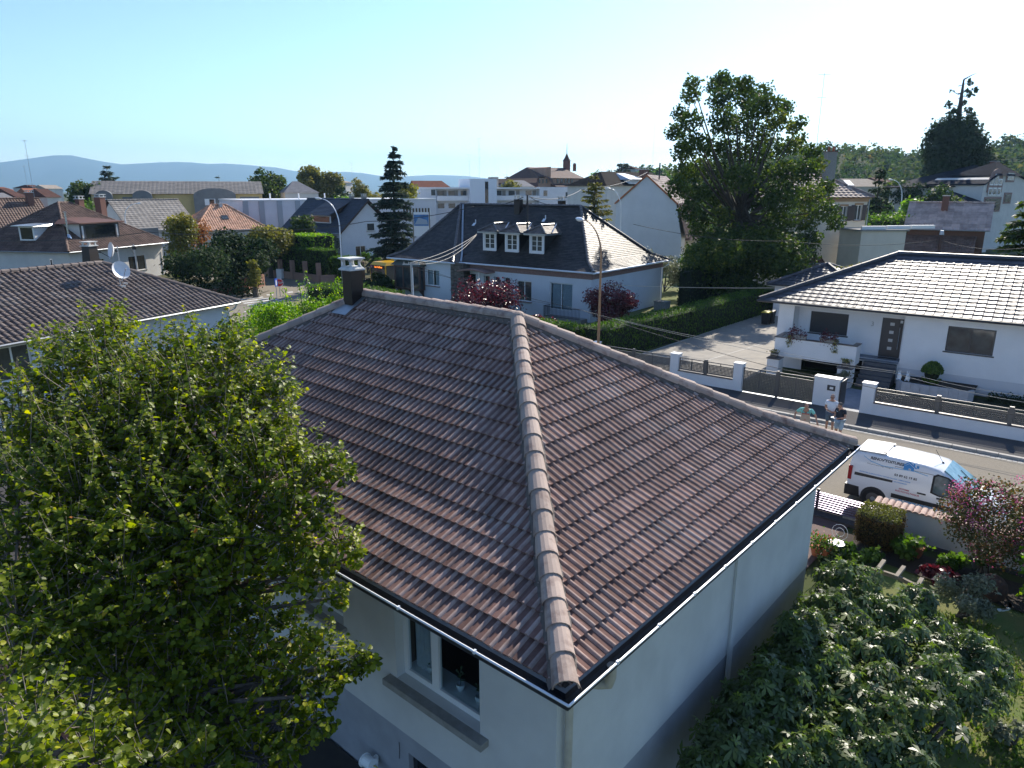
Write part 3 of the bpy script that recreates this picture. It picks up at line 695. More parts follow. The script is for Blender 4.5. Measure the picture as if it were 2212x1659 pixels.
    # pots on the inner window sill
    for i,(fx,hh,lab) in enumerate(((.22,.20,'small white flower pot behind the net curtain of the big front window'),(.58,.34,'white flower pot with a bare stem beside the window mullion'),(.80,.30,'white flower pot nearest the right edge of the big front window'))):
        px=wl+(wr-wl)*fx;py=y+.2;pz=wb+.10
        t=thing('flower_pot',lab,'flower pot',(px,py,pz),'flower pots on the window sill')
        m_=MB();m_.lathe((px,py,pz),[(.045,0),(.062,.05),(.07,.11),(.06,.112),(.05,.06)],14);m_.build('pot',M['ceramic'],t,smooth=True)
        m_=MB();m_.tube([(px,py,pz+.08),(px+.01,py,pz+hh)],.006,5)
        for j in range(7):
            a_=j*2.4;m_.tube([(px,py,pz+hh*(.45+.08*j)),(px+.07*math.cos(a_),py+.05*math.sin(a_),pz+hh*(.5+.08*j)+.04)],[.004,.02],5)
        m_.build('plant',M['stem'],t)
    # outdoor tap drum and hose at the plinth
    p=aY(*c3b(610,1235),wy0);t=thing('hose_reel','white drum with a yellow hose against the grey plinth','hose reel',(p.x,wy0-.15,p.z-.25))
    m_=MB();m_.cyl((p.x-.11,wy0-.17,p.z),(p.x+.11,wy0-.17,p.z+.03),.10,n=18);m_.cyl((p.x-.125,wy0-.17,p.z),(p.x-.11,wy0-.17,p.z),.12,n=18);m_.box(p.x-.03,wy0-.06,p.z-.05,p.x+.03,wy0,p.z+.05);m_.build('drum',M['ceramic'],t)
    m_=MB();pts=[(p.x+.15+.14*math.cos(a_),wy0-.12-.05*math.sin(a_*.5),p.z-.12+.14*math.sin(a_)) for a_ in np.linspace(2.4,-1.8,18)];m_.tube(pts,.013,8);m_.build('hose',mat('hose_yellow',(.45,.38,.12),rough=.5),t,smooth=True)
    w_=MB();p=aY(*c3b(748,1140),wy0);w_.tube([(p.x,wy0-.01,p.z),(p.x+.01,wy0-.015,p.z-.15),(p.x,wy0-.02,p.z-.3)],.006,5);w_.solo('wall_cable',M['black_plastic'],'short black cable hanging on the plinth below the window sill','cable')
    return H
build_near()
# ------------------------------------------------------------------ ground, roads, pavements
def c6(x,y):return ((2900+x/1.952)/1.8228,(950+y/1.952)/1.8228)
def c7(x,y):return ((3000+x/2.0736)/1.8228,(1450+y/2.0736)/1.8228)
def cJ(x,y):return ((900+x/3.687)/1.8228,(1000+y/3.687)/1.8228)
def cG(x,y):return ((2350+x/2.765)/1.8228,(1300+y/2.765)/1.8228)
def c3(x,y):return ((1500+x/1.8433)/1.8228,(700+y/1.8433)/1.8228)
def sheet(name,pts,z,m,thick=0.0):
    g=MB()
    if thick:g.prism([(p[0],p[1],z-thick) for p in pts],(0,0,thick))
    else:g.add([(p[0],p[1],z) for p in pts],[tuple(range(len(pts)))])
    return g.solo(name,m,kind='structure')
def build_ground():
    g=MB();R=10700;n=48
    g.add([(0,0,0)]+[(R*math.cos(2*math.pi*k/n),R*math.sin(2*math.pi*k/n),0) for k in range(n)],[(0,1+k,1+(k+1)%n) for k in range(n)])
    g.solo('ground',mat('ground_green',(.055,.075,.028),(.10,.10,.045),.05,1.0,c3=(.12,.09,.06),s3=.012,spec=.1),kind='structure')
    fy=lambda x,o=34.85:o+.038*(x+10)
    xs=[40,10,-10,-30,-52]
    far=[(x,fy(x,32.42)) for x in xs]
    road=[(40,24.0)]+far+[(-55,32.5),(-57.2,35),(-57.5,60),(-62,78),(-75,95),(-84,90),(-74,72),(-69,56),(-70.5,48.6),(-80,46.6),(-92,46),(-130,46),(-130,38.5),(-84,39.8),(-72,40.6),(-68.2,39),(-66.4,36.6),(-66.5,-60),(-56.5,-60),(-56.5,20),(-54,24)]
    sheet('road',road[::-1],.012,M['asphalt'])
    sheet('pavement',[(x,fy(x,32.62)) for x in xs]+[(x,fy(x)) for x in xs[::-1]],.12,M['asphalt_dark'],.11)
    sheet('pavement',[(40,22.3),(40,23.95),(-54,23.95),(-56.4,20),(-56.4,-30),(-57.9,-30),(-57.9,20)][:4]+[(-54,22.3)],.11,M['asphalt_dark'],.10)
    sheet('pavement',[(-66.7,10),(-66.7,36.4),(-68.4,39.3),(-72.2,41.0),(-72.6,40.3),(-69.2,36.6),(-69.2,10)],.11,M['asphalt'],.10)
    k=MB();x=14.0
    while x>-34:
        l=R_.uniform(.75,1.0);y0=fy(x,32.42);c=Vector((x-l/2,y0+.1,0));k.cbox(c,l-.02,.19,.13+R_.uniform(-.004,.004),.038,tint=R_.random());x-=l
    x=14.0
    while x>-30:
        for o in (0,.13):k.cbox((x-.09,fy(x,32.17+o),.002),.165,.11,.018+R_.uniform(-.003,.004),.038,tint=R_.random())
        x-=.18
    x=14.0
    k.solo('kerb',M['kerb'],kind='structure')
    mk=MB()
    def quad(pts,z=.017):mk.add([(*az(*cJ(*p),0)[:2],z) for p in pts],[(0,1,2,3)])
    for i,(x0,L0,L1) in enumerate(((-65.2,34.2,36.6),(-64.0,33.6,36.9),(-62.8,33.2,36.9),(-61.6,33.0,36.6),(-60.4,32.9,35.9),(-59.2,32.8,34.8))):
        mk.add([(x0,L0,.017),(x0+.5,L0-.1,.017),(x0+.5,L1-.1,.017),(x0,L1,.017)],[(0,1,2,3)])
    mk.add([(-58.3,30.8,.017),(-57.95,30.8,.017),(-57.95,36.3,.017),(-58.3,36.3,.017)],[(0,1,2,3)])
    for q in (((550,592),(640,585),(655,596),(560,603)),((855,553),(935,548),(940,560),(860,566)),((1130,517),(1205,512),(1210,522),(1140,529)),((1000,540),(1060,537),(1066,542),(1006,547))):quad(q)
    mk.add([(-67.6,34.6,.115),(-67.2,34.4,.115),(-67.4,37.6,.115),(-67.8,37.5,.115)],[(0,1,2,3)])
    mk.solo('road_marking',M['paint'],kind='structure')
    # garden levels around the near house
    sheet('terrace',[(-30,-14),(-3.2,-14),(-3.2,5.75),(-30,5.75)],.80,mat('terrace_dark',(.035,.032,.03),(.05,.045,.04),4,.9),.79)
    sheet('lawn',[(-3.2,-10),(16,-10),(16,21.8),(-3.9,21.8),(-3.9,15.2),(-3.2,15)],.03,M['lawn'])
    sheet('flower_bed',[(-5.4,20.7),(-1.2,20.2),(3,19.9),(10,19.6),(10,21.75),(-5.4,21.75)],.07,M['soil'])
    sheet('driveway',[(-9.6,14.5),(-5.5,14.5),(-5.3,22.4),(-9.6,22.4)],.06,mat('driveway_bricks',(.12,.07,.06),(.09,.055,.05),7,.85,bump=.4,bscale=30))
    sheet('driveway',[(-23,35.3),(-15.3,35.0),(-15.0,44),(-15.6,60),(-23.2,60)],.05,M['concrete'])
    j=MB();j.add([(-19.4,36,.056),(-19.3,36,.056),(-17.2,60,.056),(-17.3,60,.056)],[(0,1,2,3)]);j.add([(-23,35.4,.055),(-22.85,35.4,.055),(-23.05,60,.055),(-23.2,60,.055)],[(0,1,2,3)])
    j.solo('driveway_joint',mat('joint_pale',(.48,.46,.42),rough=.9),kind='structure')
    sheet('front_path',[(-10.6,35.1),(-8.6,35.1),(-8.7,39.4),(-10.5,39.4)],.05,M['slate_blue'])
    sheet('front_garden',[(-8.6,35.1),(14,36.0),(14,42.2),(-8.6,41.6)],.03,mat('garden_dark',(.03,.045,.015),(.02,.02,.015),2,1.0,bump=.6,bscale=30))
    sheet('lawn',[(-60,34.9),(-23.3,35.3),(-23.3,90),(-60,90)],.02,M['lawn'])
build_ground()
# ------------------------------------------------------------------ white wall with metal panels and gates across the street
def build_front_wall():
    F=Fr(-10,34.85,2.17)
    X=lambda c:F.cY(c[0],c[1],34.85).x
    def pillar(x0,x1,lab,h=1.55,d=.42,extra=None):
        t=F.thing('gate_pillar',lab,'pillar','white pillars of the street wall')
        m=MB();m.box(x0,34.85,0,x1,34.85+d,h);m.build('shaft',M['white_wall'],t)
        m=MB();m.box(x0-.03,34.82,h+.002,x1+.03,34.88+d,h+.05);m.build('cap',M['white'] if not extra else M['white'],t)
        return t
    def panelset(t,x0,x1,z0,z1,y,nm='panel'):
        """frame with a perforated sheet below an open slot"""
        f=MB();s=.05
        f.box(x0,y,z1-s,x1,y+.04,z1);f.box(x0,y,z0,x1,y+.04,z0+s);f.box(x0,y,z0+s,x0+s,y+.04,z1-s);f.box(x1-s,y,z0+s,x1,y+.04,z1-s)
        xm=(x0+x1)/2;f.box(xm-.016,y+.002,z0+s,xm+.016,y+.038,z1-s);zz=z1-.17;f.box(x0+s,y+.004,zz-.02,xm-.02,y+.036,zz+.02);f.box(xm+.02,y+.004,zz-.02,x1-s,y+.036,zz+.02)
        fo=f.build(nm,M['panel'],t);g=MB();step=.075
        n=int((x1-x0-2*s)/step);
        for i in range(n+1):xx=x0+s+i*(x1-x0-2*s)/n;g.box(xx-.022,y+.015,z0+s,xx+.022,y+.022,zz-.02)
        k=int((zz-z0-s)/step)
        for i in range(k+1):z=z0+s+i*(zz-.02-z0-s)/k;g.box(x0+s,y+.0235,z-.022,x1-s,y+.028,z+.022)
        g.build('perforated_sheet',M['panel'],fo)
        return fo
    def lowwall(x0,x1,posts,lab,z=.66):
        t=F.thing('garden_wall',lab,'wall','white walls with metal panels along the street')
        m=MB();m.box(x0,34.87,0,x1,35.10,z);m.build('wall',M['white_wall'],t)
        m=MB();m.box(x0+.003,34.82,z+.002,x1-.003,35.15,z+.04);m.build('coping',M['coping'],t)
        xs=[x0]+posts+[x1]
        for i in range(len(xs)-1):
            a=xs[i]+(.09 if i else.02);b=xs[i+1]-(.09 if i<len(xs)-2 else.02)
            panelset(t,a,b,z+.08,1.42,34.96)
        for p in posts:
            m=MB();m.box(p-.08,34.91,z+.04,p+.08,35.06,1.5);m.build('post',M['panel'],t);
        return t
    pA0,pA1=X((1407,790)),X((1421,790));p1a,p1b=X(cG(785,560)),X(cG(872,575));p2a,p2b=X(cG(1468,660)),X(cG(1562,685))
    p3a,p3b=X(c6(575,1268)),X(c6(765,1300));p4a,p4b=X(c6(938,1330)),X(c6(1035,1345))
    g1=X((1392,805))-3.2
    pillar(p1a,p1b,'white pillar between the far double gate and the short fence panel');pillar(p2a,p2b,'white pillar left of the wide driveway gate')
    t=pillar(p3a,p3b,'broad white pillar with a dark letter box behind the three men',1.5,.5)
    m=MB();xm=(p3a+p3b)/2;m.box(xm+.05,34.83,.95,xm+.42,34.848,1.22);m.build('letter_box',M['anthracite'],t)
    m=MB();m.box(xm+.17,34.82,1.03,xm+.33,34.829,1.14);m.box(p3a+.18,34.835,1.28,p3a+.26,34.848,1.36);m.build('letter_flap',M['white'],t)
    pillar(p4a,p4b,'white pillar where the long panelled wall begins right of the path',1.55)
    pillar(g1-.38,g1,'small white pillar at the hedge end of the far double gate',1.5,.4)
    lowwall(p1b+.003,p2a-.003,[(p1b+p2a)/2-.02],'short white wall with two metal panels between the driveway gates')
    q1,q2=X((2016,928)),X((2172,953));st=q2-q1
    lowwall(p4b+.003,p4b+4*st+1.2,[q1,q2,q2+st,q2+2*st],'long low white wall topped by metal panels in front of the modern house',.68)
    def gate(x0,x1,lab):
        t=F.thing('driveway_gate',lab,'gate','double metal driveway gates');xm=(x0+x1)/2
        for i,(a,b) in enumerate(((x0+.03,xm-.06),(xm+.06,x1-.03))):panelset(t,a,b,.16,1.42,34.98,'gate_leaf')
        m=MB();m.box(xm-.055,34.95,.08,xm+.055,35.06,1.48);m.build('meeting_post',M['panel'],t)
        m=MB();m.box(x0,34.9,.02,x1,35.1,.10);m.build('gate_track',M['zinc'],t)
    gate(p2b,p3a,'grey perforated double gate across the concrete driveway');gate(g1,p1a,'far grey perforated double gate beside the clipped hedge')
    t=F.thing('garden_gate','narrow dark gate standing open behind the letter box pillar','gate');m=MB();m.box(p3b+.03,35.0,.1,p3b+.07,36.0,1.4);m.build('gate_leaf',M['anthracite'],t)
build_front_wall()
# ------------------------------------------------------------------ modern white house across the street
def build_modern():
    F=Fr(-15.4,41.9,3.0);H=F.thing('house','modern white house number 3 with a glossy anthracite tile roof and front balcony','house')
    x0,x1,y0,y1=-15.4,6.0,41.9,52.4;rx0,rx1,ry=-14.5,-8.66,42.9
    cy=lambda p,y=y0:F.cY(*p,y)
    a,b=cy(c6(1630,650)),cy(c6(1965,885));c,d=cy(c6(1590,1072)),cy(c6(1785,1180));wz0,wz1=b.z,(a.z+cy(c6(1992,686)).z)/2
    bh=(c.x-x0,d.x-x0,d.z,c.z-.05)
    w=MB();ex=(1,0,0);zt=3.95
    wall_grid(w,(x0,y0,0),ex,x1-x0,0,zt,[(a.x-x0,b.x-x0,wz0,wz1),bh,(rx0-x0,rx1-x0,1.2,3.75),(1.6,4.9,0,1.02),(14.5,17.0,wz0,wz1)],depth=.14,nin=(0,1,0))
    e1,e2=F.cY(*c6(575,535),ry),F.cY(*c6(840,730),ry);d1,d2=F.cY(*c6(1125,590),ry),F.cY(*c6(1245,910),ry)
    dx1=d1.x+1.08
    wall_grid(w,(rx0,ry,0),ex,rx1-rx0,1.2,3.75,[(e1.x-rx0,e1.x-rx0+2.1,2.12,e1.z),(d1.x-rx0,dx1-rx0,1.2,3.42)],depth=.12,nin=(0,1,0))
    w.add([(rx0,y0+.001,1.2),(rx0,ry,1.2),(rx0,ry,3.75),(rx0,y0+.001,3.75)],[(0,1,2,3)]);w.add([(rx1,y0+.001,1.2),(rx1,ry,1.2),(rx1,ry,3.75),(rx1,y0+.001,3.75)],[(0,1,2,3)])
    w.add([(rx0,y0,3.75),(rx1,y0,3.75),(rx1,ry,3.75),(rx0,ry,3.75)],[(0,1,2,3)])
    for (p,e,L) in (((x1,y0),(0,1,0),y1-y0),((x1,y1),(-1,0,0),x1-x0),((x0,y1),(0,-1,0),y1-y0)):wall_grid(w,(*p,0),e,L,0,zt,[],nin=(0,0,1))
    w.build('wall',M['white_wall'],H)
    m=MB();m.box(rx1+.0,y0-.012,0,x1,y0-.004,.92);m.build('plinth',mat('plinth_pale',(.60,.61,.64),rough=.9),H)
    m=MB();m.box(rx0,y0-.2,1.14,-8.7,ry-.002,1.197);m.build('landing',M['slate_blue'],H)
    WK=dict(m_frame=M['anthracite'],m_glass=M['glass_grey'])
    window_unit(H,(a.x,y0,0),ex,b.x-a.x,wz0,wz1,(0,1,0),fr=.08,sill=.04,**WK,label='wide two-pane window reflecting the street',depth=.08)
    window_unit(H,(x0+14.5,y0,0),ex,2.5,wz0,wz1,(0,1,0),fr=.08,sill=.04,**WK)
    window_unit(H,(e1.x,ry,0),ex,2.1,2.12,e1.z,(0,1,0),shut=.98,m_shut=M['anthracite'],sill=.05,label='balcony window closed by a dark roller shutter',**WK)
    m=MB();L=bh[1]-bh[0];m.box(x0+bh[0],y0+.03,bh[2],x0+bh[1],y0+.05,bh[3]);
    for i in range(6):z=bh[2]+(bh[3]-bh[2])*(i+.3)/6;m.box(x0+bh[0]+.02,y0+.005,z,x0+bh[1]-.02,y0+.028,z+.05)
    m.build('cellar_window',M['black_plastic'],H)
    m=MB();m.box(x0+1.6,y0+.9,0,x0+4.9,y0+.95,1.0);m.add([(x0+1.6,y0+.01,1.02),(x0+4.9,y0+.01,1.02),(x0+4.9,y0+.95,1.02),(x0+1.6,y0+.95,1.02)],[(0,1,2,3)]);m.build('garage_door',M['black'],H)
    # front door
    m=MB();m.box(d1.x+.003,ry+.05,1.203,dx1-.003,ry+.12,3.417);do=m.build('door',M['anthracite'],H)
    m=MB()
    for k in range(4):z=1.62+k*.46;xx=d1.x+.52;m.box(xx-.11,ry+.042,z,xx+.11,ry+.049,z+.17)
    m.each('door_light',mat('frosted',(.45,.48,.5),rough=.2),do)
    m=MB();m.cyl((d1.x+.93,ry-.02,1.7),(d1.x+.93,ry-.02,2.95),.018,n=8);m.box(d1.x+.92,ry-.02,1.8,d1.x+.94,ry+.05,1.83);m.box(d1.x+.92,ry-.02,2.8,d1.x+.94,ry+.05,2.83);m.build('handle',M['steel'],do)
    m=MB();m.box(d1.x+.9,ry+.04,3.18,d1.x+1.03,ry+.049,3.33);m.build('notice',M['white'],do)
    m=MB();n3=F.cY(*c6(1030,650),ry);put_text(m,'3',.38,(n3.x,ry-.02,n3.z),(1,0,0),(0,0,1),(0,-1,0),depth=.012);m.build('house_number',mat('number_grey',(.42,.42,.42),rough=.4),H)
    m=MB();m.box(d1.x+.1,ry-.55,1.2,dx1-.05,ry-.1,1.215);m.build('doormat',M['asphalt_dark'],H)
    # balcony box
    by,bx0,bx1,bz0,bz1=40.15,-14.9,-10.52,1.06,2.12;bal=MB()
    bal.box(bx0,by,bz0,bx1,by+.22,bz1);bal.box(bx0,by+.22,bz0,bx0+.22,y0-.002,bz1);bal.box(bx1-.22,by+.22,bz0,bx1,by+1.0,bz1);bal.box(bx0+.22,by+.22,bz0,bx1-.22,y0-.002,bz0+.12)
    bo=bal.build('balcony',M['white_wall'],H);cp=MB();e=.04
    cp.box(bx0-e,by-e,bz1+.002,bx1+e,by+.22+e,bz1+.04);cp.box(bx0-e,by+.22+e,bz1+.002,bx0+.22+e,y0-.003,bz1+.04);cp.box(bx1-.22-e,by+.22+e,bz1+.002,bx1+e,by+1.0,bz1+.04);cp.build('coping',M['coping'],bo)
    for (u0,u1,lab) in ((-15.0,-14.35,0),(-11.2,-10.5,1)):
        m=MB();m.box(u0,39.4,0,u1,by+.1,.98);po=m.build('balcony_pillar',M['white_wall'],H);m=MB();m.box(u0-.05,39.33,.982,u1+.05,by-.002,1.03);m.build('ledge',M['coping'],po)
    # steps
    st=MB();n=6
    for i in range(n):z=1.14*(n-i)/(n+.2);st.box(-10.35,y0-.2-.30*(i+1),0,-8.72,y0-.203-.30*i,z)
    st.build('steps',mat('steps_dark',(.10,.105,.12),(.075,.08,.09),5,.7),H)
    # roof
    ex0,ey0,ze,zr,half=-16.35,41.15,4.06,6.62,6.0;ex1,ey1=7.0,ey0+2*half;sl=math.atan((zr-ze)/half);c_,s_=math.cos(sl),math.sin(sl)
    def prof(f):return.5-.5*math.cos(2*math.pi*f) if f<.62 else.15
    r=MB()
    for (o,eu,ei,L) in (((ex0,ey0),(1,0),(0,1),ex1-ex0),((ex0,ey1),(0,-1),(1,0),2*half),((ex1,ey1),(-1,0),(0,-1),ex1-ex0),((ex1,ey0),(0,1),(-1,0),2*half)):
        o=Vector((*o,ze));eu=Vector((*eu,0));ei=Vector((*ei,0))
        tile_face(r,o,eu,L,ei*c_+Vector((0,0,s_)),lambda u:min(u,L-u,half)/c_,expo=.40,wave=.42,amp=.022,step=.032,samples=(0,.12,.25,.37,.5,.62,.8),prof=prof,jit=.003)
    ro=r.build('roof',M['glaze'],H);A,B=Vector((ex0+half,ey0+half,zr)),Vector((ex1-half,ey0+half,zr));m=MB()
    for p,q in (((ex0,ey0,ze),A),((ex0,ey1,ze),A),((ex1,ey0,ze),B),((ex1,ey1,ze),B)):ridge_caps(m,Vector(p)+Vector((0,0,.05)),Vector(q)+Vector((0,0,.05)),r=.16,length=.6,n=6,flare=1.03)
    ridge_caps(m,A+Vector((0,0,.05)),B+Vector((0,0,.05)),r=.16,length=.6,n=6,flare=1.03);m.build('ridge_tiles',M['glaze'],ro)
    m=MB();m.add([(ex0,ey0,ze-.02),(ex1,ey0,ze-.02),(ex1,ey1,ze-.02),(ex0,ey1,ze-.02),A-Vector((0,0,.05)),B-Vector((0,0,.05))],[(0,1,5,4),(1,2,5),(2,3,4,5),(3,0,4)]);m.build('underlay',M['zinc_dark'],ro)
    g=MB()
    for (p,q,o) in (((ex0-.1,ey0-.07,ze-.06),(ex1+.1,ey0-.07,ze-.06),0),((ex0-.07,ey0-.1,ze-.06),(ex0-.07,ey1+.1,ze-.06),0)):g.cyl(p,q,.075,n=8)
    g.build('gutter',M['anthracite'],H);m=MB();m.box(ex0,ey0,ze-.13,ex1,ey1,ze-.105);m.build('soffit',M['plaster_bright'],H)
    # things standing around the front
    def px(c,y,z=None):return F.cY(*c,y)
    def wp(x,y,z):return F.W(x,y,z)
    for i,(x,lab) in enumerate(((-13.7,'grey balcony box with dark red coleus above the left balcony half'),(-12.0,'grey balcony box with red coleus and yellow trailing grass nearer the door'))):
        p=wp(x,by+.02,bz1+.04);t=thing('flower_box',lab,'flower box',p,'planted boxes on the balcony coping');m=MB();m.cbox((p.x,p.y+.09,p.z),.95,.2,.22,F.a);m.build('box',M['sill'],t)
        rng=np.random.default_rng(40+i);n=260;P=np.column_stack([p.x+rng.uniform(-.5,.5,n),p.y+.05+rng.normal(0,.10,n),p.z+.22+np.abs(rng.normal(0,.14,n))]);k=rng.random(n)<.35
        P[k,0]=p.x-.2+rng.normal(0,.12,k.sum());P[k,2]+=.16;P[:70,1]-=.2;P[:70,2]-=rng.random(70)*.45
        leaves('foliage',P,rng.normal(size=(n,3))+[0,-.5,.5],.09,DIAM,LEAFM['purple'],t,rng)
        P=np.column_stack([p.x+(.38 if i else -.42)+rng.normal(0,.09,120),p.y-.08+rng.normal(0,.05,120),p.z+.25-rng.random(120)*.75]);leaves('trailing_grass',P,rng.normal(size=(120,3))+[0,-1,0],.10,NEED,LEAFM['birch'],t,rng,dirs=np.tile([0,-.2,-1.],(120,1))+rng.normal(size=(120,3))*.3)
    for (x,lab) in ((-14.7,'small dark pot of yellow-green grass on the left pillar ledge'),(-10.85,'small dark pot of yellow-green grass on the ledge beside the steps')):
        p=wp(x,39.65,1.03);t=thing('flower_pot',lab,'flower pot',p,'pots on the balcony pillar ledges');m=MB();m.cbox(p,.36,.3,.28,F.a);m.build('pot',M['anthracite'],t);rng=np.random.default_rng(int(-x*10));n=130
        P=np.column_stack([p.x+rng.normal(0,.12,n),p.y+rng.normal(0,.1,n),p.z+.28+rng.random(n)*.14]);leaves('foliage',P,rng.normal(size=(n,3)),.10,NEED,LEAFM['birch'],t,rng,dirs=rng.normal(size=(n,3))*.5+[0,0,.6])
    def planter(name,lab,pts,h,plant):
        t=F.thing(name,lab,'planter');m=MB()
        for i in range(len(pts)-1):
            a,b=Vector((*pts[i],0)),Vector((*pts[i+1],0));L=(b-a).length;k=max(1,round(L/.42));d=(b-a)/k;s=Vector((-d.y,d.x,0)).normalized()*.09
            for j in range(k):m.obox(a+d*(j+.015),d*.97,s,(0,0,h+R_.uniform(-.01,.01)))
        m.build('kerb_blocks',mat('block_pale',(.48,.49,.52),(.40,.41,.44),4,.9),t);m=MB();m.add([(*p,h-.08) for p in pts]+[(pts[-1][0],y0-.02,h-.08),(pts[0][0],y0-.02,h-.08)],[tuple(range(len(pts)+2))]);m.build('soil',M['soil'],t);return t
    planter('raised_bed','raised bed edged by pale grey blocks right of the entrance steps',[(-8.55,41.5),(-8.45,40.5),(-8.1,39.9),(-5.1,39.9),(-4.9,40.4)],.62,None)
    planter('raised_bed','small raised bed of pale blocks left of the entrance steps with bushy grass',[(-11.3,39.0),(-10.5,38.9),(-10.42,39.6)],.5,None)
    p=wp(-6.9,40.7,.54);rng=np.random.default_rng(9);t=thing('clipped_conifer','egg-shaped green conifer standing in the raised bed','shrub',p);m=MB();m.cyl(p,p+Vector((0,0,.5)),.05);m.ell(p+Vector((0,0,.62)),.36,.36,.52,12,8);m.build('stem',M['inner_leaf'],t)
    d_=unit(rng.normal(size=(2600,3)));d_[:,2]=np.abs(d_[:,2]*1.0)*np.sign(d_[:,2]+.5);P=np.array(p)+[0,0,.6]+d_*[.50,.50,.66]*(1-.15*np.clip(d_[:,2:3],0,1));leaves('foliage',P,d_+rng.normal(size=d_.shape)*.5,.11,NEED,LEAFM['green'],t,rng,dirs=np.tile([0,0,1.],(2600,1))+rng.normal(size=(2600,3))*.3)
    bush('ornamental_grass','bushy grey-green grass in the small bed left of the steps',wp(-10.85,39.3,.42),.42,.6,'silver',500,.16,12,6,'plant',NEED)
    for i,x in enumerate((-8.35,-7.95)):
        p=wp(x,40.55,.56);t=MB();r3=F.a
        t.ell(p+Vector((0,0,.16)),.12,.15,.16,12,8);t.ell(p+Vector((0,-.1,.34)),.085,.10,.085,10,8)
        for s in (-1,1):t.ell(p+Vector((s*.04,-.05,.46)),.022,.03,.09,8,6);t.ell(p+Vector((s*.08,-.12,.05)),.04,.07,.05,8,6)
        t.solo('rabbit_figurine',M['ceramic'],('white rabbit figurine at the left end of the raised bed','white rabbit figurine sitting nearer the round conifer')[i],'figurine',p,'white rabbit figurines in the raised bed',smooth=True)
    hedge('low_hedge','low dark clipped hedge at the foot of the modern house wall',[F.W(-4.3,41.1,0)[:2],F.W(7,41.1,0)[:2]],.8,.35,'dark',2500,.09,5)
    # detached garage behind
    G_=F.cZ(1659,613,2.75)
    gx,gy=G_.x,G_.y;g=thing('garage','small white garage with a hipped anthracite roof behind the modern house','garage',(F.p.x,F.p.y,0),None,F.a);w=MB();wd,dp=7.2,7.2;half=3.6
    wall_grid(w,(gx+.45,gy+.45,0),ex,wd-.9,0,2.7,[(1.5,4.5,0,2.2)],depth=.1,nin=(0,1,0));wall_grid(w,(gx+.45,gy+.45,0),(0,1,0),dp-.9,0,2.7,[],nin=(1,0,0));wall_grid(w,(gx+wd-.45,gy+.45,0),(0,1,0),dp-.9,0,2.7,[],nin=(1,0,0));wall_grid(w,(gx+.45,gy+dp-.45,0),ex,wd-.9,0,2.7,[],nin=(1,0,0));w.build('wall',M['white_wall'],g)
    m=MB();m.box(gx+1.95,gy+.52,0,gx+4.95,gy+.55,2.2);m.build('garage_door',M['anthracite'],g)
    r=MB();sl=math.radians(24);c_,s_=math.cos(sl),math.sin(sl);zr2=2.75+half*math.tan(sl)
    for (o,eu,ei,L) in (((gx,gy),(1,0),(0,1),wd),((gx,gy+dp),(0,-1),(1,0),dp),((gx+wd,gy+dp),(-1,0),(0,-1),wd),((gx+wd,gy),(0,1),(-1,0),dp)):
        tile_face(r,Vector((*o,2.75)),Vector((*eu,0)),L,Vector((*ei,0))*c_+Vector((0,0,s_)),lambda u:min(u,L-u)/c_,expo=.40,wave=.42,amp=.04,step=.035,samples=(0,.15,.3,.45,.62),prof=prof)
    ro=r.build('roof',M['glaze'],g);m=MB();A=Vector((gx+half,gy+half,zr2+.03))
    for p in ((gx,gy),(gx+wd,gy),(gx,gy+dp),(gx+wd,gy+dp)):ridge_caps(m,(*p,2.8),A,r=.15,length=.6,n=6,flare=1.03)
    m.build('ridge_tiles',M['glaze'],ro);m=MB();m.cyl((gx-.06,gy-.06,2.72),(gx+wd,gy-.06,2.72),.07,n=6);m.cyl((gx-.06,gy-.06,2.72),(gx-.06,gy+dp,2.72),.07,n=6);m.build('gutter',M['anthracite'],g)
    # wheelie bins
    for i,(px_,py_,lm,lab) in enumerate(((1653,702,mat('bin_lid_yellow',(.55,.42,.03),rough=.5),'black wheelie bin with a yellow lid in front of the hedge'),(1663,700,M['black_plastic'],'black wheelie bin with a dark lid next to the garage corner'))):
        q=az(px_,py_,0);t=thing('wheelie_bin',lab,'bin',q,'wheelie bins at the end of the driveway');m=MB();s=.29
        m.hexa([(q.x-s*.8,q.y-s*.8,.1),(q.x+s*.8,q.y-s*.8,.1),(q.x+s*.8,q.y+s*.8,.1),(q.x-s*.8,q.y+s*.8,.1),(q.x-s,q.y-s,1.0),(q.x+s,q.y-s,1.0),(q.x+s,q.y+s,1.0),(q.x-s,q.y+s,1.0)]);m.build('body',M['black_plastic'],t)
        m=MB();m.hexa([(q.x-s-.03,q.y-s-.03,1.002),(q.x+s+.03,q.y-s-.03,1.002),(q.x+s+.03,q.y+s+.03,1.002),(q.x-s-.03,q.y+s+.03,1.002),(q.x-s,q.y-s,1.05),(q.x+s,q.y-s,1.05),(q.x+s,q.y+s,1.12),(q.x-s,q.y+s,1.12)]);m.build('lid',lm,t)
        for sx in (-1,1):m=MB();m.cyl((q.x+sx*.2,q.y+.25,.1),(q.x+sx*.25,q.y+.25,.1),.1,n=12);m.build('wheel',M['black_rubber'],t)
build_modern()
hedge('hedge','long tall clipped hedge bordering the concrete driveway',[(-24.6,35.9),(-23.9,46),(-23.9,61)],1.7,2.0,'hedge',15000,.16,21)
hedge('hedge','tall hedge closing the driveway behind the wheelie bins',[(-23.0,60.6),(-16.5,61.3)],1.2,1.7,'dark',5000,.16,22)
hedge('hedge','clipped hedge in front of the slate-roofed house behind the purple bush',[(-38,36.4),(-25.6,36.1)],1.5,1.9,'hedge',10000,.16,23)
hedge('hedge','narrow dark hedge standing behind the rear corner of the slate-roofed house',[(-29.9,57.8),(-29.3,66)],1.4,3.4,'dark',5000,.16,24)
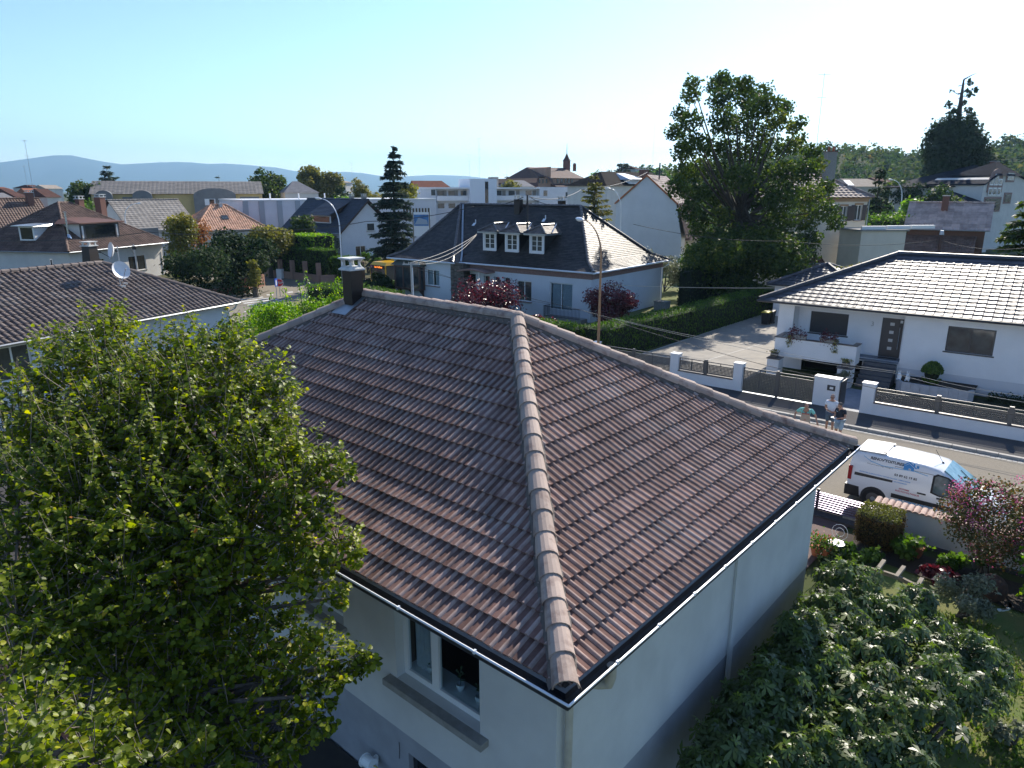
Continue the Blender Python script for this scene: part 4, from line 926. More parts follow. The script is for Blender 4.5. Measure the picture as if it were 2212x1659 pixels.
# ------------------------------------------------------------------ other houses
def c1(x,y):return ((x/2.212)/1.8228,(560+y/2.212)/1.8228)
def c2(x,y):return ((900+x/2.212)/1.8228,(560+y/2.212)/1.8228)
def c4(x,y):return ((2500+x/1.659)/1.8228,(250+y/1.659)/1.8228)
def c5(x,y):return ((3200+x/2.0733)/1.8228,(250+y/2.0733)/1.8228)
def cr(x,y):return ((1800+x/2.4578)/1.8228,(560+y/2.4578)/1.8228)
M['brown_tile']=mat('tile_brown',(.115,.066,.048),(.16,.10,.075),3,.75,tintmix=(.7,1.3),c3=(.09,.055,.045),s3=.6)
M['dark_tile']=mat('tile_dark_brown',(.115,.085,.075),(.16,.125,.11),4,.7,tintmix=(.8,1.2),c3=(.20,.17,.15),s3=.9)
M['grey_tile']=mat('tile_grey',(.25,.23,.21),(.19,.175,.165),3,.8,tintmix=(.8,1.15))
M['orange_tile']=mat('tile_orange',(.52,.25,.14),(.62,.36,.24),3,.75,tintmix=(.75,1.2))
M['blue_tile']=mat('tile_blue_black',(.022,.026,.042),(.035,.038,.05),3,.45,spec=.6,tintmix=(.7,1.3))
M['pink_tile']=mat('tile_pinkish',(.42,.32,.28),(.25,.18,.16),2.2,.75,tintmix=(.75,1.25))
M['red_tile']=mat('tile_dark_red',(.15,.055,.04),(.10,.045,.035),2,.8,tintmix=(.8,1.2))
M['cream']=mat('render_cream',(.72,.66,.56),(.66,.60,.50),.8,.9);M['offwhite']=mat('render_offwhite',(.66,.64,.60),(.58,.56,.53),.7,.9)
M['yellow_wall']=mat('render_yellow',(.62,.46,.20),(.55,.41,.18),.8,.9);M['grey_wall']=mat('render_grey',(.22,.22,.215),(.18,.18,.18),.8,.9)
M['bluewhite']=mat('render_cool_white',(.66,.69,.74),(.60,.63,.68),.6,.9);M['salmon']=mat('render_salmon',(.42,.25,.17),(.36,.21,.15),1,.9)
M['shutter']=mat('shutter_dark',(.07,.05,.045),rough=.6);M['brick']=mat('chimney_brick',(.20,.09,.065),(.14,.07,.055),10,.9)
M['boards']=mat('boards_brown',(.13,.055,.03),(.09,.04,.022),3,.7,stretch=(6,6,1))
def bell(f):return.5-.5*math.cos(2*math.pi*f)
SMP=(0,.2,.4,.6,.8)
def chimney(parent,x,y,z0,z1,sx=.5,sy=.5,m=None,cap='slab',nm='chimney'):
    c=MB();c.box(x-sx/2,y-sy/2,z0,x+sx/2,y+sy/2,z1);co=c.build(nm,m or M['brick'],parent);c=MB();e=.08
    c.box(x-sx/2-e,y-sy/2-e,z1+.002,x+sx/2+e,y+sy/2+e,z1+.07)
    if cap=='slab':
        for a in (-1,1):
            for b in (-1,1):c.cbox((x+a*sx*.38,y+b*sy*.38,z1+.07),.09,.09,.25)
        c.box(x-sx/2-e,y-sy/2-e,z1+.322,x+sx/2+e,y+sy/2+e,z1+.39);c.build('chimney_cap',M['capstone'],co)
    elif cap=='pots':
        c.build('chimney_cap',M['brick'],co)
        for a in (-1,1):p=MB();p.cyl((x+a*sx*.25,y,z1+.07),(x+a*sx*.25,y,z1+.55),.15,.12,10);p.build('chimney_pot',M['terracotta'],co)
    else:c.build('chimney_cap',M['capstone'],co)
    return co
def ghouse(label,pL,pR,ze,depth,zr,kind='gable',wall=None,roof=None,over=.45,wins=(),base=0.0,tile=(.4,.35,.05),inset=None,ext=(0,0),name='house',wk=None,right=(),cols=2,rows=1,caps=True,shutters=False,split=None,prof=bell,cat='house',group=None,break_=None,holes_left=()):
    A,B=az(*pL,ze),az(*pR,ze);d=(B-A);ang=math.degrees(math.atan2(d.y,d.x));F=Fr(A.x,A.y,ang);w=d.length;wall=wall or M['offwhite'];roof=roof or M['brown_tile']
    x0,x1,y0,y1=A.x-ext[0],A.x+w+ext[1],A.y,A.y+depth;H=F.thing(name,label,cat,group);o=over
    wx0,wx1,wy0,wy1=x0+o,x1-o,y0+o,y1-o;hs=[];wk=wk or dict(m_frame=M['frame_white'],m_glass=M['glass_dark'])
    for r in wins:
        a,b=F.cY(r[0],r[1],wy0),F.cY(r[2],r[3],wy0);c_=(r[4] if len(r)>4 else cols)
        hs.append((a.x,max(b.x,a.x+.3),max(b.z,base+.05),min(max(a.z,b.z+.3),ze-.08),c_))
    hr=[]
    for r in right:
        a,b=F.cX(r[0],r[1],wx1),F.cX(r[2],r[3],wx1);ya,yb=min(a.y,b.y),max(a.y,b.y);hr.append((ya,max(yb,ya+.3),max(b.z,base+.05),max(a.z,b.z+.3),r[4] if len(r)>4 else cols))
    m=MB();top=ze-.06;hr_ok=[h for h in hr if h[3]<top];hr_hi=[h for h in hr if h[3]>=top]
    wall_grid(m,(wx0,wy0,0),(1,0,0),wx1-wx0,base,top,[(h[0]-wx0,h[1]-wx0,h[2],h[3]) for h in hs],nin=(0,1,0),depth=.14)
    wall_grid(m,(wx1,wy0,0),(0,1,0),wy1-wy0,base,top,[(h[0]-wy0,h[1]-wy0,h[2],h[3]) for h in hr_ok],nin=(-1,0,0),depth=.14)
    wall_grid(m,(wx0,wy1,0),(1,0,0),wx1-wx0,base,top,[],nin=(0,-1,0));wall_grid(m,(wx0,wy0,0),(0,1,0),wy1-wy0,base,top,[],nin=(1,0,0))
    half=depth/2;xm=(x0+x1)/2;t=.10
    if kind=='gable':
        for X in (wx0,wx1):m.add([(X,wy0,top),(X,wy1,top),(X,y0+half,top+(zr-ze)*(half-o)/half)],[(0,1,2)])
    if kind=='gfront':
        hw=(x1-x0)/2;
        for Y in (wy0,wy1):m.add([(wx0,Y,top),(wx1,Y,top),(xm,Y,top+(zr-ze)*(hw-o)/hw)],[(0,1,2)])
    m.build('wall',wall,H)
    for h in hs:window_unit(H,(h[0],wy0,0),(1,0,0),h[1]-h[0],h[2],h[3],(0,1,0),cols=h[4],rows=rows,fr=.07,depth=.06,sill=.08,m_sill=M['sill'],**wk)
    for h in hr:window_unit(H,(wx1 if h in hr_ok else wx1+.08,h[0],0),(0,1,0),h[1]-h[0],h[2],h[3],(-1,0,0),cols=h[4],rows=rows,fr=.07,depth=.06 if h in hr_ok else 0,sill=.08,m_sill=M['sill'],**wk)
    if shutters:
        for h in hs:
            for xx in (h[0]-.48,h[1]+.02):s=MB();s.box(xx,wy0-.05,h[2],xx+.46,wy0-.01,h[3]);s.build('shutter',M['shutter'],H)
    rf=MB();un=MB();ex,ew,ea=tile;faces=[]
    if kind=='hip':
        ins=inset or half;s1=math.atan((zr-ze)/half);s2=math.atan((zr-ze)/ins)
        R0,R1=Vector((x0+ins,y0+half,zr)),Vector((x1-ins,y0+half,zr));L=x1-x0
        faces=[((x0,y0),(1,0),(0,1),L,s1,lambda u:min(u/ins*half,(L-u)/ins*half,half)),((x1,y1),(-1,0),(0,-1),L,s1,lambda u:min(u/ins*half,(L-u)/ins*half,half)),((x1,y0),(0,1),(-1,0),depth,s2,lambda u:min(u,depth-u)/half*ins),((x0,y1),(0,-1),(1,0),depth,s2,lambda u:min(u,depth-u)/half*ins)]
        un.add([(x0,y0,ze-.03),(x1,y0,ze-.03),(x1,y1,ze-.03),(x0,y1,ze-.03),R0-Vector((0,0,.04)),R1-Vector((0,0,.04))],[(0,1,5,4),(1,2,5),(2,3,4,5),(3,0,4),(3,2,1,0)])
        lines=[((x0,y0,ze),R0),((x0,y1,ze),R0),((x1,y0,ze),R1),((x1,y1,ze),R1),(R0,R1)]
    elif kind=='gable':
        s1=math.atan((zr-ze)/half);L=x1-x0;R0,R1=Vector((x0,y0+half,zr)),Vector((x1,y0+half,zr))
        faces=[((x0,y0),(1,0),(0,1),L,s1,lambda u:half),((x1,y1),(-1,0),(0,-1),L,s1,lambda u:half)];lines=[(R0,R1)]
        un.add([(x0+.02,y0+.02,ze-.12),(x1-.02,y0+.02,ze-.12),(x1-.02,y0+half,zr-.12),(x0+.02,y0+half,zr-.12),(x0+.02,y0+.02,ze-.005),(x1-.02,y0+.02,ze-.005),(x1-.02,y0+half,zr-.005),(x0+.02,y0+half,zr-.005)],[(0,3,2,1),(4,5,6,7),(0,1,5,4),(0,4,7,3),(1,2,6,5)])
        un.add([(x0+.02,y1-.02,ze-.12),(x1-.02,y1-.02,ze-.12),(x1-.02,y0+half,zr-.12),(x0+.02,y0+half,zr-.12),(x0+.02,y1-.02,ze-.005),(x1-.02,y1-.02,ze-.005),(x1-.02,y0+half,zr-.005),(x0+.02,y0+half,zr-.005)],[(0,1,2,3),(4,7,6,5),(0,4,5,1),(0,3,7,4),(1,5,6,2)])
    elif kind=='gfront':
        hw=(x1-x0)/2;s1=math.atan((zr-ze)/hw);L=depth;R0,R1=Vector((xm,y0,zr)),Vector((xm,y1,zr))
        faces=[((x1,y0),(0,1),(-1,0),L,s1,lambda u:hw),((x0,y1),(0,-1),(1,0),L,s1,lambda u:hw)];lines=[(R0,R1)]
        for X in (x0+.02,x1-.02):un.add([(X,y0+.02,ze-.12),(X,y1-.02,ze-.12),(xm,y1-.02,zr-.12),(xm,y0+.02,zr-.12),(X,y0+.02,ze-.005),(X,y1-.02,ze-.005),(xm,y1-.02,zr-.005),(xm,y0+.02,zr-.005)],[(0,1,2,3),(4,5,6,7),(0,4,7,3),(1,2,6,5),(0,1,5,4)])
    if kind=='flat':
        m=MB();m.box(x0,y0,ze,x1,y1,zr);ro=m.build('roof',roof,H)
    else:
        for (q,eu,ei,L_,sl,fn) in faces:
            c_,s_=math.cos(sl),math.sin(sl)
            tile_face(rf,(*q,ze),Vector((*eu,0)),L_,Vector((*ei,0))*c_+Vector((0,0,s_)),lambda u:fn(u)/c_,expo=ex,wave=ew,amp=ea,step=.035,samples=SMP,prof=prof)
        ro=rf.build('roof',roof,H);un.build('underlay',M['wood_dark'],ro)
        if caps:
            cm=MB()
            for p,q in lines:ridge_caps(cm,Vector(p)+Vector((0,0,.04)),Vector(q)+Vector((0,0,.04)),r=.14,length=.45,n=5)
            cm.build('ridge_tiles',roof,ro)
        g=MB();g.cyl((x0,y0-.07,ze-.06),(x1,y0-.07,ze-.06),.07,n=6)
        if kind=='hip':g.cyl((x1+.07,y0,ze-.06),(x1+.07,y1,ze-.06),.07,n=6);g.cyl((x0-.07,y0,ze-.06),(x0-.07,y1,ze-.06),.07,n=6)
        if kind=='gfront':g.cyl((x1+.07,y0,ze-.06),(x1+.07,y1,ze-.06),.07,n=6)
        g.build('gutter',M['zinc'],H)
    return H,F,dict(x0=x0,x1=x1,y0=y0,y1=y1,half=half,ro=ro,ze=ze,zr=zr,wy0=wy0,wx1=wx1)
def yagi(label,p,h=2.2,n=6,group=None,rz=0.0):
    p=Vector(p);m=MB();t=thing('tv_aerial',label,'aerial',p,group);m.cyl(p,p+Vector((0,0,h)),.025,n=5);m.build('mast',M['steel'],t);m=MB();c,s=math.cos(rz),math.sin(rz)
    for (z,L) in ((h*.98,1.3),(h*.72,.9)):
        a=p+Vector((-c*L/2,-s*L/2,z));b=p+Vector((c*L/2,s*L/2,z));m.cyl(a,b,.014,n=4)
        for i in range(n):q=a.lerp(b,i/(n-1));l=.42-.03*i;m.cyl(q-Vector((-s*l,c*l,0)),q+Vector((-s*l,c*l,0)),.009,n=4)
    m.build('antenna',M['steel'],t);return t
# ---- slate roofed house in the middle
def build_slate():
    F=Fr(-31.5,45.8,3.3);H=F.thing('house','white single-storey house with a steep near-black tile roof and three dormers','house');ex=(1,0,0)
    x1,y0,y1,ze,zr=-31.5,45.8,59.2,4.1,8.95;xw=-45.7;x0=F.cZ(834,556,ze).x;yw=y0-.75;half=(y1-y0)/2;ry=y0+half
    o=.45;m=MB();wx1=x1-o;wy0=y0+o;wyw=yw+o
    def H2(a,b,y):p,q=F.cY(*c3(*a),y),F.cY(*c3(*b),y);return (p.x,q.x,q.z,p.z)
    big=H2((1225,778),(1388,955),wy0);mid=H2((985,752),(1092,870),wy0);sm=[H2(a,b,wy0) for a,b in (((750,728),(788,805)),((822,733),(862,812)),((895,740),(938,825)))];dr=H2((605,705),(690,850),wy0);lf=H2((330,690),(425,790),wyw)
    sm=[(s[0],s[0]+.62,1.95,3.05) for s in sm];mid=(mid[0],mid[1],1.15,2.9);big=(big[0],big[1],.75,3.0);dr=(dr[0],dr[1],.3,3.1);lf=(lf[0],lf[1],1.75,3.25)
    wall_grid(m,(xw,wy0,0),ex,wx1-xw,0,ze-.05,[(h[0]-xw,h[1]-xw,h[2],h[3]) for h in (big,mid,*sm,dr)],nin=(0,1,0));wl=x0+o
    wall_grid(m,(wl,wyw,0),ex,xw-wl,0,ze-.05,[(lf[0]-wl,lf[1]-wl,lf[2],lf[3])],nin=(0,1,0));m.add([(xw,wyw,0),(xw,wy0,0),(xw,wy0,ze),(xw,wyw,ze)],[(0,1,2,3)])
    wall_grid(m,(wx1,wy0,0),(0,1,0),y1-o-wy0,0,ze-.05,[],nin=(-1,0,0));wall_grid(m,(wl,y1-o,0),ex,wx1-wl,0,ze-.05,[],nin=(0,-1,0));wall_grid(m,(wl,wyw,0),(0,1,0),y1-o-wyw,0,ze-.05,[],nin=(1,0,0));m.build('wall',M['bluewhite'],H)
    b=MB();b.box(xw+.05,wy0-.03,ze-.62,wx1+.03,wy0-.003,ze-.14);b.box(wx1+.003,wy0-.003,ze-.62,wx1+.03,y1-o,ze-.14);b.build('frieze_band',M['rose'],H)
    # stone pillar, porch canopy
    b=MB();rng=random.Random(4)
    for z in np.arange(0,ze-.1,.14):
        xx=xw-.55;k=0
        while xx<xw+1.0:l=min(rng.uniform(.25,.5),xw+1.02-xx);b.box(xx+.008,wyw-.12-rng.uniform(0,.03),z+.006,xx+l-.008,wy0,z+.132,tint=rng.random());xx+=l
    b.build('stone_pillar',M['stonework'],H)
    b=MB();n=10;xa,xb=xw+.6,xw+3.9
    for i in range(n):
        u0,u1=i/n,(i+1)/n;z0_,z1_=3.25+.30*math.sin(math.pi*u0*.8+.3),3.25+.30*math.sin(math.pi*u1*.8+.3)
        b.hexa([(xa+(xb-xa)*u0,wy0-1.3,z0_),(xa+(xb-xa)*u1,wy0-1.3,z1_),(xa+(xb-xa)*u1,wy0-.005,z1_),(xa+(xb-xa)*u0,wy0-.005,z0_),(xa+(xb-xa)*u0,wy0-1.3,z0_+.14),(xa+(xb-xa)*u1,wy0-1.3,z1_+.14),(xa+(xb-xa)*u1,wy0-.005,z1_+.14),(xa+(xb-xa)*u0,wy0-.005,z0_+.14)])
    b.build('porch_canopy',M['rose'],H);b=MB();b.cyl((xb-.9,wy0-1.1,0),(xb-.9,wy0-1.1,3.5),.05,n=8);b.build('porch_post',M['white'],H)
    WK=dict(m_frame=M['frame_white'],m_glass=M['glass_grey'])
    window_unit(H,(big[0],wy0,0),ex,big[1]-big[0],big[2],big[3],(0,1,0),fr=.08,curtain=[(.06,.48),(.52,.94)],**{**WK,'m_glass':M['glass']},label='tall glazed door with pale curtains');window_unit(H,(mid[0],wy0,0),ex,mid[1]-mid[0],mid[2],mid[3],(0,1,0),fr=.08,sill=.12,m_sill=M['rose'],**WK)
    for s in sm:
        fo=window_unit(H,(s[0],wy0,0),ex,s[1]-s[0],s[2],s[3],(0,1,0),cols=1,fr=.06,**WK,label='narrow window behind a wrought iron grille');g=MB()
        for k in range(4):xx=s[0]+.05+k*(s[1]-s[0]-.1)/3;g.cyl((xx,wy0-.06,s[2]-.05),(xx,wy0-.06,s[3]+.02),.012,n=4)
        for k in range(3):zz=s[2]+.1+k*(s[3]-s[2]-.2)/2;g.cyl((s[0]-.04,wy0-.06,zz),(s[1]+.04,wy0-.06,zz),.012,n=4)
        g.build('grille',M['black_plastic'],fo)
    b=MB();b.box(sm[1][0]-.15,wy0-.14,1.78,sm[2][1]+.15,wy0-.003,1.9);b.box(sm[0][0]-.1,wy0-.14,1.78,sm[0][1]+.1,wy0-.003,1.9);b.build('sill',M['rose'],H)
    window_unit(H,(dr[0],wy0,0),ex,dr[1]-dr[0],dr[2],dr[3],(0,1,0),fr=.1,m_frame=M['wood_dark'],m_glass=M['glass_dark'],name='front_door');window_unit(H,(lf[0],wyw,0),ex,lf[1]-lf[0],lf[2],lf[3],(0,1,0),fr=.08,sill=.14,m_sill=M['rose'],curtain=[(.05,.4),(.6,.95)],**{**WK,'m_glass':M['glass']})
    # wooden bay window
    a,c=F.cY(*c3(95,650),wyw-.7),F.cY(*c3(285,830),wyw-.7);bx0,bx1,bz0,bz1=a.x,c.x,1.3,3.35;b=MB();by=wyw-.7
    b.box(bx0,by,bz0-.05,bx1,wyw-.003,bz0+.12)
    for xx in np.linspace(bx0,bx1-.16,4):b.box(xx,by,bz0+.12,xx+.16,by+.14,bz1)
    b.box(bx1-.14,wyw-.2,bz0+.12,bx1,wyw-.003,bz1);b.box(bx0,by,bz1,bx1,wyw-.003,bz1+.15)
    bo=b.build('bay_window',mat('bay_wood',(.13,.075,.06),(.10,.055,.045),3,.6),H);b=MB();b.box(bx0+.05,by+.06,bz0+.12,bx1-.05,by+.08,bz1);b.box(bx1-.07,by+.1,bz0+.12,bx1-.05,wyw-.2,bz1);b.build('pane',M['glass_grey'],bo)
    b=MB();b.hexa([(bx0-.25,by-.25,bz1+.152),(bx1+.25,by-.25,bz1+.152),(bx1+.25,wyw-.003,bz1+.152),(bx0-.25,wyw-.003,bz1+.152),(bx0-.0,by+.35,bz1+.55),(bx1,by+.35,bz1+.55),(bx1,wyw-.003,bz1+.6),(bx0,wyw-.003,bz1+.6)]);b.build('bay_roof',mat('copper_green',(.05,.075,.06),(.08,.07,.05),3,.6),bo)
    b=MB()
    for xx in (bx0+.1,(bx0+bx1)/2,bx1-.3):b.prism([(xx,wyw-.003,bz0-.05),(xx,by+.1,bz0-.05),(xx,wyw-.003,bz0-.7)],(.12,0,0))
    b.each('bracket',M['wood_dark'],bo)
    # roof with a flatter foot
    r0,zk=1.3,ze+.62;rw=-51.2;R1,R0=Vector((x1-5.6,ry,zr)),Vector((rw,ry,zr));rf=MB();P=dict(expo=.19,wave=.19,amp=.008,step=.028,samples=(0,.5,.96),prof=lambda f:0.0 if f>.9 else 1.0)
    def face(o,eu,ei,L,insL,insR,run,zb,zt,start=0):
        sl=math.atan((zt-zb)/run);c_,s_=math.cos(sl),math.sin(sl)
        tile_face(rf,(*o,zb),Vector((*eu,0)),L,Vector((*ei,0))*c_+Vector((0,0,s_)),lambda u:min(u/insL if insL else 9,(L-u)/insR if insR else 9,run)/c_,ustart=start,**P)
    insx=(5.6-r0)/(half-r0)
    for (y_,s,nm) in ((y0,1,0),):
        face((xw,y_),(1,0),(0,1),x1-xw,0,1,r0,ze,zk);face((rw-.1,y_+r0),(1,0),(0,1),x1-r0-rw+.1,0,insx,half-r0,zk,zr)
    face((x1,y0),(0,1),(-1,0),y1-y0,1,1,r0,ze,zk)
    L2=y1-y0-2*r0;i2=(half-r0)/(5.6-r0);face((x1-r0,y0+r0),(0,1),(-1,0),L2,i2,i2,5.6-r0,zk,zr)
    hw=ry-yw;insl=(rw-x0-r0)/(hw-r0);ir=(xw-rw)/hw;face((x0,yw),(1,0),(0,1),xw-x0,1,ir,r0,ze,zk);face((x0+r0,yw+r0),(1,0),(0,1),xw-r0*ir-x0-r0,insl,ir,hw-r0,zk,zr);rf.add([(xw,yw,ze),(xw+.15,y0+.02,ze),(xw-r0*ir,yw+r0,zk),(xw-r0*ir+.1,y0+r0+.02,zk+.02),(rw,ry,zr)],[(0,1,3,2),(2,3,4)],tint=.9)
    face((x0,y1),(0,-1),(1,0),y1-yw,1,1,r0,ze,zk);LL=y1-yw-2*r0;face((x0+r0,y1-r0),(0,-1),(1,0),LL,LL/2/(rw-x0-r0),LL/2/(rw-x0-r0),rw-x0-r0,zk,zr)
    face((x1,y1),(-1,0),(0,-1),x1-x0,1,1,r0,ze,zk);face((x1-r0,y1-r0),(-1,0),(0,-1),x1-x0-2*r0,insx,insl,half-r0,zk,zr)
    ro=rf.build('roof',M['slate'],H);u=MB();dz=.03
    dz=.05;u.add([(x0,y0,ze-dz),(x1,y0,ze-dz),(x1,y1,ze-dz),(x0,y1,ze-dz),(x0+r0,y0+r0,zk-dz),(x1-r0,y0+r0,zk-dz),(x1-r0,y1-r0,zk-dz),(x0+r0,y1-r0,zk-dz),R0-Vector((0,0,.12)),R1-Vector((0,0,.12)),(x0,yw,ze-dz-.04),(xw,yw,ze-dz-.04),(xw,y0,ze-dz-.04)],[(0,1,5,4),(0,12,11,10),(1,2,6,5),(2,3,7,6),(3,0,4,7),(4,5,9,8),(5,6,9),(6,7,8,9),(7,4,8),(3,2,1,0)]);u.build('underlay',M['wood_dark'],ro)
    c=MB()
    for ps in (((x1,y0,ze),(x1-r0,y0+r0,zk),R1),((x1,y1,ze),(x1-r0,y1-r0,zk),R1),((x0,yw,ze),(x0+r0,yw+r0,zk),R0),((xw,yw,ze),(xw-r0*ir,yw+r0,zk),R0)):
        for a_,b_ in zip(ps[:-1],ps[1:]):ridge_caps(c,Vector(a_)+Vector((0,0,.03)),Vector(b_)+Vector((0,0,.03)),r=.13,length=.38,n=5,flare=1.25)
    ridge_caps(c,R0+Vector((0,0,.04)),R1+Vector((0,0,.04)),r=.13,length=.38,n=5,flare=1.2);c.build('ridge_tiles',mat('ridge_glossy',(.10,.085,.08),(.06,.05,.05),4,.38,spec=.8,tintmix=(.6,1.4)),ro)
    c=MB();v0,v1=Vector((xw+.25,y0,ze+.05)),Vector((xw+.2-r0*ir,y0+r0,zk+.06));v2=Vector((rw+.35,ry-.2,zr+.0))
    for a_,b_ in ((v0,v1),(v1,v2)):d=b_-a_;c.obox(a_,(.22,0,0),d,(0,-.02,.03))
    c.build('valley_flashing',M['zinc'],ro)
    g=MB()
    g.cyl((xw+.2,y0-.07,ze-.05),(x1+.07,y0-.07,ze-.05),.075,n=6);g.cyl((x1+.07,y0-.07,ze-.05),(x1+.07,y1,ze-.05),.075,n=6);g.cyl((x0,yw-.07,ze-.05),(xw+.3,yw-.07,ze-.05),.075,n=6);g.build('gutter',M['zinc_white'],H)
    g=MB();g.tube([(x1+.07,y1-.3,ze-.1),(x1+.07,y1-.3,ze-.35),(wx1+.08,y1-.6,ze-.7),(wx1+.08,y1-.6,.1)],.05,8);g.build('downpipe',M['zinc_white'],H)
    # dormers
    sl=math.atan((zr-zk)/(half-r0));pr=F.W(xw,y0+r0,zk);nrm=F.ex.cross(F.ey*math.cos(sl)+Vector((0,0,math.sin(sl))))
    rho=(zr-zk)/(half-r0)
    for (ax,ay,bx_,by_,lab) in ((733,408,845,523,None),(892,412,1008,533,None),(1066,424,1192,545,None)):
        q=F.L(aP(*c3((ax+bx_)/2,by_+8),pr,nrm));xc,yd,zb=q.x,q.y-.02,q.z+.06;wd,hd=1.52,1.62;D=hd/rho+.5
        d=MB();t=.17
        d.box(xc-wd/2,yd,zb-.15,xc+wd/2,yd+.1,zb+.12);d.box(xc-wd/2,yd,zb+hd-.13,xc+wd/2,yd+.1,zb+hd);d.box(xc-wd/2,yd,zb+.12,xc-wd/2+t,yd+.1,zb+hd-.13);d.box(xc+wd/2-t,yd,zb+.12,xc+wd/2,yd+.1,zb+hd-.13)
        do=d.build('dormer',M['frame_white'],H);d=MB();yb=yd+hd/rho
        for s in (-1,1):X=xc+s*(wd/2-.01);d.prism([(X,yd+.1,zb-.1),(X,yd+.1,zb+hd),(X,yb+.1,zb+hd)],(-s*.05,0,0))
        d.each('cheek',M['slate'],do)
        fo=window_unit(do,(xc-wd/2+t,yd+.06,0),ex,wd-2*t,zb+.12,zb+hd-.13,(0,1,0),cols=2,rows=3,fr=.08,bar=.05,depth=.0,m_frame=M['frame_white'],m_glass=M['glass_grey'])
        d=MB();ww=wd/2+.35;zz=zb+hd+.04;e1=.95;zrr=zz+.62;yf=yd-.3;ybk=yd+(zrr-zb)/rho+.15;ridge0=Vector((xc+.0,yf+e1,zrr));ridge1=Vector((xc,ybk,zrr))
        for (o_,eu_,L_,fn,ei_,rn) in (((xc-ww,yf),(1,0),2*ww,lambda u:min(u,2*ww-u)/ww*e1,(0,1),e1),((xc+ww,yf),(0,1),ybk-yf,lambda u:min(u/e1*ww,ww),(-1,0),ww),((xc-ww,ybk),(0,-1),ybk-yf,lambda u:min((ybk-yf-u)/e1*ww,ww),(1,0),ww)):
            s_l=math.atan((zrr-zz)/rn);c_,s_=math.cos(s_l),math.sin(s_l)
            tile_face(d,(*o_,zz),Vector((*eu_,0)),L_,Vector((*ei_,0))*c_+Vector((0,0,s_)),lambda u:fn(u)/c_,**P)
        dr_=d.build('dormer_roof',mat('dormer_tile',(.16,.12,.10),(.09,.07,.06),6,.5,spec=.6,tintmix=(.5,1.5)),do)
        d=MB();d.add([(xc-ww,yf,zz-.02),(xc+ww,yf,zz-.02),(xc+ww,ybk,zz-.02),(xc-ww,ybk,zz-.02),ridge0-Vector((0,0,.04)),ridge1-Vector((0,0,.04))],[(0,1,4),(1,2,5,4),(2,3,5),(3,0,4,5),(3,2,1,0)]);d.box(xc-ww-.02,yf-.04,zz-.16,xc+ww+.02,yf+.0,zz-.02);d.box(xc+ww,yf,zz-.16,xc+ww+.03,yd+hd/rho,zz-.02);d.build('fascia',M['zinc'],do)
        d=MB();ridge_caps(d,ridge0+Vector((0,0,.03)),ridge1+Vector((0,0,.03)),r=.11,length=.33,n=5)
        for X in (xc-ww,xc+ww):ridge_caps(d,(X,yf,zz+.03),ridge0+Vector((0,0,.03)),r=.10,length=.33,n=5)
        d.build('ridge_tiles',MATS['ridge_glossy'],do)
        d=MB();d.obox((xc+ww-.02,yf+.9,zz+.06),(.14,0,0),(-.55,(zrr-zb)/rho*.5,.66),(.01,0,.02));d.obox((xc-wd/2-.1,yd-.32,zb-.42),(wd+.2,0,0),(0,.34,.30),(0,0,.03));d.each('flashing',M['zinc'],do)
    for (px,py,sx,h,lab) in ((1005,215,.62,1.15,1),(1312,205,.5,.8,2)):
        q=F.cY(*c3(px,py),ry-.6 if lab==1 else ry+.5);chimney(H,q.x,ry-.75 if lab==1 else ry+.5,zr-1.6,zr+.45+(.1 if lab==1 else 0),sx,.55,M['brownclad'])
    for (px,py) in ((688,330),(1195,300)):
        q=F.L(aP(*c3(px,py),pr,nrm));v=MB();v.tube([(q.x,q.y,q.z),(q.x,q.y-.02,q.z+.35)],.05,8);v.obox((q.x-.2,q.y-.35,q.z-.22),(.3,0,0),(0,.3,.3*rho),(0,0,.03));v.build('roof_vent',M['zinc_white'],ro)
    q=F.cY(*c3(1180,960),wy0-1.0);b=MB();xa,xb=q.x,q.x+3.6;yb=wy0-1.0
    for xx in np.arange(xa,xb,.13):b.cyl((xx,yb,.35),(xx,yb,1.15),.014,n=4)
    b.cyl((xa,yb,1.17),(xb,yb,1.17),.025,n=5);b.cyl((xa,yb,.38),(xb,yb,.38),.018,n=5);b.cyl((xa,yb,1.17),(xa,wy0,1.17),.025,n=5)
    for yy in np.arange(yb,wy0,.13):b.cyl((xa,yy,.35),(xa,yy,1.15),.014,n=4)
    b.build('railing',M['black_plastic'],H)
    b=MB();b.box(xa,yb-.05,0,xb,wy0-.003,.33);b.build('step_platform',M['sill'],H)
    return F
FS=build_slate()
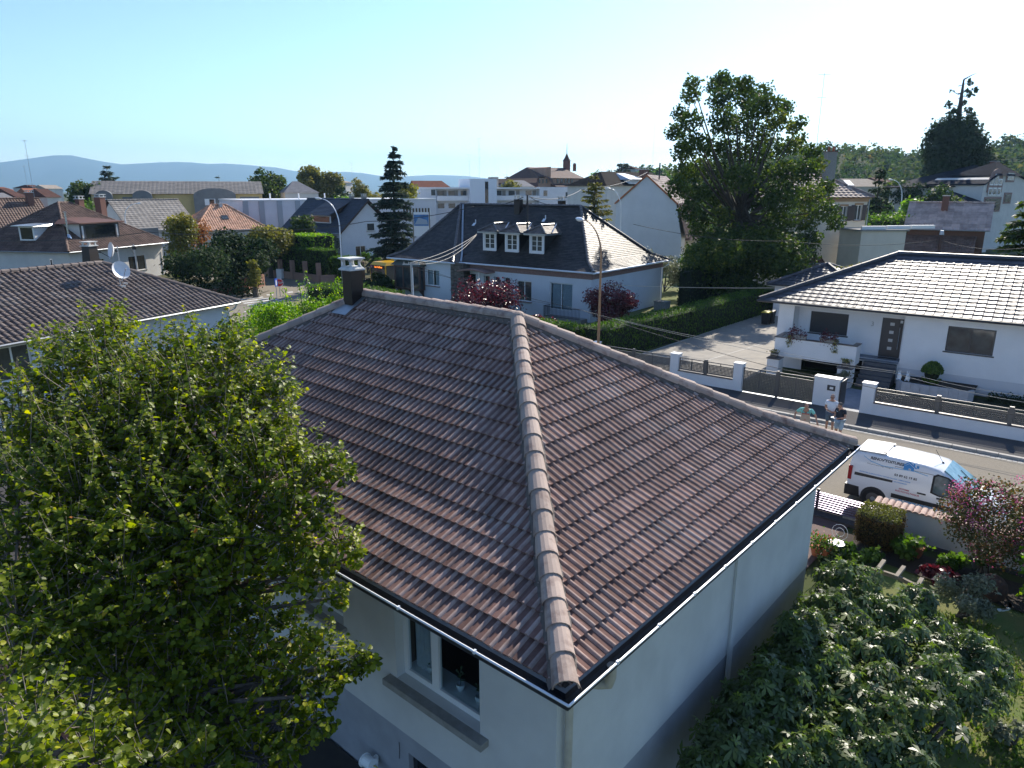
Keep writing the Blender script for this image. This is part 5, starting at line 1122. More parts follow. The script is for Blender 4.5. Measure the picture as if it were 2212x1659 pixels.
# ---- house with the two satellite dishes on the left
def build_dish():
    H,F,d=ghouse('long low house with dark brown roll tiles and two satellite dishes on its roof',(0,745),(517,652),3.9,10.6,6.35,'hip',M['bluewhite'],M['dark_tile'],.45,[(-60,762,76,812,3)],tile=(.40,.30,.075),inset=4.6,ext=(5.5,0),cols=3,prof=lambda f:math.sin(math.pi*min(f/.75,1))**.7,wk=dict(m_frame=M['frame_white'],m_glass=M['glass_grey']))
    g=MB();x1,y0=d['x1'],d['y0'];g.tube([(x1-.25,y0-.05,3.8),(x1-.3,y0+.1,3.55),(x1-.5,y0+.4,3.35),(x1-.5,y0+.4,.1)],.05,8);g.build('downpipe',M['zinc_white'],H)
    sl=math.atan((d['zr']-d['ze'])/d['half']);n=F.ex.cross(F.ey*math.cos(sl)+Vector((0,0,math.sin(sl))));P0=F.W(d['x0'],d['y0'],d['ze'])
    q=aP(*c1(1050,1255),P0,n)
    def dish(label,foot,h,dz,ang,tilt,r,arm):
        t=thing('satellite_dish',label,'satellite dish',foot,'dishes on the brown tiled roof');m=MB();foot=Vector(foot);m.cyl(foot,foot+Vector((0,0,h)),.03,n=8);m.cbox(foot-Vector((0,0,.05)),.45,.3,.1,.4);m.build('mast',M['steel'],t)
        c=foot+Vector((0,0,dz));f=Vector((math.cos(ang)*math.cos(tilt),math.sin(ang)*math.cos(tilt),math.sin(tilt)));s=Vector((0,0,1)).cross(f).normalized();u=f.cross(s);c=c+f*.22;m=MB();vs=[];fs=[];N=24
        for k in range(6):
            rr=r*k/5
            for j in range(N):a=2*math.pi*j/N;vs.append(c+s*math.cos(a)*rr*.92+u*math.sin(a)*rr+f*(.16*(rr/r)**2))
        for k in range(5):
            for j in range(N):a,b=k*N+j,k*N+(j+1)%N;fs.append((a,b,b+N,a+N))
        m.add(vs,fs);m.add([v-f*.03 for v in vs],[tuple(reversed(x)) for x in fs]);m.build('reflector',mat('dish_white',(.72,.72,.74),rough=.4),t,smooth=True)
        m=MB();lo=c-u*r*.92+f*.1;e=c+f*.62-u*.15;m.cyl(lo,e,.018,n=6);m.cyl(e-f*.02,e+f*.1,.045,n=8);m.cyl(c-f*.2,c,.04,n=6);m.build('receiver_arm',M['black_plastic'] if arm else M['steel'],t)
    dish('upright white satellite dish facing the street on the brown roof',q,1.15,.75,math.radians(5),math.radians(25),.50,0)
    dish('satellite dish seen edge-on higher up the same mast group, turned away',q+Vector((-.35,.25,.1)),2.0,1.75,math.radians(-95),math.radians(10),.44,1)
    q2=aP(*c1(1195,1120),P0,n);t=thing('small_mast','short grey mast with a small camera box on the brown roof ridge','mast',q2);m=MB();m.cyl(q2,q2+Vector((0,0,1.5)),.03,n=6);m.build('pole',M['steel'],t);m=MB();m.cbox(q2+Vector((0,0,1.2)),.16,.16,.2);m.cyl(q2+Vector((0,0,.9)),q2+Vector((-.6,0,1.3)),.02,n=5);m.each('bracket',M['black_plastic'],t)
    return H,F,d
build_dish()
def build_brown():
    H,F,d=ghouse('brown tiled hip-roofed house with two wide dormers behind the satellite dishes',(148,545),(365,523),4.0,14.5,8.9,'hip',M['offwhite'],M['brown_tile'],.6,[(*c1(1115,995),*c1(1280,1105),2),(*c1(860,1015),*c1(915,1045),1),(*c1(435,1020),*c1(470,1080),1)],tile=(.44,.42,.10),inset=7.0)
    x0,y0,ze,half,zr=d['x0'],d['y0'],d['ze'],d['half'],d['zr'];rho=(zr-ze)/half;sl=math.atan(rho);n=F.ex.cross(F.ey*math.cos(sl)+Vector((0,0,math.sin(sl))));P0=F.W(x0,y0,ze);pr=d['ro']
    q=F.L(aP(*c1(715,855),P0,n));q2=F.L(aP(*c1(1060,838),P0,n));zb=q.z;hd=1.75;xa,xb=q.x,q2.x;yd=q.y;yb=yd+hd/rho
    m=MB();m.box(xa,yd-.05,zb-.08,xb,yd+.1,zb+.1);m.box(xa,yd-.05,zb+hd-.2,xb,yd+.1,zb+hd)
    for a,b in ((xa,xa+.12),(xa+.12+.32,xa+.62),(xb-.62,xb-.44),(xb-.12,xb)):m.box(a,yd-.05,zb+.1,b,yd+.1,zb+hd-.2)
    do=m.build('dormer',M['anthracite'],H,label='wide dark-framed dormer');m=MB();m.box(xa+.12,yd,zb+.1,xa+.44,yd+.08,zb+hd-.2);m.box(xb-.44,yd,zb+.1,xb-.12,yd+.08,zb+hd-.2);m.build('side_panel',M['frame_white'],do)
    m=MB();m.box(xa+.62,yd+.02,zb+.1,xb-.62,yd+.06,zb+hd-.2);m.build('window',M['glass_dark'],do)
    m=MB()
    for X in (xa+.02,xb-.02):m.prism([(X,yd+.1,zb),(X,yd+.1,zb+hd),(X,yb+.1,zb+hd)],(.04,0,0))
    m.each('cheek',M['offwhite'],do);m=MB();m.hexa([(xa-.5,yd-.5,zb+hd),(xb+.5,yd-.5,zb+hd),(xb+.5,yb+.3,zb+hd),(xa-.5,yb+.3,zb+hd),(xa-.5,yd-.5,zb+hd+.12),(xb+.5,yd-.5,zb+hd+.12),(xb-1.2,yb+1.0,zb+hd+.62),(xa+1.2,yb+1.0,zb+hd+.62)]);m.build('dormer_roof',M['red_tile'],do)
    # dormer on the left face
    n2=F.ey.cross(-F.ex*1.0);s2=math.atan((zr-ze)/7.0);n2=(-F.ex*math.sin(s2)+Vector((0,0,math.cos(s2))));q=F.L(aP(*c1(245,865),P0,n2));zb=q.z+.1;yc=q.y;xd=q.x;rh=(zr-ze)/7.0;wd=2.0;hd=1.5
    m=MB();m.box(xd,yc-wd/2,zb,xd+.1,yc+wd/2,zb+.14);m.box(xd,yc-wd/2,zb+hd-.14,xd+.1,yc+wd/2,zb+hd);
    for a in (yc-wd/2,yc+wd/2-.2):m.box(xd,a,zb+.14,xd+.1,a+.2,zb+hd-.14)
    do=m.build('dormer',M['frame_white'],H,label='white dormer on the shaded left slope');m=MB();m.box(xd+.03,yc-wd/2+.2,zb+.14,xd+.06,yc+wd/2-.2,zb+hd-.14);m.build('window',M['glass_dark'],do)
    m=MB()
    for Y in (yc-wd/2+.01,yc+wd/2-.05):m.prism([(xd+.1,Y,zb-.1),(xd+.1,Y,zb+hd),(xd+hd/rh,Y,zb+hd)],(0,.04,0))
    m.each('cheek',M['frame_white'],do);m=MB();m.hexa([(xd-.5,yc-wd/2-.4,zb+hd),(xd+hd/rh+.6,yc-wd/2-.4,zb+hd),(xd+hd/rh+.6,yc+wd/2+.4,zb+hd),(xd-.5,yc+wd/2+.4,zb+hd),(xd-.5,yc-wd/2-.4,zb+hd+.1),(xd+hd/rh+1,yc-wd/2-.2,zb+hd+.3),(xd+hd/rh+1,yc+wd/2+.2,zb+hd+.3),(xd-.5,yc+wd/2+.4,zb+hd+.1)]);m.build('dormer_roof',M['zinc'],do)
    q=F.cY(*c1(668,485),y0+half);chimney(H,q.x,y0+half-.3,zr-1.4,q.z-.15,.75,.6,M['brick'])
    q=F.cY(*c1(865,480),y0+half+3);chimney(H,q.x,y0+half+3,4,q.z,.9,.9,M['brick'])
    q=F.L(aP(*c1(600,830),P0,n));p=MB();p.tube([(q.x,q.y,q.z),(q.x,q.y,q.z+2.6)],.10,10);p.cyl((q.x,q.y,q.z+2.65),(q.x,q.y,q.z+2.72),.19,n=10);p.cyl((q.x,q.y,q.z-.1),(q.x,q.y,q.z+.35),.3,.12,10);p.build('flue_pipe',mat('chrome',(.6,.6,.62),rough=.2,metal=.9),H)
    g=MB();x1=d['x1'];g.tube([(x1-.1,y0-.05,ze-.1),(x1-.15,y0,ze-.4),(x1-.75,y0+.5,ze-1.0),(x1-.75,y0+.5,0)],.06,6);g.build('downpipe',M['zinc_white'],H)
    # round-capped chimney of the dish house's rear neighbour
    q=F.cY(*c1(780,905),y0-8);t=F.thing('chimney_stack','dark tapering chimney with a pale cap between dish house and brown house','chimney');m=MB();m.hexa([(q.x-.9,y0-8.6,0),(q.x+.8,y0-8.6,0),(q.x+.8,y0-7.4,0),(q.x-.9,y0-7.4,0),(q.x-.55,y0-8.4,q.z),(q.x+.45,y0-8.4,q.z),(q.x+.45,y0-7.6,q.z),(q.x-.55,y0-7.6,q.z)]);m.build('shaft',M['brownclad'],t)
    m=MB();m.box(q.x-.65,y0-8.5,q.z+.002,q.x+.55,y0-7.5,q.z+.08)
    for a in (-.45,.35):
        for b in (-8.35,-7.7):m.cbox((q.x+a,y0+b,q.z+.08),.12,.12,.3)
    m.box(q.x-.62,y0-8.5,q.z+.382,q.x+.52,y0-7.5,q.z+.45);m.build('cap',M['capstone'],t)
build_brown()
def build_others():
    H,F,d=ghouse('long brown tiled gable roof with a tall chimney at the left edge of the photo',(-60,512),(133,503),4,10,9.1,'gable',M['offwhite'],M['brown_tile'],.3,tile=(.42,.40,.06));q=F.cY(*c1(255,440),d['y0']+4);chimney(H,q.x,d['y0']+4.2,7,q.z,.85,.7,M['brick'])
    H,F,d=ghouse('grey-tiled house with a white arched gable beyond the brown house',c1(1130,775),c1(1740,745),4.2,10,8.8,'gable',M['offwhite'],M['grey_tile'],.3,[(*c1(1300,805),*c1(1380,845),1)],tile=(.45,.8,.03))
    m=MB();m.box(d['x0']+.5,d['y0']-1.2,0,d['x0']+4.0,d['y0']+.3,4.6);m.build('bay',M['grey_wall'],H)
    H,F,d=ghouse('small house with a bright orange tile roof behind the birch',c1(1690,775),c2(350,752),3.9,11,7.9,'hip',M['offwhite'],M['orange_tile'],.4,tile=(.40,.40,.06),inset=5.0)
    sl=math.atan((d['zr']-d['ze'])/d['half']);n=F.ex.cross(F.ey*math.cos(sl)+Vector((0,0,math.sin(sl))));q=F.L(aP(*c1(1960,660),F.W(d['x0'],d['y0'],d['ze']),n));m=MB();c_,s_=math.cos(sl),math.sin(sl);m.obox((q.x-.55,q.y-.5*c_,q.z-.5*s_+.12),(1.1,0,0),(0,c_,s_),(0,-s_*.06,c_*.06));m.build('skylight',M['glass_grey'],d['ro']);q=F.cY(*c1(1915,545),d['y0']+d['half']);chimney(H,q.x,d['y0']+d['half']-.3,7,q.z+.2,.5,.5,M['capstone'],'flat')
    # long yellow and grey block with arched dormers
    P,Q=aD(196,419,146),aD(566,418,158);P.z=Q.z=0;dd=Q-P;F=Fr(P.x,P.y,math.degrees(math.atan2(dd.y,dd.x)));L=dd.length;H=F.thing('apartment_building','long yellow and grey apartment block with three arched grey fronts','building');x0,y0=P.x,P.y
    m=MB();m.box(x0,y0,0,x0+L,y0+12,9.55);m.build('wall',M['yellow_wall'],H);rf=MB();s=math.atan(2.6/6.5);c_,s_=math.cos(s),math.sin(s)
    tile_face(rf,(x0-.3,y0-.5,9.6),Vector((1,0,0)),L+.6,Vector((0,c_,s_)),lambda u:6.5/c_,expo=.5,wave=.8,amp=.03,samples=(0,.3,.6),prof=bell);tile_face(rf,(x0+L+.3,y0+12.5,9.6),Vector((-1,0,0)),L+.6,Vector((0,-c_,s_)),lambda u:6.5/c_,expo=.5,wave=1.2,amp=.03,samples=(0,.5),prof=bell)
    m=MB();m.add([(x0,y0,9.55),(x0,y0+12,9.55),(x0,y0+6,12.05),(x0+L,y0,9.55),(x0+L,y0+12,9.55),(x0+L,y0+6,12.05)],[(0,1,2),(3,4,5)]);m.build('gable',M['grey_wall'],H);rf.build('roof',M['grey_tile'],H)
    for (pa,pb,pt,w2) in ((c1(835,520),c1(985,520),418,0),(c1(1160,520),c1(1330,520),418,0),(c1(1690,520),c1(2060,520),400,1)):
        a,b=F.cY(*pa,y0-1.3),F.cY(*pb,y0-1.3);t=F.cY((pa[0]+pb[0])/2,c1(0,400 if w2 else 420)[1],y0-1.3);xm,hw=(a.x+b.x)/2,(b.x-a.x)/2;zt=t.z;zs=9.2;pts=[(a.x,y0-1.3,0),(b.x,y0-1.3,0)]+[(xm+hw*math.cos(t_),y0-1.3,zs+(zt-zs)*math.sin(t_)) for t_ in np.linspace(0,math.pi,15)]
        m=MB();m.prism(pts,(0,3.5,0));fo=m.build('arched_front',M['grey_wall'],H);k=2 if w2 else 1
        for j in range(k):
            xx=xm-hw*.5+(hw*1.0)*j if k==2 else xm-hw*.45;m=MB();m.box(xx,y0-1.36,7.3,xx+hw*(.5 if w2 else.9),y0-1.31,8.6);wo=m.build('window',M['frame_white'],fo);m=MB();m.box(xx+hw*.22,y0-1.39,7.4,xx+hw*(.45 if w2 else.8),y0-1.365,8.5);m.build('pane',M['glass_dark'],wo)
    for (xa,xb) in ((.03,.10),(.17,.24),(.30,.34),(.86,.98)):
        m=MB();m.box(x0+L*xa,y0-.04,6.9,x0+L*xb,y0-.003,9.0);m.build('slate_cladding',M['grey_wall'],H)
    for f_ in (.885,.955):m=MB();m.box(x0+L*f_,y0-.08,7.2,x0+L*f_+.9,y0-.045,8.5);m.build('window',M['glass_dark'],H)
    # white works hall
    P,Q=aD(528,431,128),aD(940,431,150);F=Fr(P.x,P.y,math.degrees(math.atan2((Q-P).y,(Q-P).x)));L=((Q-P).xy).length;H=F.thing('works_hall','long low white works hall with grey pilasters behind the blue-black roof','building');x0,y0=P.x,P.y;m=MB();m.box(x0,y0,0,x0+L,y0+18,8.5);m.build('wall',mat('hall_white',(.70,.68,.72),(.64,.62,.66),.5,.8),H);m=MB();m.box(x0-.15,y0-.15,8.502,x0+L+.15,y0+18,8.72);m.build('roof_edge',M['white'],H)
    for px in (150,290,447,605):a=F.cY(*c2(px,600),y0);m=MB();m.box(a.x-.45,y0-.18,0,a.x+.45,y0-.003,8.48);m.build('pilaster',mat('pilaster',(.36,.38,.42),rough=.8),H)
    a,b=F.cY(*c2(1625,575),y0),F.cY(*c2(1760,672),y0);m=MB();m.box(a.x-3,y0-.05,b.z,b.x,y0-.003,a.z);wo=m.build('window_band',mat('brown_pane',(.10,.075,.06),rough=.3),H);m=MB()
    for xx in np.linspace(a.x-3,b.x-.2,10):m.box(xx,y0-.12,b.z,xx+.2,y0-.055,a.z)
    m.build('mullion',M['white'],wo)
    for px in (362,612,838):a=F.cY(*c2(px,490),y0+3);m=MB();m.cyl((a.x,y0+3,8.4),(a.x,y0+3,9.8),.12,n=6);m.build('vent_pipe',M['white'],H)
    # advertising board beside the spruce
    P=aD(*c2(1680,720),76);t=thing('billboard','billboard with a blue building picture standing beside the spruce','billboard',(P.x,P.y,0));s=math.radians(41);u=Vector((math.cos(s),math.sin(s),0));nn=Vector((math.sin(s),-math.cos(s),0));wz=.85;z1=P.z+1.1
    m=MB();m.obox(P-u*wz+Vector((0,0,-1.2)),u*2*wz,-nn*.06,(0,0,2.5));m.build('board',M['white'],t);m=MB();m.obox(P-u*wz*.9+nn*.01+Vector((0,0,-.1)),u*1.8*wz,nn*.008,(0,0,1.15));po=m.build('picture',mat('poster_blue',(.03,.12,.33),(.08,.25,.50),2,.5),t);m=MB();m.prism([P-u*.7+nn*.02+Vector((0,0,.05)),P+u*.7+nn*.02+Vector((0,0,.05)),P+u*.6+nn*.02+Vector((0,0,.5)),P-u*.3+nn*.02+Vector((0,0,.75))],nn*.004);m.build('pictured_building',mat('poster_grey',(.35,.42,.5),rough=.6),po)
    m=MB()
    for s_ in (-1,1):q=P+u*s_*wz*1.02;m.cyl((q.x,q.y,0),(q.x,q.y,P.z+1.3),.06,n=6)
    m.build('posts',M['wood_grey'],t)
    # blue-black roofed house
    H,F,d=ghouse('white house with a steep blue-black roof and long shed dormer',(606,494),(734,504.5),3.9,11,8.9,'gable',M['bluewhite'],M['blue_tile'],.55,[],tile=(.42,.35,.06),right=[(*c2(1105,905),*c2(1198,1000),2),(*c2(1200,705),*c2(1272,770),1)],ext=(0,0))
    x0,x1,y0,half,ze,zr=d['x0'],d['x1'],d['y0'],d['half'],d['ze'],d['zr'];rho=(zr-ze)/half
    m=MB();xa,xb=x0+(x1-x0)*.42,x0+(x1-x0)*.75;yd=y0+.25*half;zb=ze+rho*.25*half;hd=1.25;m.box(xa,yd,zb-.1,xb,yd+.1,zb+hd);do=m.build('dormer',M['frame_white'],H);m=MB();m.box(xa+.3,yd-.03,zb+.2,xb-.3,yd-.002,zb+hd-.15);m.build('window',M['glass_dark'],do)
    m=MB();yb=yd+(hd+.3)/rho;
    for X in (xa,xb-.06):m.prism([(X,yd+.1,zb),(X,yd+.1,zb+hd),(X,yd+half*.72,zb+half*.72*rho)],(.06,0,0))
    m.each('cheek',M['wood_dark'],do);m=MB();r2=(half*.72*rho-hd)/(half*.72+.5)
    sl2=math.atan(r2);tile_face(m,(xa-.4,yd-.5,zb+hd-.0),Vector((1,0,0)),xb-xa+.8,Vector((0,math.cos(sl2),math.sin(sl2))),lambda u:(half*.72+.5)/math.cos(sl2),expo=.42,wave=.35,amp=.05,samples=SMP,prof=bell);m.build('dormer_roof',M['blue_tile'],do)
    m=MB();m.prism([(x1+.01,y0-.05,ze-.3),(x1+.01,y0+half,zr-.25),(x1+.01,y0+half,zr+.05),(x1+.01,y0-.05,ze+.05)],(.09,0,0));m.build('bargeboard',M['wood_dark'],d['ro'])
    for i,px in enumerate((575,790)):q=F.cY(px/4.424/1.8228+1250/1.8228,(600+800/4.424)/1.8228,y0+half);chimney(H,q.x,y0+half+.2,zr-.8,zr+.5,.6,.6,M['sill'])
    m=MB();m.tube([(x1-.2,y0-.02,ze-.1),(x1-.3,y0+.1,ze-.4),(x1-.47,y0+.4,ze-.6),(x1-.47,y0+.4,0)],.06,6);m.build('downpipe',M['blue_tile'],H)
    p=F.W(x1-4.2,y0-.9,0);m=MB();m.hexa([(x1-5.4,y0-1.4,2.2),(x1-2.7,y0-1.4,2.2),(x1-2.7,y0+.5,2.2),(x1-5.4,y0+.5,2.2),(x1-4.3,y0-.4,2.75),(x1-3.7,y0-.4,2.75),(x1-3.7,y0+.5,2.75),(x1-4.3,y0+.5,2.75)]);m.build('porch_roof',MATS['copper_green'],H)
    # white flats with galleries
    P,Q=aD(909,408,165),aD(1272,404,182);F=Fr(P.x,P.y,math.degrees(math.atan2((Q-P).y,(Q-P).x)));L=(Q-P).xy.length;H=F.thing('apartment_building','white flat-roofed apartment building with a stair tower and open galleries','building');x0,y0=P.x,P.y;zt=11.0;ax=lambda px,py=130:F.cY(*c3(px,py),y0).x
    m=MB();m.box(x0,y0+1.6,0,x0+L,y0+12,zt-.35);m.box(x0,y0,0,ax(400),y0+1.6,zt-.35);m.box(ax(1150),y0,0,x0+L+8,y0+1.59,zt+.1);m.build('wall',M['bluewhite'],H);m=MB();m.box(x0-.2,y0-.3,zt-.348,ax(1150)-.01,y0+12.2,zt);m.box(ax(405),y0,8.0,ax(635),y0+1.59,8.25);m.box(ax(405),y0,8.25,ax(635),y0+.12,9.1);m.box(ax(830),y0,8.0,ax(1150)-.01,y0+1.59,8.25);m.box(ax(830),y0,8.25,ax(1150)-.01,y0+.12,9.1);m.build('gallery',M['white_wall'],H)
    a,b=ax(637),ax(830);T=F.cY(*c3(700,8),y0-1);m=MB();m.box(a,y0-1,0,b,y0+7,T.z);to=m.build('stair_tower',mat('tower_white',(.72,.76,.82),rough=.8),H);m=MB();xx=ax(745);m.box(xx,y0-1.04,5,xx+.8,y0-1.003,T.z-.6);m.build('stair_window',M['glass_dark'],to)
    m=MB();m.box(ax(845),y0+3,zt,ax(888),y0+6,zt+2.4);m.build('roof_stack',M['sill'],H)
    for px in (425,505,595,848,945,1070):
        for z in (9.15,6.3):xx=ax(px);m=MB();m.box(xx,y0+1.54,z,xx+1.6,y0+1.597,z+1.1);m.build('window',M['glass_grey'],H)
    for px in (465,548,898,1000,1120):
        xx=ax(px);m=MB();m.box(xx,y0+1.54,8.26,xx+.9,y0+1.597,10.3);m.build('door',M['sill'],H)
    for (px,z) in ((365,9.2),(1180,9.0),(1340,8.6),(1420,8.6)):xx=ax(px);m=MB();m.box(xx,y0-.04,z,xx+1.0,y0-.003,z+1.3);m.build('window',M['glass_grey'],H)
    for (x_,lab) in ((1085,0),(880,1),(1130,2)):pass
    q=aD(*cr(215,345),170);yagi('tall television aerial on the white stair tower',(q.x,q.y,q.z-.2),9.0,5);q=aD(*cr(118,350),175);yagi('wide radio aerial left of the stair tower',(q.x,q.y,q.z-.5),6.0,7)
    # white building right, behind the conifer
    P,Q=aD(*cr(1250,430),150),aD(*cr(1860,425),150);F=Fr(P.x,P.y,math.degrees(math.atan2((Q-P).y,(Q-P).x)));H=F.thing('warehouse','plain white flat-roofed building right of the small larch','building');m=MB();L=(Q-P).xy.length;m.box(P.x,P.y,0,P.x+L,P.y+14,Q.z-.2);m.build('wall',M['offwhite'],H);m=MB();m.box(P.x-.1,P.y-.1,Q.z-.198,P.x+L+.1,P.y+14,Q.z);m.build('roof_edge',M['zinc_dark'],H);a=F.cY(*cr(1480,690),P.y);m=MB();m.box(a.x,P.y-.2,a.z-1,a.x+3,P.y-.003,a.z+2);m.build('shop_sign',mat('sign_dirty',(.12,.09,.16),(.45,.2,.16),1.2,.6),H)
    # school with the turret
    P,Q=aD(*cr(905,335),236),aD(*cr(1215,335),244);D0=240;F=Fr(P.x,P.y,math.degrees(math.atan2((Q-P).y,(Q-P).x)));H=F.thing('school','big red-brown roofed school with a pointed turret on the skyline','building');y0=P.y;fx=lambda x,y=400:F.cY(*cr(x,y),y0)
    xa,xb,xl,xr=fx(905).x,fx(1225).x,fx(745).x,fx(1335).x;ze,zr=fx(0,335).z,fx(0,210).z
    m=MB();m.box(xl+1,y0,0,xr-1,y0+22,ze-.05);pts=[(xl+1,y0-.01,0),(xa,y0-.01,0),(xa,y0-.01,ze+3.5),(xl+5,y0-.01,ze+3.2)];m.prism(pts,(0,10,0));m.build('wall',M['salmon'],H)
    m=MB();zl=fx(0,425).z;xp=fx(875).x;xq=fx(1230).x;yr=y0+11
    m.add([(xa,y0-.6,ze),(xb,y0-.6,ze),(xq,yr,zr),(xp,yr,zr),(xl,y0-2,zl),(xl,y0+24,zl),(xr,y0-2,zl),(xr,y0+24,zl),(fx(780).x,y0-.5,fx(0,320).z),(fx(860).x,y0-.5,fx(0,320).z),(xa,y0-2,zl)],[(0,1,2,3),(3,5,4,8),(8,9,3),(9,10,0,3),(1,6,7,2),(3,2,7,5)]);m.build('roof',mat('school_roof',(.10,.045,.035),(.07,.035,.03),.6,.85,bump=.3,bscale=8),H)
    m=MB();m.hexa([(xa,y0-3,zl-.3),(xb+4,y0-3,zl-.3),(xb+4,y0,zl-.3),(xa,y0,zl-.3),(xa,y0-3,zl),(xb+4,y0-3,zl),(xb+4,y0-.1,fx(0,395).z),(xa,y0-.1,fx(0,395).z)]);m.build('lower_roof',MATS['school_roof'],H)
    for px in (970,1010,1048,1078,1108):a,b=fx(px-8,352),fx(px+8,395);m=MB();m.box(a.x,y0-.2,b.z,b.x,y0-.1,a.z);m.build('window',M['glass_dark'],H)
    for px in (795,828,862):a,b=fx(px-7,357),fx(px+7,397);m=MB();m.box(a.x,y0-.2,b.z,b.x,y0-.1,a.z);m.build('window',M['glass_dark'],H)
    q=F.cY(*cr(1060,205),yr);r=1.25;m=MB();c=(q.x,yr,zr-1.0);m.lathe(c,[(r,0),(r,2),(r,3.3)],8);tt=m.build('turret',M['brick'],H);m=MB();m.lathe((q.x,yr,zr+2.3),[(r+.2,0),(r*.62,1.0),(.12,2.5),(.05,5.6)],8);m.build('turret_spire',MATS['school_roof'],tt);m=MB();m.lathe((q.x+3.6,yr,zr-1),[(.6,0),(.6,2.0),(.5,2.5),(.2,2.7)],10);m.build('chimney',M['brick'],H)
    # dark roofed block behind the white gable
    P,Q=aD(*cr(1450,415),125),aD(*cr(2060,412),132);F=Fr(P.x,P.y,math.degrees(math.atan2((Q-P).y,(Q-P).x)));L=(Q-P).xy.length;H=F.thing('house','dark-roofed building with a pale dormer behind the white gable','house');x0,y0=P.x,P.y;zt=aD(*cr(1600,283),131).z;m=MB();m.box(x0,y0,0,x0+L,y0+12,P.z-.1);m.build('wall',M['offwhite'],H);m=MB();m.add([(x0-.5,y0-.5,P.z-.1),(x0+L+.5,y0-.5,P.z-.1),(x0+L+.5,y0+12.5,P.z-.1),(x0-.5,y0+12.5,P.z-.1),(x0+3,y0+6,zt),(x0+L+.5,y0+6,zt)],[(0,1,5,4),(2,3,4,5),(3,0,4),(1,2,5),(3,2,1,0)]);ro=m.build('roof',mat('far_dark_roof',(.022,.018,.018),(.03,.026,.025),1.2,.95,spec=.05,bump=.3,bscale=6),H)
    a,b=F.cY(*cr(1665,410),y0+.3),F.cY(*cr(1790,365),y0+.3);m=MB();m.box(a.x,y0+.3,a.z-.3,b.x,y0+5,b.z);do=m.build('dormer',M['bluewhite'],H);m=MB();m.box(a.x+.8*(b.x-a.x)*.4,y0+.25,a.z,a.x+(b.x-a.x)*.7,y0+.297,b.z-.5);m.build('window',M['frame_white'],do);m=MB();m.hexa([(a.x-.4,y0-.2,b.z),(b.x+.4,y0-.2,b.z),(b.x+.4,y0+5,b.z),(a.x-.4,y0+5,b.z),(a.x-.4,y0-.2,b.z+.1),(b.x+.4,y0-.2,b.z+.1),(b.x-.2,y0+5,b.z+1.2),(a.x+.8,y0+5,b.z+1.2)]);m.build('dormer_roof',M['zinc'],do)
    q=F.cY(*cr(1810,255),y0+3);chimney(H,q.x,y0+3,P.z,q.z-.2,1.5,1.0,M['brick'])
    # white gable house
    base=az(1461,580,0);A=aY(1331,441,base.y);D=94;P,Q=aD(1331,442,96),aD(1461,441,93);F=Fr(P.x,P.y,math.degrees(math.atan2((Q-P).y,(Q-P).x)));L=(Q-P).xy.length;H=F.thing('house','tall white windowless gable with a pale red mansard roof left of the oak','house');x0,y0=P.x,P.y;ax_=F.cY(*cr(1838,322),y0);zs=Q.z;xm=ax_.x;za=ax_.z;x1=x0+L;dp=13
    zf=4.3;m=MB();m.prism([(x0,y0,0),(x1+.9,y0,0),(x1+.9,y0,zf),(x1,y0,zs),(xm,y0,za-.1),(x0,y0,zs)],(0,dp,0));m.build('wall',M['bluewhite'],H);rf=MB();dx,dz=x1+.1-xm,za-zs;s=math.atan2(dz,dx);tile_face(rf,(x1+.15,y0-.15,zs+.05),Vector((0,1,0)),dp+.3,Vector((-math.cos(s),0,math.sin(s))),lambda u:math.hypot(dx,dz)+.05,expo=.42,wave=.4,amp=.06,samples=SMP,prof=bell)
    ro=rf.build('roof',M['pink_tile'],H);rf=MB();s=math.atan2(zs-zf,1.3);ll=math.hypot(zs-zf,1.3);tile_face(rf,(x1+1.5,y0-.15,zf+.05),Vector((0,1,0)),dp+.3,Vector((-math.cos(s),0,math.sin(s))),lambda u:ll,expo=.42,wave=.4,amp=.06,samples=SMP,prof=bell);rf.build('mansard',M['brown_tile'],ro)
    m=MB();m.add([(x0-.1,y0-.15,zs),(xm,y0-.15,za+.03),(xm,y0+dp+.15,za+.03),(x0-.1,y0+dp+.15,zs)],[(0,1,2,3)]);m.build('far_slope',M['brown_tile'],ro);m=MB();m.prism([(x1+.15,y0-.2,zs-.1),(xm,y0-.2,za-.1),(xm,y0-.2,za+.14),(x1+.25,y0-.2,zs+.12)],(0,.06,0));m.prism([(x0-.15,y0-.2,zs-.1),(x0-.2,y0-.2,zs+.1),(xm,y0-.2,za+.14),(xm,y0-.2,za-.1)],(0,.06,0));m.build('verge_tiles',M['terracotta'],ro)
    w=MB();w.box(x1+.9,y0+3.2,0,x1+5.8,y0+9,3.9);w.build('side_wing',M['cream'],H);m=MB();m.hexa([(x1+.9,y0+2.9,3.902),(x1+6.2,y0+2.9,3.902),(x1+6.2,y0+9.3,3.902),(x1+.9,y0+9.3,3.902),(x1+1.0,y0+4.6,4.9),(x1+5.6,y0+4.6,4.9),(x1+5.6,y0+7.6,4.9),(x1+1.0,y0+7.6,4.9)]);m.build('wing_roof',M['pink_tile'],H)
    m=MB();m.box(x1+2.2,y0+3.15,2.2,x1+3.5,y0+3.197,3.2);m.build('window',M['frame_white'],H)
    # beige house with shutters, right of the oak
    P,Q=aD(1690,424,78),aD(*c5(455,1085),80);ze=Q.z-.1;F=Fr(P.x,P.y,math.degrees(math.atan2((Q-P).y,(Q-P).x)));L=(Q-P).xy.length;H=F.thing('house','beige two-storey house with dark shutters right of the oak','house');x0,y0=P.x,P.y;m=MB();hs=[]
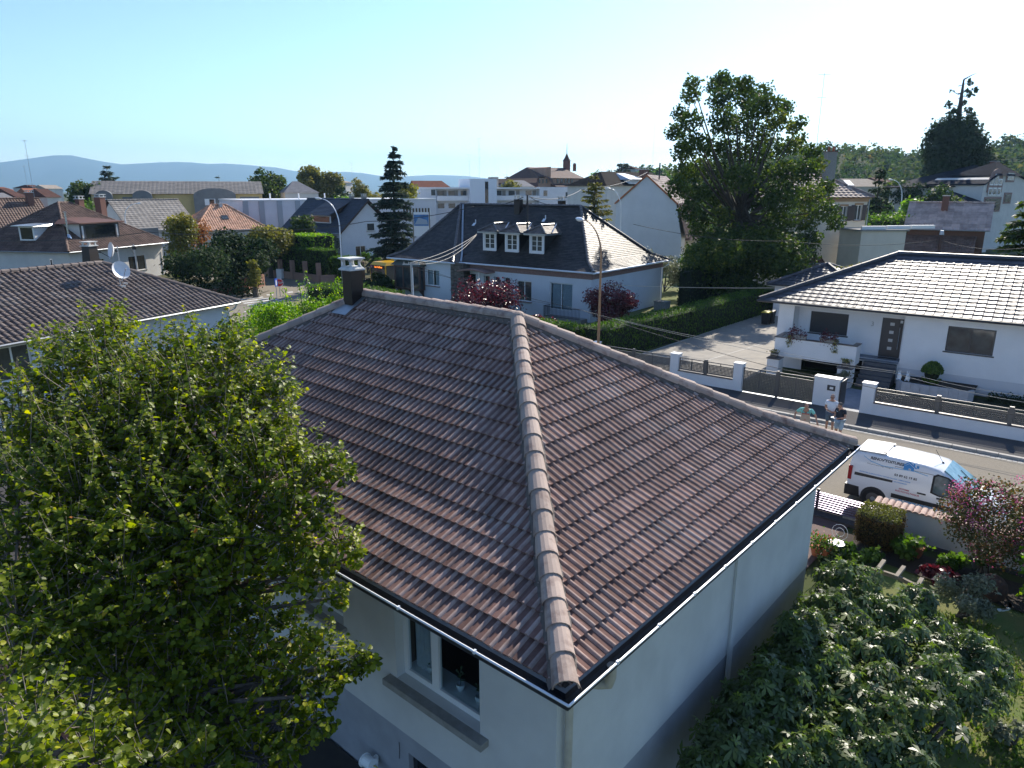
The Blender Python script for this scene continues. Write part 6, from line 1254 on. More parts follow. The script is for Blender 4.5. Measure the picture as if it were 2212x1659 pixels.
    for (a,b,e,f) in ((232,1165,268,1285),(352,1155,388,1280),(225,1385,262,1500),(322,1370,355,1500)):
        p,q=F.cY(*c5(a,b),y0),F.cY(*c5(e,f),y0);hs.append((p.x,q.x,q.z,p.z))
    wall_grid(m,(x0,y0,0),(1,0,0),L,0,ze,[(h[0]-x0,h[1]-x0,h[2],h[3]) for h in hs],nin=(0,1,0));wall_grid(m,(x0+L,y0,0),(0,1,0),11,0,ze,[],nin=(-1,0,0));wall_grid(m,(x0,y0+11,0),(1,0,0),L,0,ze,[],nin=(0,-1,0));wall_grid(m,(x0,y0,0),(0,1,0),11,0,ze,[],nin=(1,0,0));m.build('wall',M['cream'],H);m=MB();m.box(x0-.1,y0-.14,ze-.45,x0+L+.1,y0-.003,ze-.05);m.build('cornice',mat('cornice_ochre',(.42,.26,.15),rough=.8),H)
    for i,h in enumerate(hs):
        window_unit(H,(h[0],y0,0),(1,0,0),h[1]-h[0],h[2],h[3],(0,1,0),m_frame=M['frame_white'],m_glass=M['glass_grey'],sill=.15,m_sill=M['rose']) if i<2 else window_unit(H,(h[0],y0,0),(1,0,0),h[1]-h[0],h[2],h[3],(0,1,0),m_frame=M['shutter'],m_glass=M['shutter'],sill=.15,m_sill=M['rose'],label='closed brown shutters')
        f=MB();e=.14;f.box(h[0]-e,y0-.05,h[3]+.002,h[1]+e,y0-.003,h[3]+.2);f.build('lintel',MATS['cornice_ochre'],H)
        if i<2:
            for xx in (h[0]-.55,h[1]+.05):s_=MB();s_.box(xx,y0-.09,h[2],xx+.5,y0-.055,h[3]);s_.build('shutter',M['shutter'],H)
    rf=MB();half=5.9;zr=F.cY(*c5(155,835),y0+half).z;s=math.atan((zr-ze)/half);c_,s_=math.cos(s),math.sin(s);X0,X1,Y0=x0-.45,x0+L+.45,y0-.45;LL=X1-X0
    for (o_,eu,ei,l_) in (((X0,Y0),(1,0),(0,1),LL),((X1,Y0),(0,1),(-1,0),2*half),((X1,Y0+2*half),(-1,0),(0,-1),LL),((X0,Y0+2*half),(0,-1),(1,0),2*half)):tile_face(rf,(*o_,ze),Vector((*eu,0)),l_,Vector((*ei,0))*c_+Vector((0,0,s_)),lambda u:min(u,l_-u,half)/c_,expo=.5,wave=.6,amp=.05,step=.05,samples=SMP,prof=bell)
    ro=rf.build('roof',M['pink_tile'],H);m=MB()
    for a,b in (((X1,Y0,ze),(X1-half,Y0+half,zr)),((X1,Y0+2*half,ze),(X1-half,Y0+half,zr)),((X0,Y0,ze),(X0+half,Y0+half,zr)),((X0+half,Y0+half,zr),(X1-half,Y0+half,zr))):ridge_caps(m,Vector(a)+Vector((0,0,.05)),Vector(b)+Vector((0,0,.05)),r=.14,length=.45,n=5)
    m.build('ridge_tiles',M['pink_tile'],ro);m=MB();m.add([(X0,Y0,ze-.05),(X1,Y0,ze-.05),(X1,Y0+2*half,ze-.05),(X0,Y0+2*half,ze-.05),(X0+half,Y0+half,zr-.08),(X1-half,Y0+half,zr-.08)],[(0,1,5,4),(1,2,5),(2,3,4,5),(3,0,4),(3,2,1,0)]);m.build('underlay',M['wood_dark'],ro)
    q=F.cY(*c5(130,900),y0+2.2);t=F.cY(*c5(130,715),y0+2.2);chimney(H,q.x,y0+2.2,q.z-1,t.z-.1,1.15,.7,M['sill'],'pots');m=MB();m.cyl((x0+L+.1,y0-.1,ze-.2),(x0+L+.1,y0-.1,0),.07,n=6);m.build('downpipe',M['zinc'],H);m=MB();n=ei;q=F.cY(*c5(285,995),y0+2);m.obox((q.x-.4,y0+1.4,ze+(1.85)*(zr-ze)/half+.13),(.8,0,0),(0,c_*1.1,s_*1.1),(0,-.03,.06));m.build('skylight',M['frame_white'],ro)
    # timber barn with striped roof
    H,F,d=ghouse('brown timber-clad house with a striped pale tile roof above the modern house',c5(738,1348),c5(1450,1366),5.5,7.5,8.75,'gable',M['boards'],mat('barn_tile',(.52,.40,.35),(.36,.27,.24),1.5,.5,spec=.6,tintmix=(.75,1.25)),.5,tile=(.55,.45,.05))
    m=MB();rr=MB();s=math.radians(28);tile_face(rr,(d['x0']-1,d['y0']-3,2.9),Vector((1,0,0)),d['x1']-d['x0']-.3,Vector((0,math.cos(s),math.sin(s))),lambda u:3.4/math.cos(s),expo=.42,wave=.4,amp=.05,samples=SMP,prof=bell);rr.build('lean_to_roof',M['brown_tile'],H);m=MB()
    for xx in np.linspace(d['x0'],d['x1']-2,5):m.box(xx,d['y0']-2.8,0,xx+.15,d['y0']-2.65,2.85)
    m.each('lean_to_post',M['wood_grey'],H);q=F.cY(*c5(1082,1150),d['y0']+2.9);chimney(H,q.x,d['y0']+2.9,7,9.6,.75,.75,M['brick'],'flat')
    # flat white workshop roof and low beige building
    P,Q=aD(*c5(400,1370),73),aD(*c5(765,1372),73.5);F=Fr(P.x,P.y,math.degrees(math.atan2((Q-P).y,(Q-P).x)));L=(Q-P).xy.length;H=F.thing('outbuilding','low beige outbuilding with white flat roof edges beside the beige house','building');m=MB();m.box(P.x,P.y,0,P.x+L,P.y+4,P.z);m.build('wall',M['cream'],H);m=MB();m.box(P.x-.2,P.y-.2,P.z+.002,P.x+L+.2,P.y+4.2,P.z+.16);ro=m.build('roof',M['sill'],H);m=MB()
    for u in (.1,3.2,6.3):m.box(P.x+u,P.y+.1+u*.2,P.z+.164,P.x+u+2.6,P.y+.4+u*.2,P.z+.5)
    m.build('skylight',M['white'],ro)
    # tiled shed
    H,F,d=ghouse('small weathered shed with a red-brown tile roof under the oak',c4(1118,1305),c4(1240,1302),2.6,4.6,4.5,'gable',M['wood_grey'],M['red_tile'],.15,tile=(.36,.3,.06),name='shed',cat='shed') if True else 0
    # villa with arched window
    D=125;gz=3.0;P,Q=aD(*c5(1385,1000),D),aD(2250,398,D+14);F=Fr(P.x,P.y,math.degrees(math.atan2((Q-P).y,(Q-P).x)));H=F.thing('villa','white villa with red stone window surrounds and blue-black roofs at the right edge','house');x0,y0=P.x,P.y;f=lambda x,y,yy=None:F.cY(*c5(x,y),y0 if yy is None else yy)
    z0=0;zc=f(0,870).z;zl=f(0,965).z;zb=f(0,1260).z;xr=f(1725,900).x+6;m=MB();w0=f(1395,1000).x;pts=[(w0,y0,z0),(xr,y0,z0),(xr,y0,zl),(f(1690,880).x,y0,zc),(f(1500,880).x,y0,zc),(f(1450,915).x,y0,(zc*.55+zl*.45)),(w0,y0,zl)];m.prism(pts,(0,9,0));xl=f(1150,1005,y0+5).x;m.box(xl,y0+5,0,w0,y0+16,f(0,1005,y0+5).z-.1);m.build('wall',M['offwhite'],H)
    m=MB();ze=f(0,1000,y0+4.5).z;zr=f(0,765,y0+11).z;a0=f(1145,1000,y0+4.5).x;b0=f(1345,765,y0+11).x;m.add([(a0,y0+4.4,ze),(xr,y0+4.4,ze),(xr,y0+11,zr),(b0,y0+11,zr),(a0,y0+17.5,ze),(xr,y0+17.5,ze)],[(0,1,2,3),(0,3,4),(3,2,5,4),(0,4,5,1)]);ro=m.build('roof',mat('villa_slate',(.012,.016,.028),(.018,.022,.036),1.5,.95,bump=.3,bscale=6,spec=.05),H)
    m=MB();a,b,t=f(1500,875),f(1690,875),f(1600,808,y0+2);m.add([(a.x-.4,y0-.5,zc-.1),(b.x+.4,y0-.5,zc-.1),((a.x+b.x)/2+.6,y0+2,t.z),((a.x+b.x)/2-.6,y0+2,t.z),(a.x-1,y0+7,zc),(b.x+3,y0+7,zc)],[(0,1,2,3),(0,3,4),(1,5,2),(3,2,5,4),(0,4,5,1)]);m.prism([(w0-.4,y0-.4,zl-.25),(a.x,y0-.4,zc-.2),(a.x,y0-.4,zc+.02),(w0-.4,y0-.4,zl)],(0,10,0));m.prism([(xr,y0-.4,zl-.25),(b.x,y0-.4,zc-.2),(b.x,y0-.4,zc+.02),(xr,y0-.4,zl)],(0,10,0));m.box(a.x,y0-.3,zc-.05,b.x,y0+9.2,zc+.05);m.build('gable_roof',MATS['villa_slate'],ro)
    m=MB();q0=f(1110,1175,y0-2);m.hexa([(q0.x,y0-2.5,q0.z-.2),(w0-.02,y0-2.5,q0.z-.2),(w0-.02,y0+5,q0.z-.2),(q0.x,y0+5,q0.z-.2),(q0.x,y0-2.5,q0.z),(w0-.02,y0-2.5,q0.z),(w0-.02,y0+4.9,f(0,1045).z),(q0.x+2.5,y0+4.9,q0.z+.4)]);m.build('porch_roof',MATS['villa_slate'],H);m=MB();m.box(q0.x+.3,y0-2.1,0,w0-.03,y0+4.8,q0.z-.21);m.build('porch',M['offwhite'],H)
    ctr=f(1485,1000);rad=(f(1540,1000).x-f(1430,1000).x)/2;zb_=f(0,1045).z;m=MB();pts=[(ctr.x-rad-.25,y0-.12,zb_-.2),(ctr.x+rad+.25,y0-.12,zb_-.2)]+[(ctr.x+(rad+.25)*math.cos(t_),y0-.12,ctr.z+(rad+.25)*math.sin(t_)) for t_ in np.linspace(0,math.pi,13)];m.prism(pts,(0,.11,0));fo=m.build('arched_window',M['rose'],H);m=MB()
    for (u,v,w_,h_) in ((-.92,.04,.55,.42),(-.28,.04,.56,.72),(.37,.04,.55,.42),(-.92,-.62,.55,.52),(-.28,-.62,.56,.52),(.37,-.62,.55,.52)):m.box(ctr.x+u*rad,y0-.17,ctr.z+v*rad+(.0),ctr.x+(u+w_)*rad,y0-.125,ctr.z+(v+h_)*rad)
    wo=m.each('casements',M['frame_white'],fo);m=MB()
    for (u,v,w_,h_) in ((-.84,.12,.38,.27),(-.2,.12,.4,.56),(.45,.12,.38,.27),(-.84,-.54,.38,.36),(-.2,-.54,.4,.36),(.45,-.54,.38,.36)):m.box(ctr.x+u*rad,y0-.20,ctr.z+v*rad,ctr.x+(u+w_)*rad,y0-.172,ctr.z+(v+h_)*rad)
    m.each('pane',M['glass_dark'],fo)
    for (a,b,e,g_) in ((1590,893,1635,955),(1568,1068,1605,1130),(1405,1105,1515,1195)):
        p,q=f(a,b),f(e,g_);m=MB();m.box(p.x-.3,y0-.10,q.z-.3,q.x+.3,y0-.003,p.z+.3);fo=m.build('window',M['rose'],H);m=MB();k=3 if e-a>80 else 1
        for j in range(k):m.box(p.x+(q.x-p.x)*j/k+.05,y0-.15,q.z,p.x+(q.x-p.x)*(j+1)/k-.05,y0-.102,p.z)
        m.each('pane',M['glass_grey'],fo)
    q=f(1487,800,y0+6);chimney(H,q.x,y0+6,zl,q.z,1.2,1.2,M['brick'],'flat')
    # grey hipped roof with skylights in the distance
    def far(label,pL,pR,D,zt,ridge,wall,roof,kind='hip',base=0,dep=10):
        P,Q=aD(*pL,D),aD(*pR,D*1.02);ze=(P.z+Q.z)/2;F=Fr(P.x,P.y,math.degrees(math.atan2((Q-P).y,(Q-P).x)));L=(Q-P).xy.length;t=F.thing('house',label,'house','roofs of the town in the distance');x0,y0=P.x,P.y;m=MB();m.box(x0+.3,y0+.3,base,x0+L-.3,y0+dep-.3,ze);m.build('wall',wall,t);zr=aD(pL[0],zt,D+dep/2).z;i0=L*ridge[0];i1=L*ridge[1];m=MB()
        m.add([(x0,y0,ze),(x0+L,y0,ze),(x0+L,y0+dep,ze),(x0,y0+dep,ze),(x0+i0,y0+dep/2,zr),(x0+i1,y0+dep/2,zr)],[(0,1,5,4),(1,2,5),(2,3,4,5),(3,0,4),(3,2,1,0)]);m.build('roof',roof,t);return t,F,x0,y0,L,ze,zr
    FM={k:mat('far_roof_'+k,a,b,1.2,.95,bump=.4,bscale=5,spec=.05) for k,a,b in (('grey',(.24,.235,.24),(.19,.19,.2)),('red',(.22,.09,.06),(.16,.07,.05)),('orange',(.36,.16,.09),(.28,.12,.08)),('brown',(.11,.06,.05),(.08,.045,.04)),('pale',(.38,.33,.28),(.30,.26,.22)))}
    far('grey pyramid-roofed house below the tall autumn trees',c2(480,440),c2(795,440),165,c2(0,340)[1],(.35,.5),M['offwhite'],FM['grey'])
    far('long dull red roof right of the spruce on the horizon',c2(1630,400),c2(1945,400),230,c2(0,335)[1],(0,.85),M['offwhite'],FM['red']);far('orange roof at the far left among trees',c1(250,470),c1(420,460),190,c1(0,400)[1],(.1,.9),M['offwhite'],FM['orange']);far('brown roof with a dark dormer at the far left',c1(405,480),c1(545,480),180,c1(0,405)[1],(.1,.9),M['offwhite'],FM['brown']);far('pale roof behind the left-hand rooftops',c1(400,405),c1(555,405),260,c1(0,372)[1],(0,1),M['offwhite'],FM['pale'])
    far('dark red roof touching the left edge of the horizon',c1(60,425),c1(160,425),280,c1(0,390)[1],(.2,.8),M['offwhite'],FM['red']);far('brown hipped roof among the left-hand treetops',c1(140,480),c1(250,475),170,c1(0,400)[1],(.2,.8),M['brick'],FM['brown']);far('dark ridge roof behind the aerial mast',c1(320,400),c1(415,400),270,c1(0,372)[1],(.1,.9),M['offwhite'],FM['brown'])
    far('pale grey roof left of the school',cr(575,430),cr(755,430),215,cr(0,368)[1],(.05,.95),M['offwhite'],FM['grey']);far('white house with a red roof at the foot of the school',cr(680,380),cr(790,380),260,cr(0,322)[1],(.3,.95),M['white_wall'],FM['red']);far('small dark-roofed house on the skyline right of the school',cr(1735,262),cr(1795,262),330,cr(0,225)[1],(.3,.7),M['offwhite'],FM['brown'],base=10)
    far('pale-striped roof between the beige house and the dead-topped tree',c5(345,1010),c5(650,1000),150,c5(0,940)[1],(.05,.8),M['cream'],FM['pale']);far('brown roof half hidden behind the hillside trees',c5(590,1000),c5(740,1000),170,c5(0,930)[1],(.2,.9),M['cream'],FM['brown']);far('grey house with pale walls near the left horizon',c1(0,520),c1(175,500),150,c1(0,440)[1],(.2,.7),M['offwhite'],FM['grey'])
    far('white house behind the dome-shaped tree row',c2(1020,352),c2(1090,352),240,c2(0,328)[1],(.1,.9),M['offwhite'],FM['pale'])
    for (c,D,h,lab) in ((c1(300,480),120,9,'thin aerial mast rising from the left-hand roofs'),(c1(240,390),180,5,'small aerial mast at the far left horizon')):
        q=aD(*c,D);yagi(lab,(q.x,q.y,q.z),h if D<150 else h,4)
    q=aD(*cr(1575,270),300);yagi('thin aerial on the skyline right of the school',(q.x,q.y,q.z),10,4);q=aD(*cr(1890,260),220);yagi('tall aerial above the dark roof',(q.x,q.y,q.z),16,5);q=aD(*c4(1185,560),84);yagi('television aerial on the beige house right of the oak',(q.x,q.y,q.z-1),9.0,6,rz=.7)
    q=aD(*c2(1075,300),230);yagi('aerial above the dome-shaped trees',(q.x,q.y,q.z-3),9,4)
    m=MB();q=aD(*cr(1958,300),97);m.cyl(q-Vector((0,0,.8)),q+Vector((0,0,1.3)),.10,n=8);m.solo('flue_pipe',M['zinc_dark'],'dark flue pipe standing on the pale red roof ridge','pipe',q)
    q=aD(*cr(680,600),62)
build_others()
# ------------------------------------------------------------------ hills and mountains
def build_hills():
    def ridge(name,D,pts,m,base=0,back=3000,n=3):
        """a range of hills whose skyline passes through the given points, with a front slope"""
        g=MB();top=[];xs=np.linspace(pts[0][0],pts[-1][0],90);rng=np.random.default_rng(5)
        ys=np.interp(xs,[p[0] for p in pts],[p[1] for p in pts])
        rows=[]
        for k,f in enumerate((0,.35,.7,1.0)):
            row=[]
            for x,y in zip(xs,ys):
                p=aD(x,y+(rng.normal()*.25 if k==3 else 0),D);s_=D/math.hypot(p.x,p.y) if D>5000 else 1;p=Vector((p.x*s_,p.y*s_,CAM_H+(p.z-CAM_H)*s_));q=Vector((p.x,p.y,0));d=q.normalized();z=p.z*(f**1.3)*(1 if k==3 else 1+.12*rng.normal());o=q-d*back*(1-f);row.append((o.x,o.y,max(z,0) if k else -1))
            rows.append(row)
        row=[(r[0]*1.045,r[1]*1.045,-3) for r in rows[-1]];rows.append(row);W_=len(xs)
        g.add([p for r in rows for p in r],[(i*W_+j,i*W_+j+1,(i+1)*W_+j+1,(i+1)*W_+j) for i in range(len(rows)-1) for j in range(W_-1)])
        return g.solo(name,m,kind='structure',smooth=True)
    far=[(-700,350),(-300,362),(-120,352),(0,351),(60,343),(105,336),(150,335),(210,347),(260,355),(310,353),(360,350),(395,349),(440,354),(500,353),(545,358),(600,362),(650,372),(700,372),(760,370),(820,380),(870,382),(930,378),(1000,380),(1080,388),(1150,394),(1230,398),(1400,403),(1700,406),(2600,408)]
    ridge('mountains',10000,far,mat('mountain_forest',(.035,.06,.04),(.05,.07,.045),.0008,1.0,spec=.05),back=2600)
    near=[(1180,409),(1270,398),(1330,384),(1400,372),(1480,366),(1560,352),(1650,338),(1750,322),(1830,318),(1900,318),(1990,334),(2060,334),(2130,318),(2212,305),(2350,290),(2600,285)]
    ridge('hillside',420,[(x,y+9) for x,y in near],mat('hill_ground',(.03,.045,.016),(.04,.05,.02),.02,1.0,spec=.05),back=240)
    # woodland that reads as one mass
    rng=np.random.default_rng(11);B=[]
    xs=[p[0] for p in near];ys=[p[1] for p in near]
    for i in range(1150):
        x=rng.uniform(1230,2500);f=rng.uniform(0.0,1.0)**.8;D=420-230*(1-f);yt=np.interp(x,xs,ys)
        q0=aD(x,yt,420);ztop=q0.z*f**1.25
        p=aD(x,yt,D);r=rng.uniform(3.5,6.5);d=Vector((q0.x,q0.y,0)).normalized();o=Vector((q0.x,q0.y,0))-d*240*(1-f)
        z=max(ztop-3,1)+rng.uniform(-1,1.5)
        # leave a clear view of the lower valley on the left part
        B.append((o.x,o.y,z+r*.1,r,r,r*1.05))
    B=np.array(B);n=95000;P,d,idx=shell_points(rng,B,n,.75);k=d[:,2]>-.45;P,d,idx=P[k],d[k],idx[k]
    leaves('woodland',P,unit(d+rng.normal(size=d.shape)*.45),rng.uniform(1.1,2.6,len(P)),DIAM,LEAFM['hill'],None,rng,tint=.35*rng.random(len(P))+.65*rng.random(len(B))[idx],solo=B[0,:3],kind='stuff')
build_hills()
# ------------------------------------------------------------------ trees one can tell apart
def G0(px,py,D): # ground point below a picture point at forward distance D
    p=aD(px,py,D);return Vector((p.x,p.y,0))
def T(label,px,ytop,D,wpx,kind='oak',n=2600,K=16,size=.45,seed=1,cz=.58,group=None,sh=None,top=.5,zb=0,rzf=1.0,fn='tree',trunk=.25):
    b=G0(px,ytop,D);b.z=zb;h=aD(px,ytop,D).z-zb;R=wpx*.5*D/1520
    return tree('tree',label,'tree',b,h,R*.92,kind,n,K,size,seed,trunk,cz,rz=h*(1-cz)*rzf,group=group,top=top)
def build_trees():
    g='trees on the town skyline'
    T('rounded dark green tree left of the yellow apartment block',*((140+37/1.0),370,150,78),'oak',4200,22,.55,3,.6,g)
    conifer('tree','layered conifer standing behind the rounded dark tree on the left',G0(229,356,165),aD(229,356,165).z,4.2,'spruce',2600,4,levels=12,size=.9,bare=.35,group=g,droop=-.02,gap=.4)
    T('yellow-green tree beside the layered conifer on the left',243,383,168,40,'olive',1500,10,.6,5,.62,g)
    T('dark green spreading tree above the left end of the yellow block',150,425,125,110,'green',2400,14,.5,6,.55,g)
    T('broad dark chestnut tree behind the grey hall',571,349,175,92,'oak',5200,24,.7,7,.55,g)
    T('tall olive-brown autumn tree, left of the pair',664,344,190,64,'olive',4200,20,.7,8,.58,g)
    T('tall olive-brown autumn tree, right of the pair',706,350,192,68,'olive',4200,20,.7,9,.58,g)
    T('dark ovoid evergreen in front of the autumn pair',733,382,165,40,'dark',2600,10,.6,10,.5,g)
    T('dome-shaped olive tree left of the spruce',778,381,185,52,'olive',2800,16,.6,11,.58,g)
    T('small olive tree between the dome-shaped tree and the spruce',812,395,180,40,'olive',1600,10,.6,12,.55,g)
    T('light green bushy tree behind the blue-black roof',752,405,140,78,'green',2200,12,.5,13,.5,g)
    T('yellow-green tree right behind the spruce top',880,385,150,66,'birch',2200,12,.6,14,.55,g)
    T('row tree right of the spruce before the long red roof',925,397,190,50,'green',1500,10,.6,15,.55,g)
    T('green tree right of the stair tower',1103,380,190,62,'olive',2200,14,.6,17,.6,g)
    T('small tree in front of the school windows',1172,392,190,30,'green',900,8,.6,18,.6,g)
    conifer('tree','slim dark conifer tip above the long yellow block',G0(472,379,210),aD(472,379,210).z,3.2,'spruce',900,19,levels=9,size=1.0,group=g)
    conifer('tree','small conifer tip left of the school',G0(1097-2,374,260),aD(1097,374,260).z,2.6,'spruce',900,20,levels=9,size=1.0,group=g)
    conifer('tree','tall dark conifer on the skyline right of the school',G0(1348,346,330),aD(1348,346,330).z,8,'dark',2600,21,levels=14,size=1.6,group=g,gap=.0,power=.5)
    for i,(px,yt,w,lab) in enumerate(((1290,366,40,'round tree directly right of the school'),(1320,356,34,'umbrella-shaped pine right of the school'),(1375,362,40,'bushy tree right of the tall dark skyline conifer'),(1430,358,44,'tree below the small skyline house'),(1492,345,46,'dark round tree left of the oak crown, lower one'),(1518,348,40,'dark round tree touching the oak crown on the skyline'))):
        T(lab,px,yt,320,w*1.1,('green','dark','green','green','dark','dark')[i],1300,9,1.1,30+i,.55,g,zb=3)
    for i,(px,yt,D,w,lab,kd) in enumerate(((20,408,200,60,'low tree at the left edge below the mountains','green'),(60,404,260,40,'small tree between far red roofs','dark'),(95,397,300,34,'dark conifer-like tree near the left aerial','dark'),(115,401,280,30,'low dark tree beside the pale roof','dark'),(314,389,230,22,'small tree peeping over the yellow block on the left','green'),(370,390,230,28,'pale tree peeping over the yellow block in the middle','olive'),(600,395,190,60,'loose tree between chestnut and autumn trees','olive'),(655,420,150,60,'low bright tree behind the works hall','bright'),(720,425,145,46,'low bright tree behind the blue-black ridge','bright'))):
        T(lab,px,yt,D,w,kd,1000,8,.6,50+i,.55,g)
    # the tall spruce and the dead-topped giant
    b=G0(852,560,84);conifer('tree','tall blue-green spruce with drooping branches left of the slate roof',b,aD(855,314,84).z,3.7,'spruce',27000,61,.28,32,.42,.03,.22,power=.62,lean=(.4,.2),gap=.28)
    b=G0(2062,480,150);h=aD(2085,165,150).z;t=thing('tree','huge old sequoia with a dead spindly top on the right','tree',b);m=MB();tp=aD(2082,172,150);bp=aD(2058,400,150);m.tube([b,bp,aD(2066,300,150),aD(2073,235,150),tp],[1.3,1.0,.65,.42,.16],10);rng=np.random.default_rng(62);m.tube([tp,aD(2089,168,150),aD(2100,162,150),aD(2110,158,150)],[.16,.12,.07,.03],6);B=[]
    for (x,y,r) in ((2096,178,.9),(2092,196,.9),(2106,194,.8),(2055,196,.5),(2094,205,.9),(2046,222,.6),(2048,230,.8),(2082,222,.9),(2093,238,1.3),(2062,238,1.2),(2050,248,1.1),(2098,250,1.6),(2105,262,1.2),(2070,255,1.2),(2042,268,1.5),(2060,266,1.6),(2088,268,1.7)):
        p=aD(x,y,150+rng.uniform(-1,1));r*=.62;B.append((*p,r,r,r*.5));q=aD(2070,y+8,150);m.tube([q,p],[.10,.03],4)
    lo=[(x_,y_,2.8+rng.uniform(-.4,.6)) for (x_,y_) in ((2030,285),(2060,280),(2090,285),(2020,310),(2050,305),(2085,305),(2115,305),(2012,340),(2045,335),(2080,335),(2115,330),(2125,345),(2020,370),(2055,368),(2095,368),(2150,365))]
    for (x,y,r) in lo:p=aD(x*.85+2066*.15,y,150+rng.uniform(-2.2,2.2));B.append((*p,r,r,r*.9))
    m.build('trunk',M['bark_dark'],t);P,d,idx=shell_points(rng,B,15000,.4);leaves('crown',P,unit(d+rng.normal(size=d.shape)*.6+[0,0,.5]),rng.uniform(.35,.85,len(P)),DIAM,LEAFM['dark'],t,rng,tint=.6*rng.random(len(P))+.4*rng.random(len(B))[idx])
    # the oak
    D=70;rng=np.random.default_rng(63);b=G0(1598,600,D);t=thing('oak_tree','big spreading oak with gaps in its crown rising behind the hedge','tree',b);m=MB();fork=aD(1594,520,D);m.tube([b,(b+fork)/2,fork,aD(1600,455,D)],[.62,.52,.45,.30],10);B=[]
    blobs=[(1492,205,1.35),(1500,180,1.0),(1470,245,1.1),(1462,285,1.2),(1490,262,1.4),(1548,185,1.3),(1565,172,1.1),(1560,215,1.7),(1588,190,1.4),(1610,182,1.2),(1618,215,1.7),(1650,200,1.4),(1640,235,1.6),(1672,225,1.3),(1685,262,1.5),(1700,232,1.1),(1720,275,1.0),(1732,262,.8),(1560,262,1.8),(1600,270,1.9),(1640,285,1.8),(1475,330,1.4),(1500,310,1.7),(1535,320,1.8),(1580,325,1.9),(1625,330,1.9),(1670,320,1.7),(1710,315,1.4),(1735,300,.9),(1750,330,1.3),(1480,372,1.5),(1510,365,1.7),(1555,375,1.9),(1600,385,2.0),(1650,380,2.0),(1700,375,1.9),(1745,372,1.6),(1770,355,1.0),(1465,405,1.2),(1500,415,1.5),(1540,425,1.6),(1590,430,1.7),(1640,430,1.9),(1690,428,2.0),(1740,425,1.9),(1780,405,1.2),(1490,455,1.2),(1515,475,1.3),(1560,465,1.2),(1640,478,1.6),(1690,480,1.7),(1740,475,1.6),(1785,455,1.3),(1800,480,1.1),(1660,520,1.3),(1705,520,1.4),(1750,515,1.2),(1500,500,.9),(1530,510,.9),(1560,520,1.3),(1600,500,1.5),(1590,545,1.5),(1630,540,1.6),(1550,560,1.5),(1610,575,1.6),(1665,560,1.6),(1500,545,1.2),(1710,555,1.3)]
    for (x,y,r) in blobs:
        p=aD(x+rng.uniform(-5,5),y,D+rng.uniform(-5.5,5.5));r*=(.80 if y<400 else.94);B.append((*p,r,r,r*.85))
        if rng.random()<.8:
            s=fork.lerp(aD(1605,430,D),rng.uniform(.1,1));mid=(s+p)/2+Vector((0,0,-.4));m.tube([s,s.lerp(mid,.6),mid,p],[.17,.13,.10,.03],5)
    m.build('trunk',M['bark_dark'],t);P,d,idx=shell_points(rng,B,38000,.3);nz=.55*rng.random(len(P))+.45*rng.random(len(B))[idx];nz=nz+np.clip((P[:,0]-b.x)/40,-.1,.18);leaves('crown',P,unit(d*.5+rng.normal(size=d.shape)),rng.uniform(.16,.36,len(P)),DIAM,LEAFM['oak'],t,rng,tint=nz)
    # shrubs and small trees below the oak
    bush('shrub','large dark shrub mass at the foot of the oak',G0(1600,615,65),6.0,7.0,'oak',17000,.28,64,22);bush('shrub','dark shrub left of the oak trunk beside the beige wing',az(1515,610,0),3.0,4.2,'green',4200,.24,65,10);bush('shrub','dark shrub between the oak and the small garage',az(1685,625,0)+Vector((-1,3,0)),3.4,5.6,'oak',6000,.26,66,12)
    bush('flowering_shrub','pale flowering shrub against the shade behind the slate-roofed house',az(1478,628,0),1.6,2.2,'silver',1300,.17,67,8);bush('bush','grey-green leafy bush at the rear corner of the slate-roofed house',G0(1400,560,72),2.6,4.6,'silver',4200,.20,68,12)
    bush('bush','grey-green bush squeezed between slate roof and white gable',G0(1440,560,74),2.0,3.8,'silver',2000,.2,69,8)
    b=G0(1283,470,66);conifer('tree','light green larch rising behind the slate ridge',b,aD(1290,378,66).z,3.2,'olive',14000,70,levels=24,size=.28,bare=.12,gap=.15,droop=.0,power=.6)
    T('small yellow-green garden tree left of the slate-roofed wing',1255,440,68,70,'green',1200,8,.3,71,.6)
    # right-hand side greenery
    conifer('tree','dark slender conifer beside the beige house',G0(1888,480,110),aD(1888,355,110).z,3.2,'dark',4200,72,levels=18,size=.6,power=.7)
    for i,(px,yt,D,w,lab,kd) in enumerate(((1935,370,140,80,'grey-green tree behind the barn roof on the left','oak'),(1985,360,135,90,'dark tree left of the sequoia','dark'),(2035,385,118,90,'dense dark tree at the foot of the sequoia','oak'),(1975,405,105,60,'light green tree in front of the dark foliage','bright'),(2110,385,156,90,'dark tree between sequoia and villa','dark'),(1905,405,130,60,'dull green tree right of the slender conifer','green'),(2140,350,170,60,'rust-tinged tree above the villa roof','rust'),(2180,345,180,70,'green tree behind the villa ridge','green'))):
        T(lab,px,yt,D,w,kd,3000,14,.5,80+i,.5,'trees around the hillside villa')
    hedge('hedge','broad glossy hedge between the beige house and the barn',[G0(1880,470,98)[:2],G0(2065,470,96)[:2]],4,6.4,'green',9000,.35,90,jit=.5)
    bush('bush','yellow-leaved bush in front of the barn',G0(2105,545,58),1.7,4.1,'yellow',1500,.18,91,9);bush('bush','yellow-green loose bush right of the tiled shed',G0(1835,545,60),2.6,4.6,'birch',3000,.2,92,12);bush('bush','tall airy bush with small leaves in front of the beige outbuilding',G0(1900,540,60),3.0,4.6,'olive',3000,.2,93,14);bush('bush','green bush in front of the barn posts',G0(1960,550,60),2.4,3.6,'green',2600,.2,95,10)
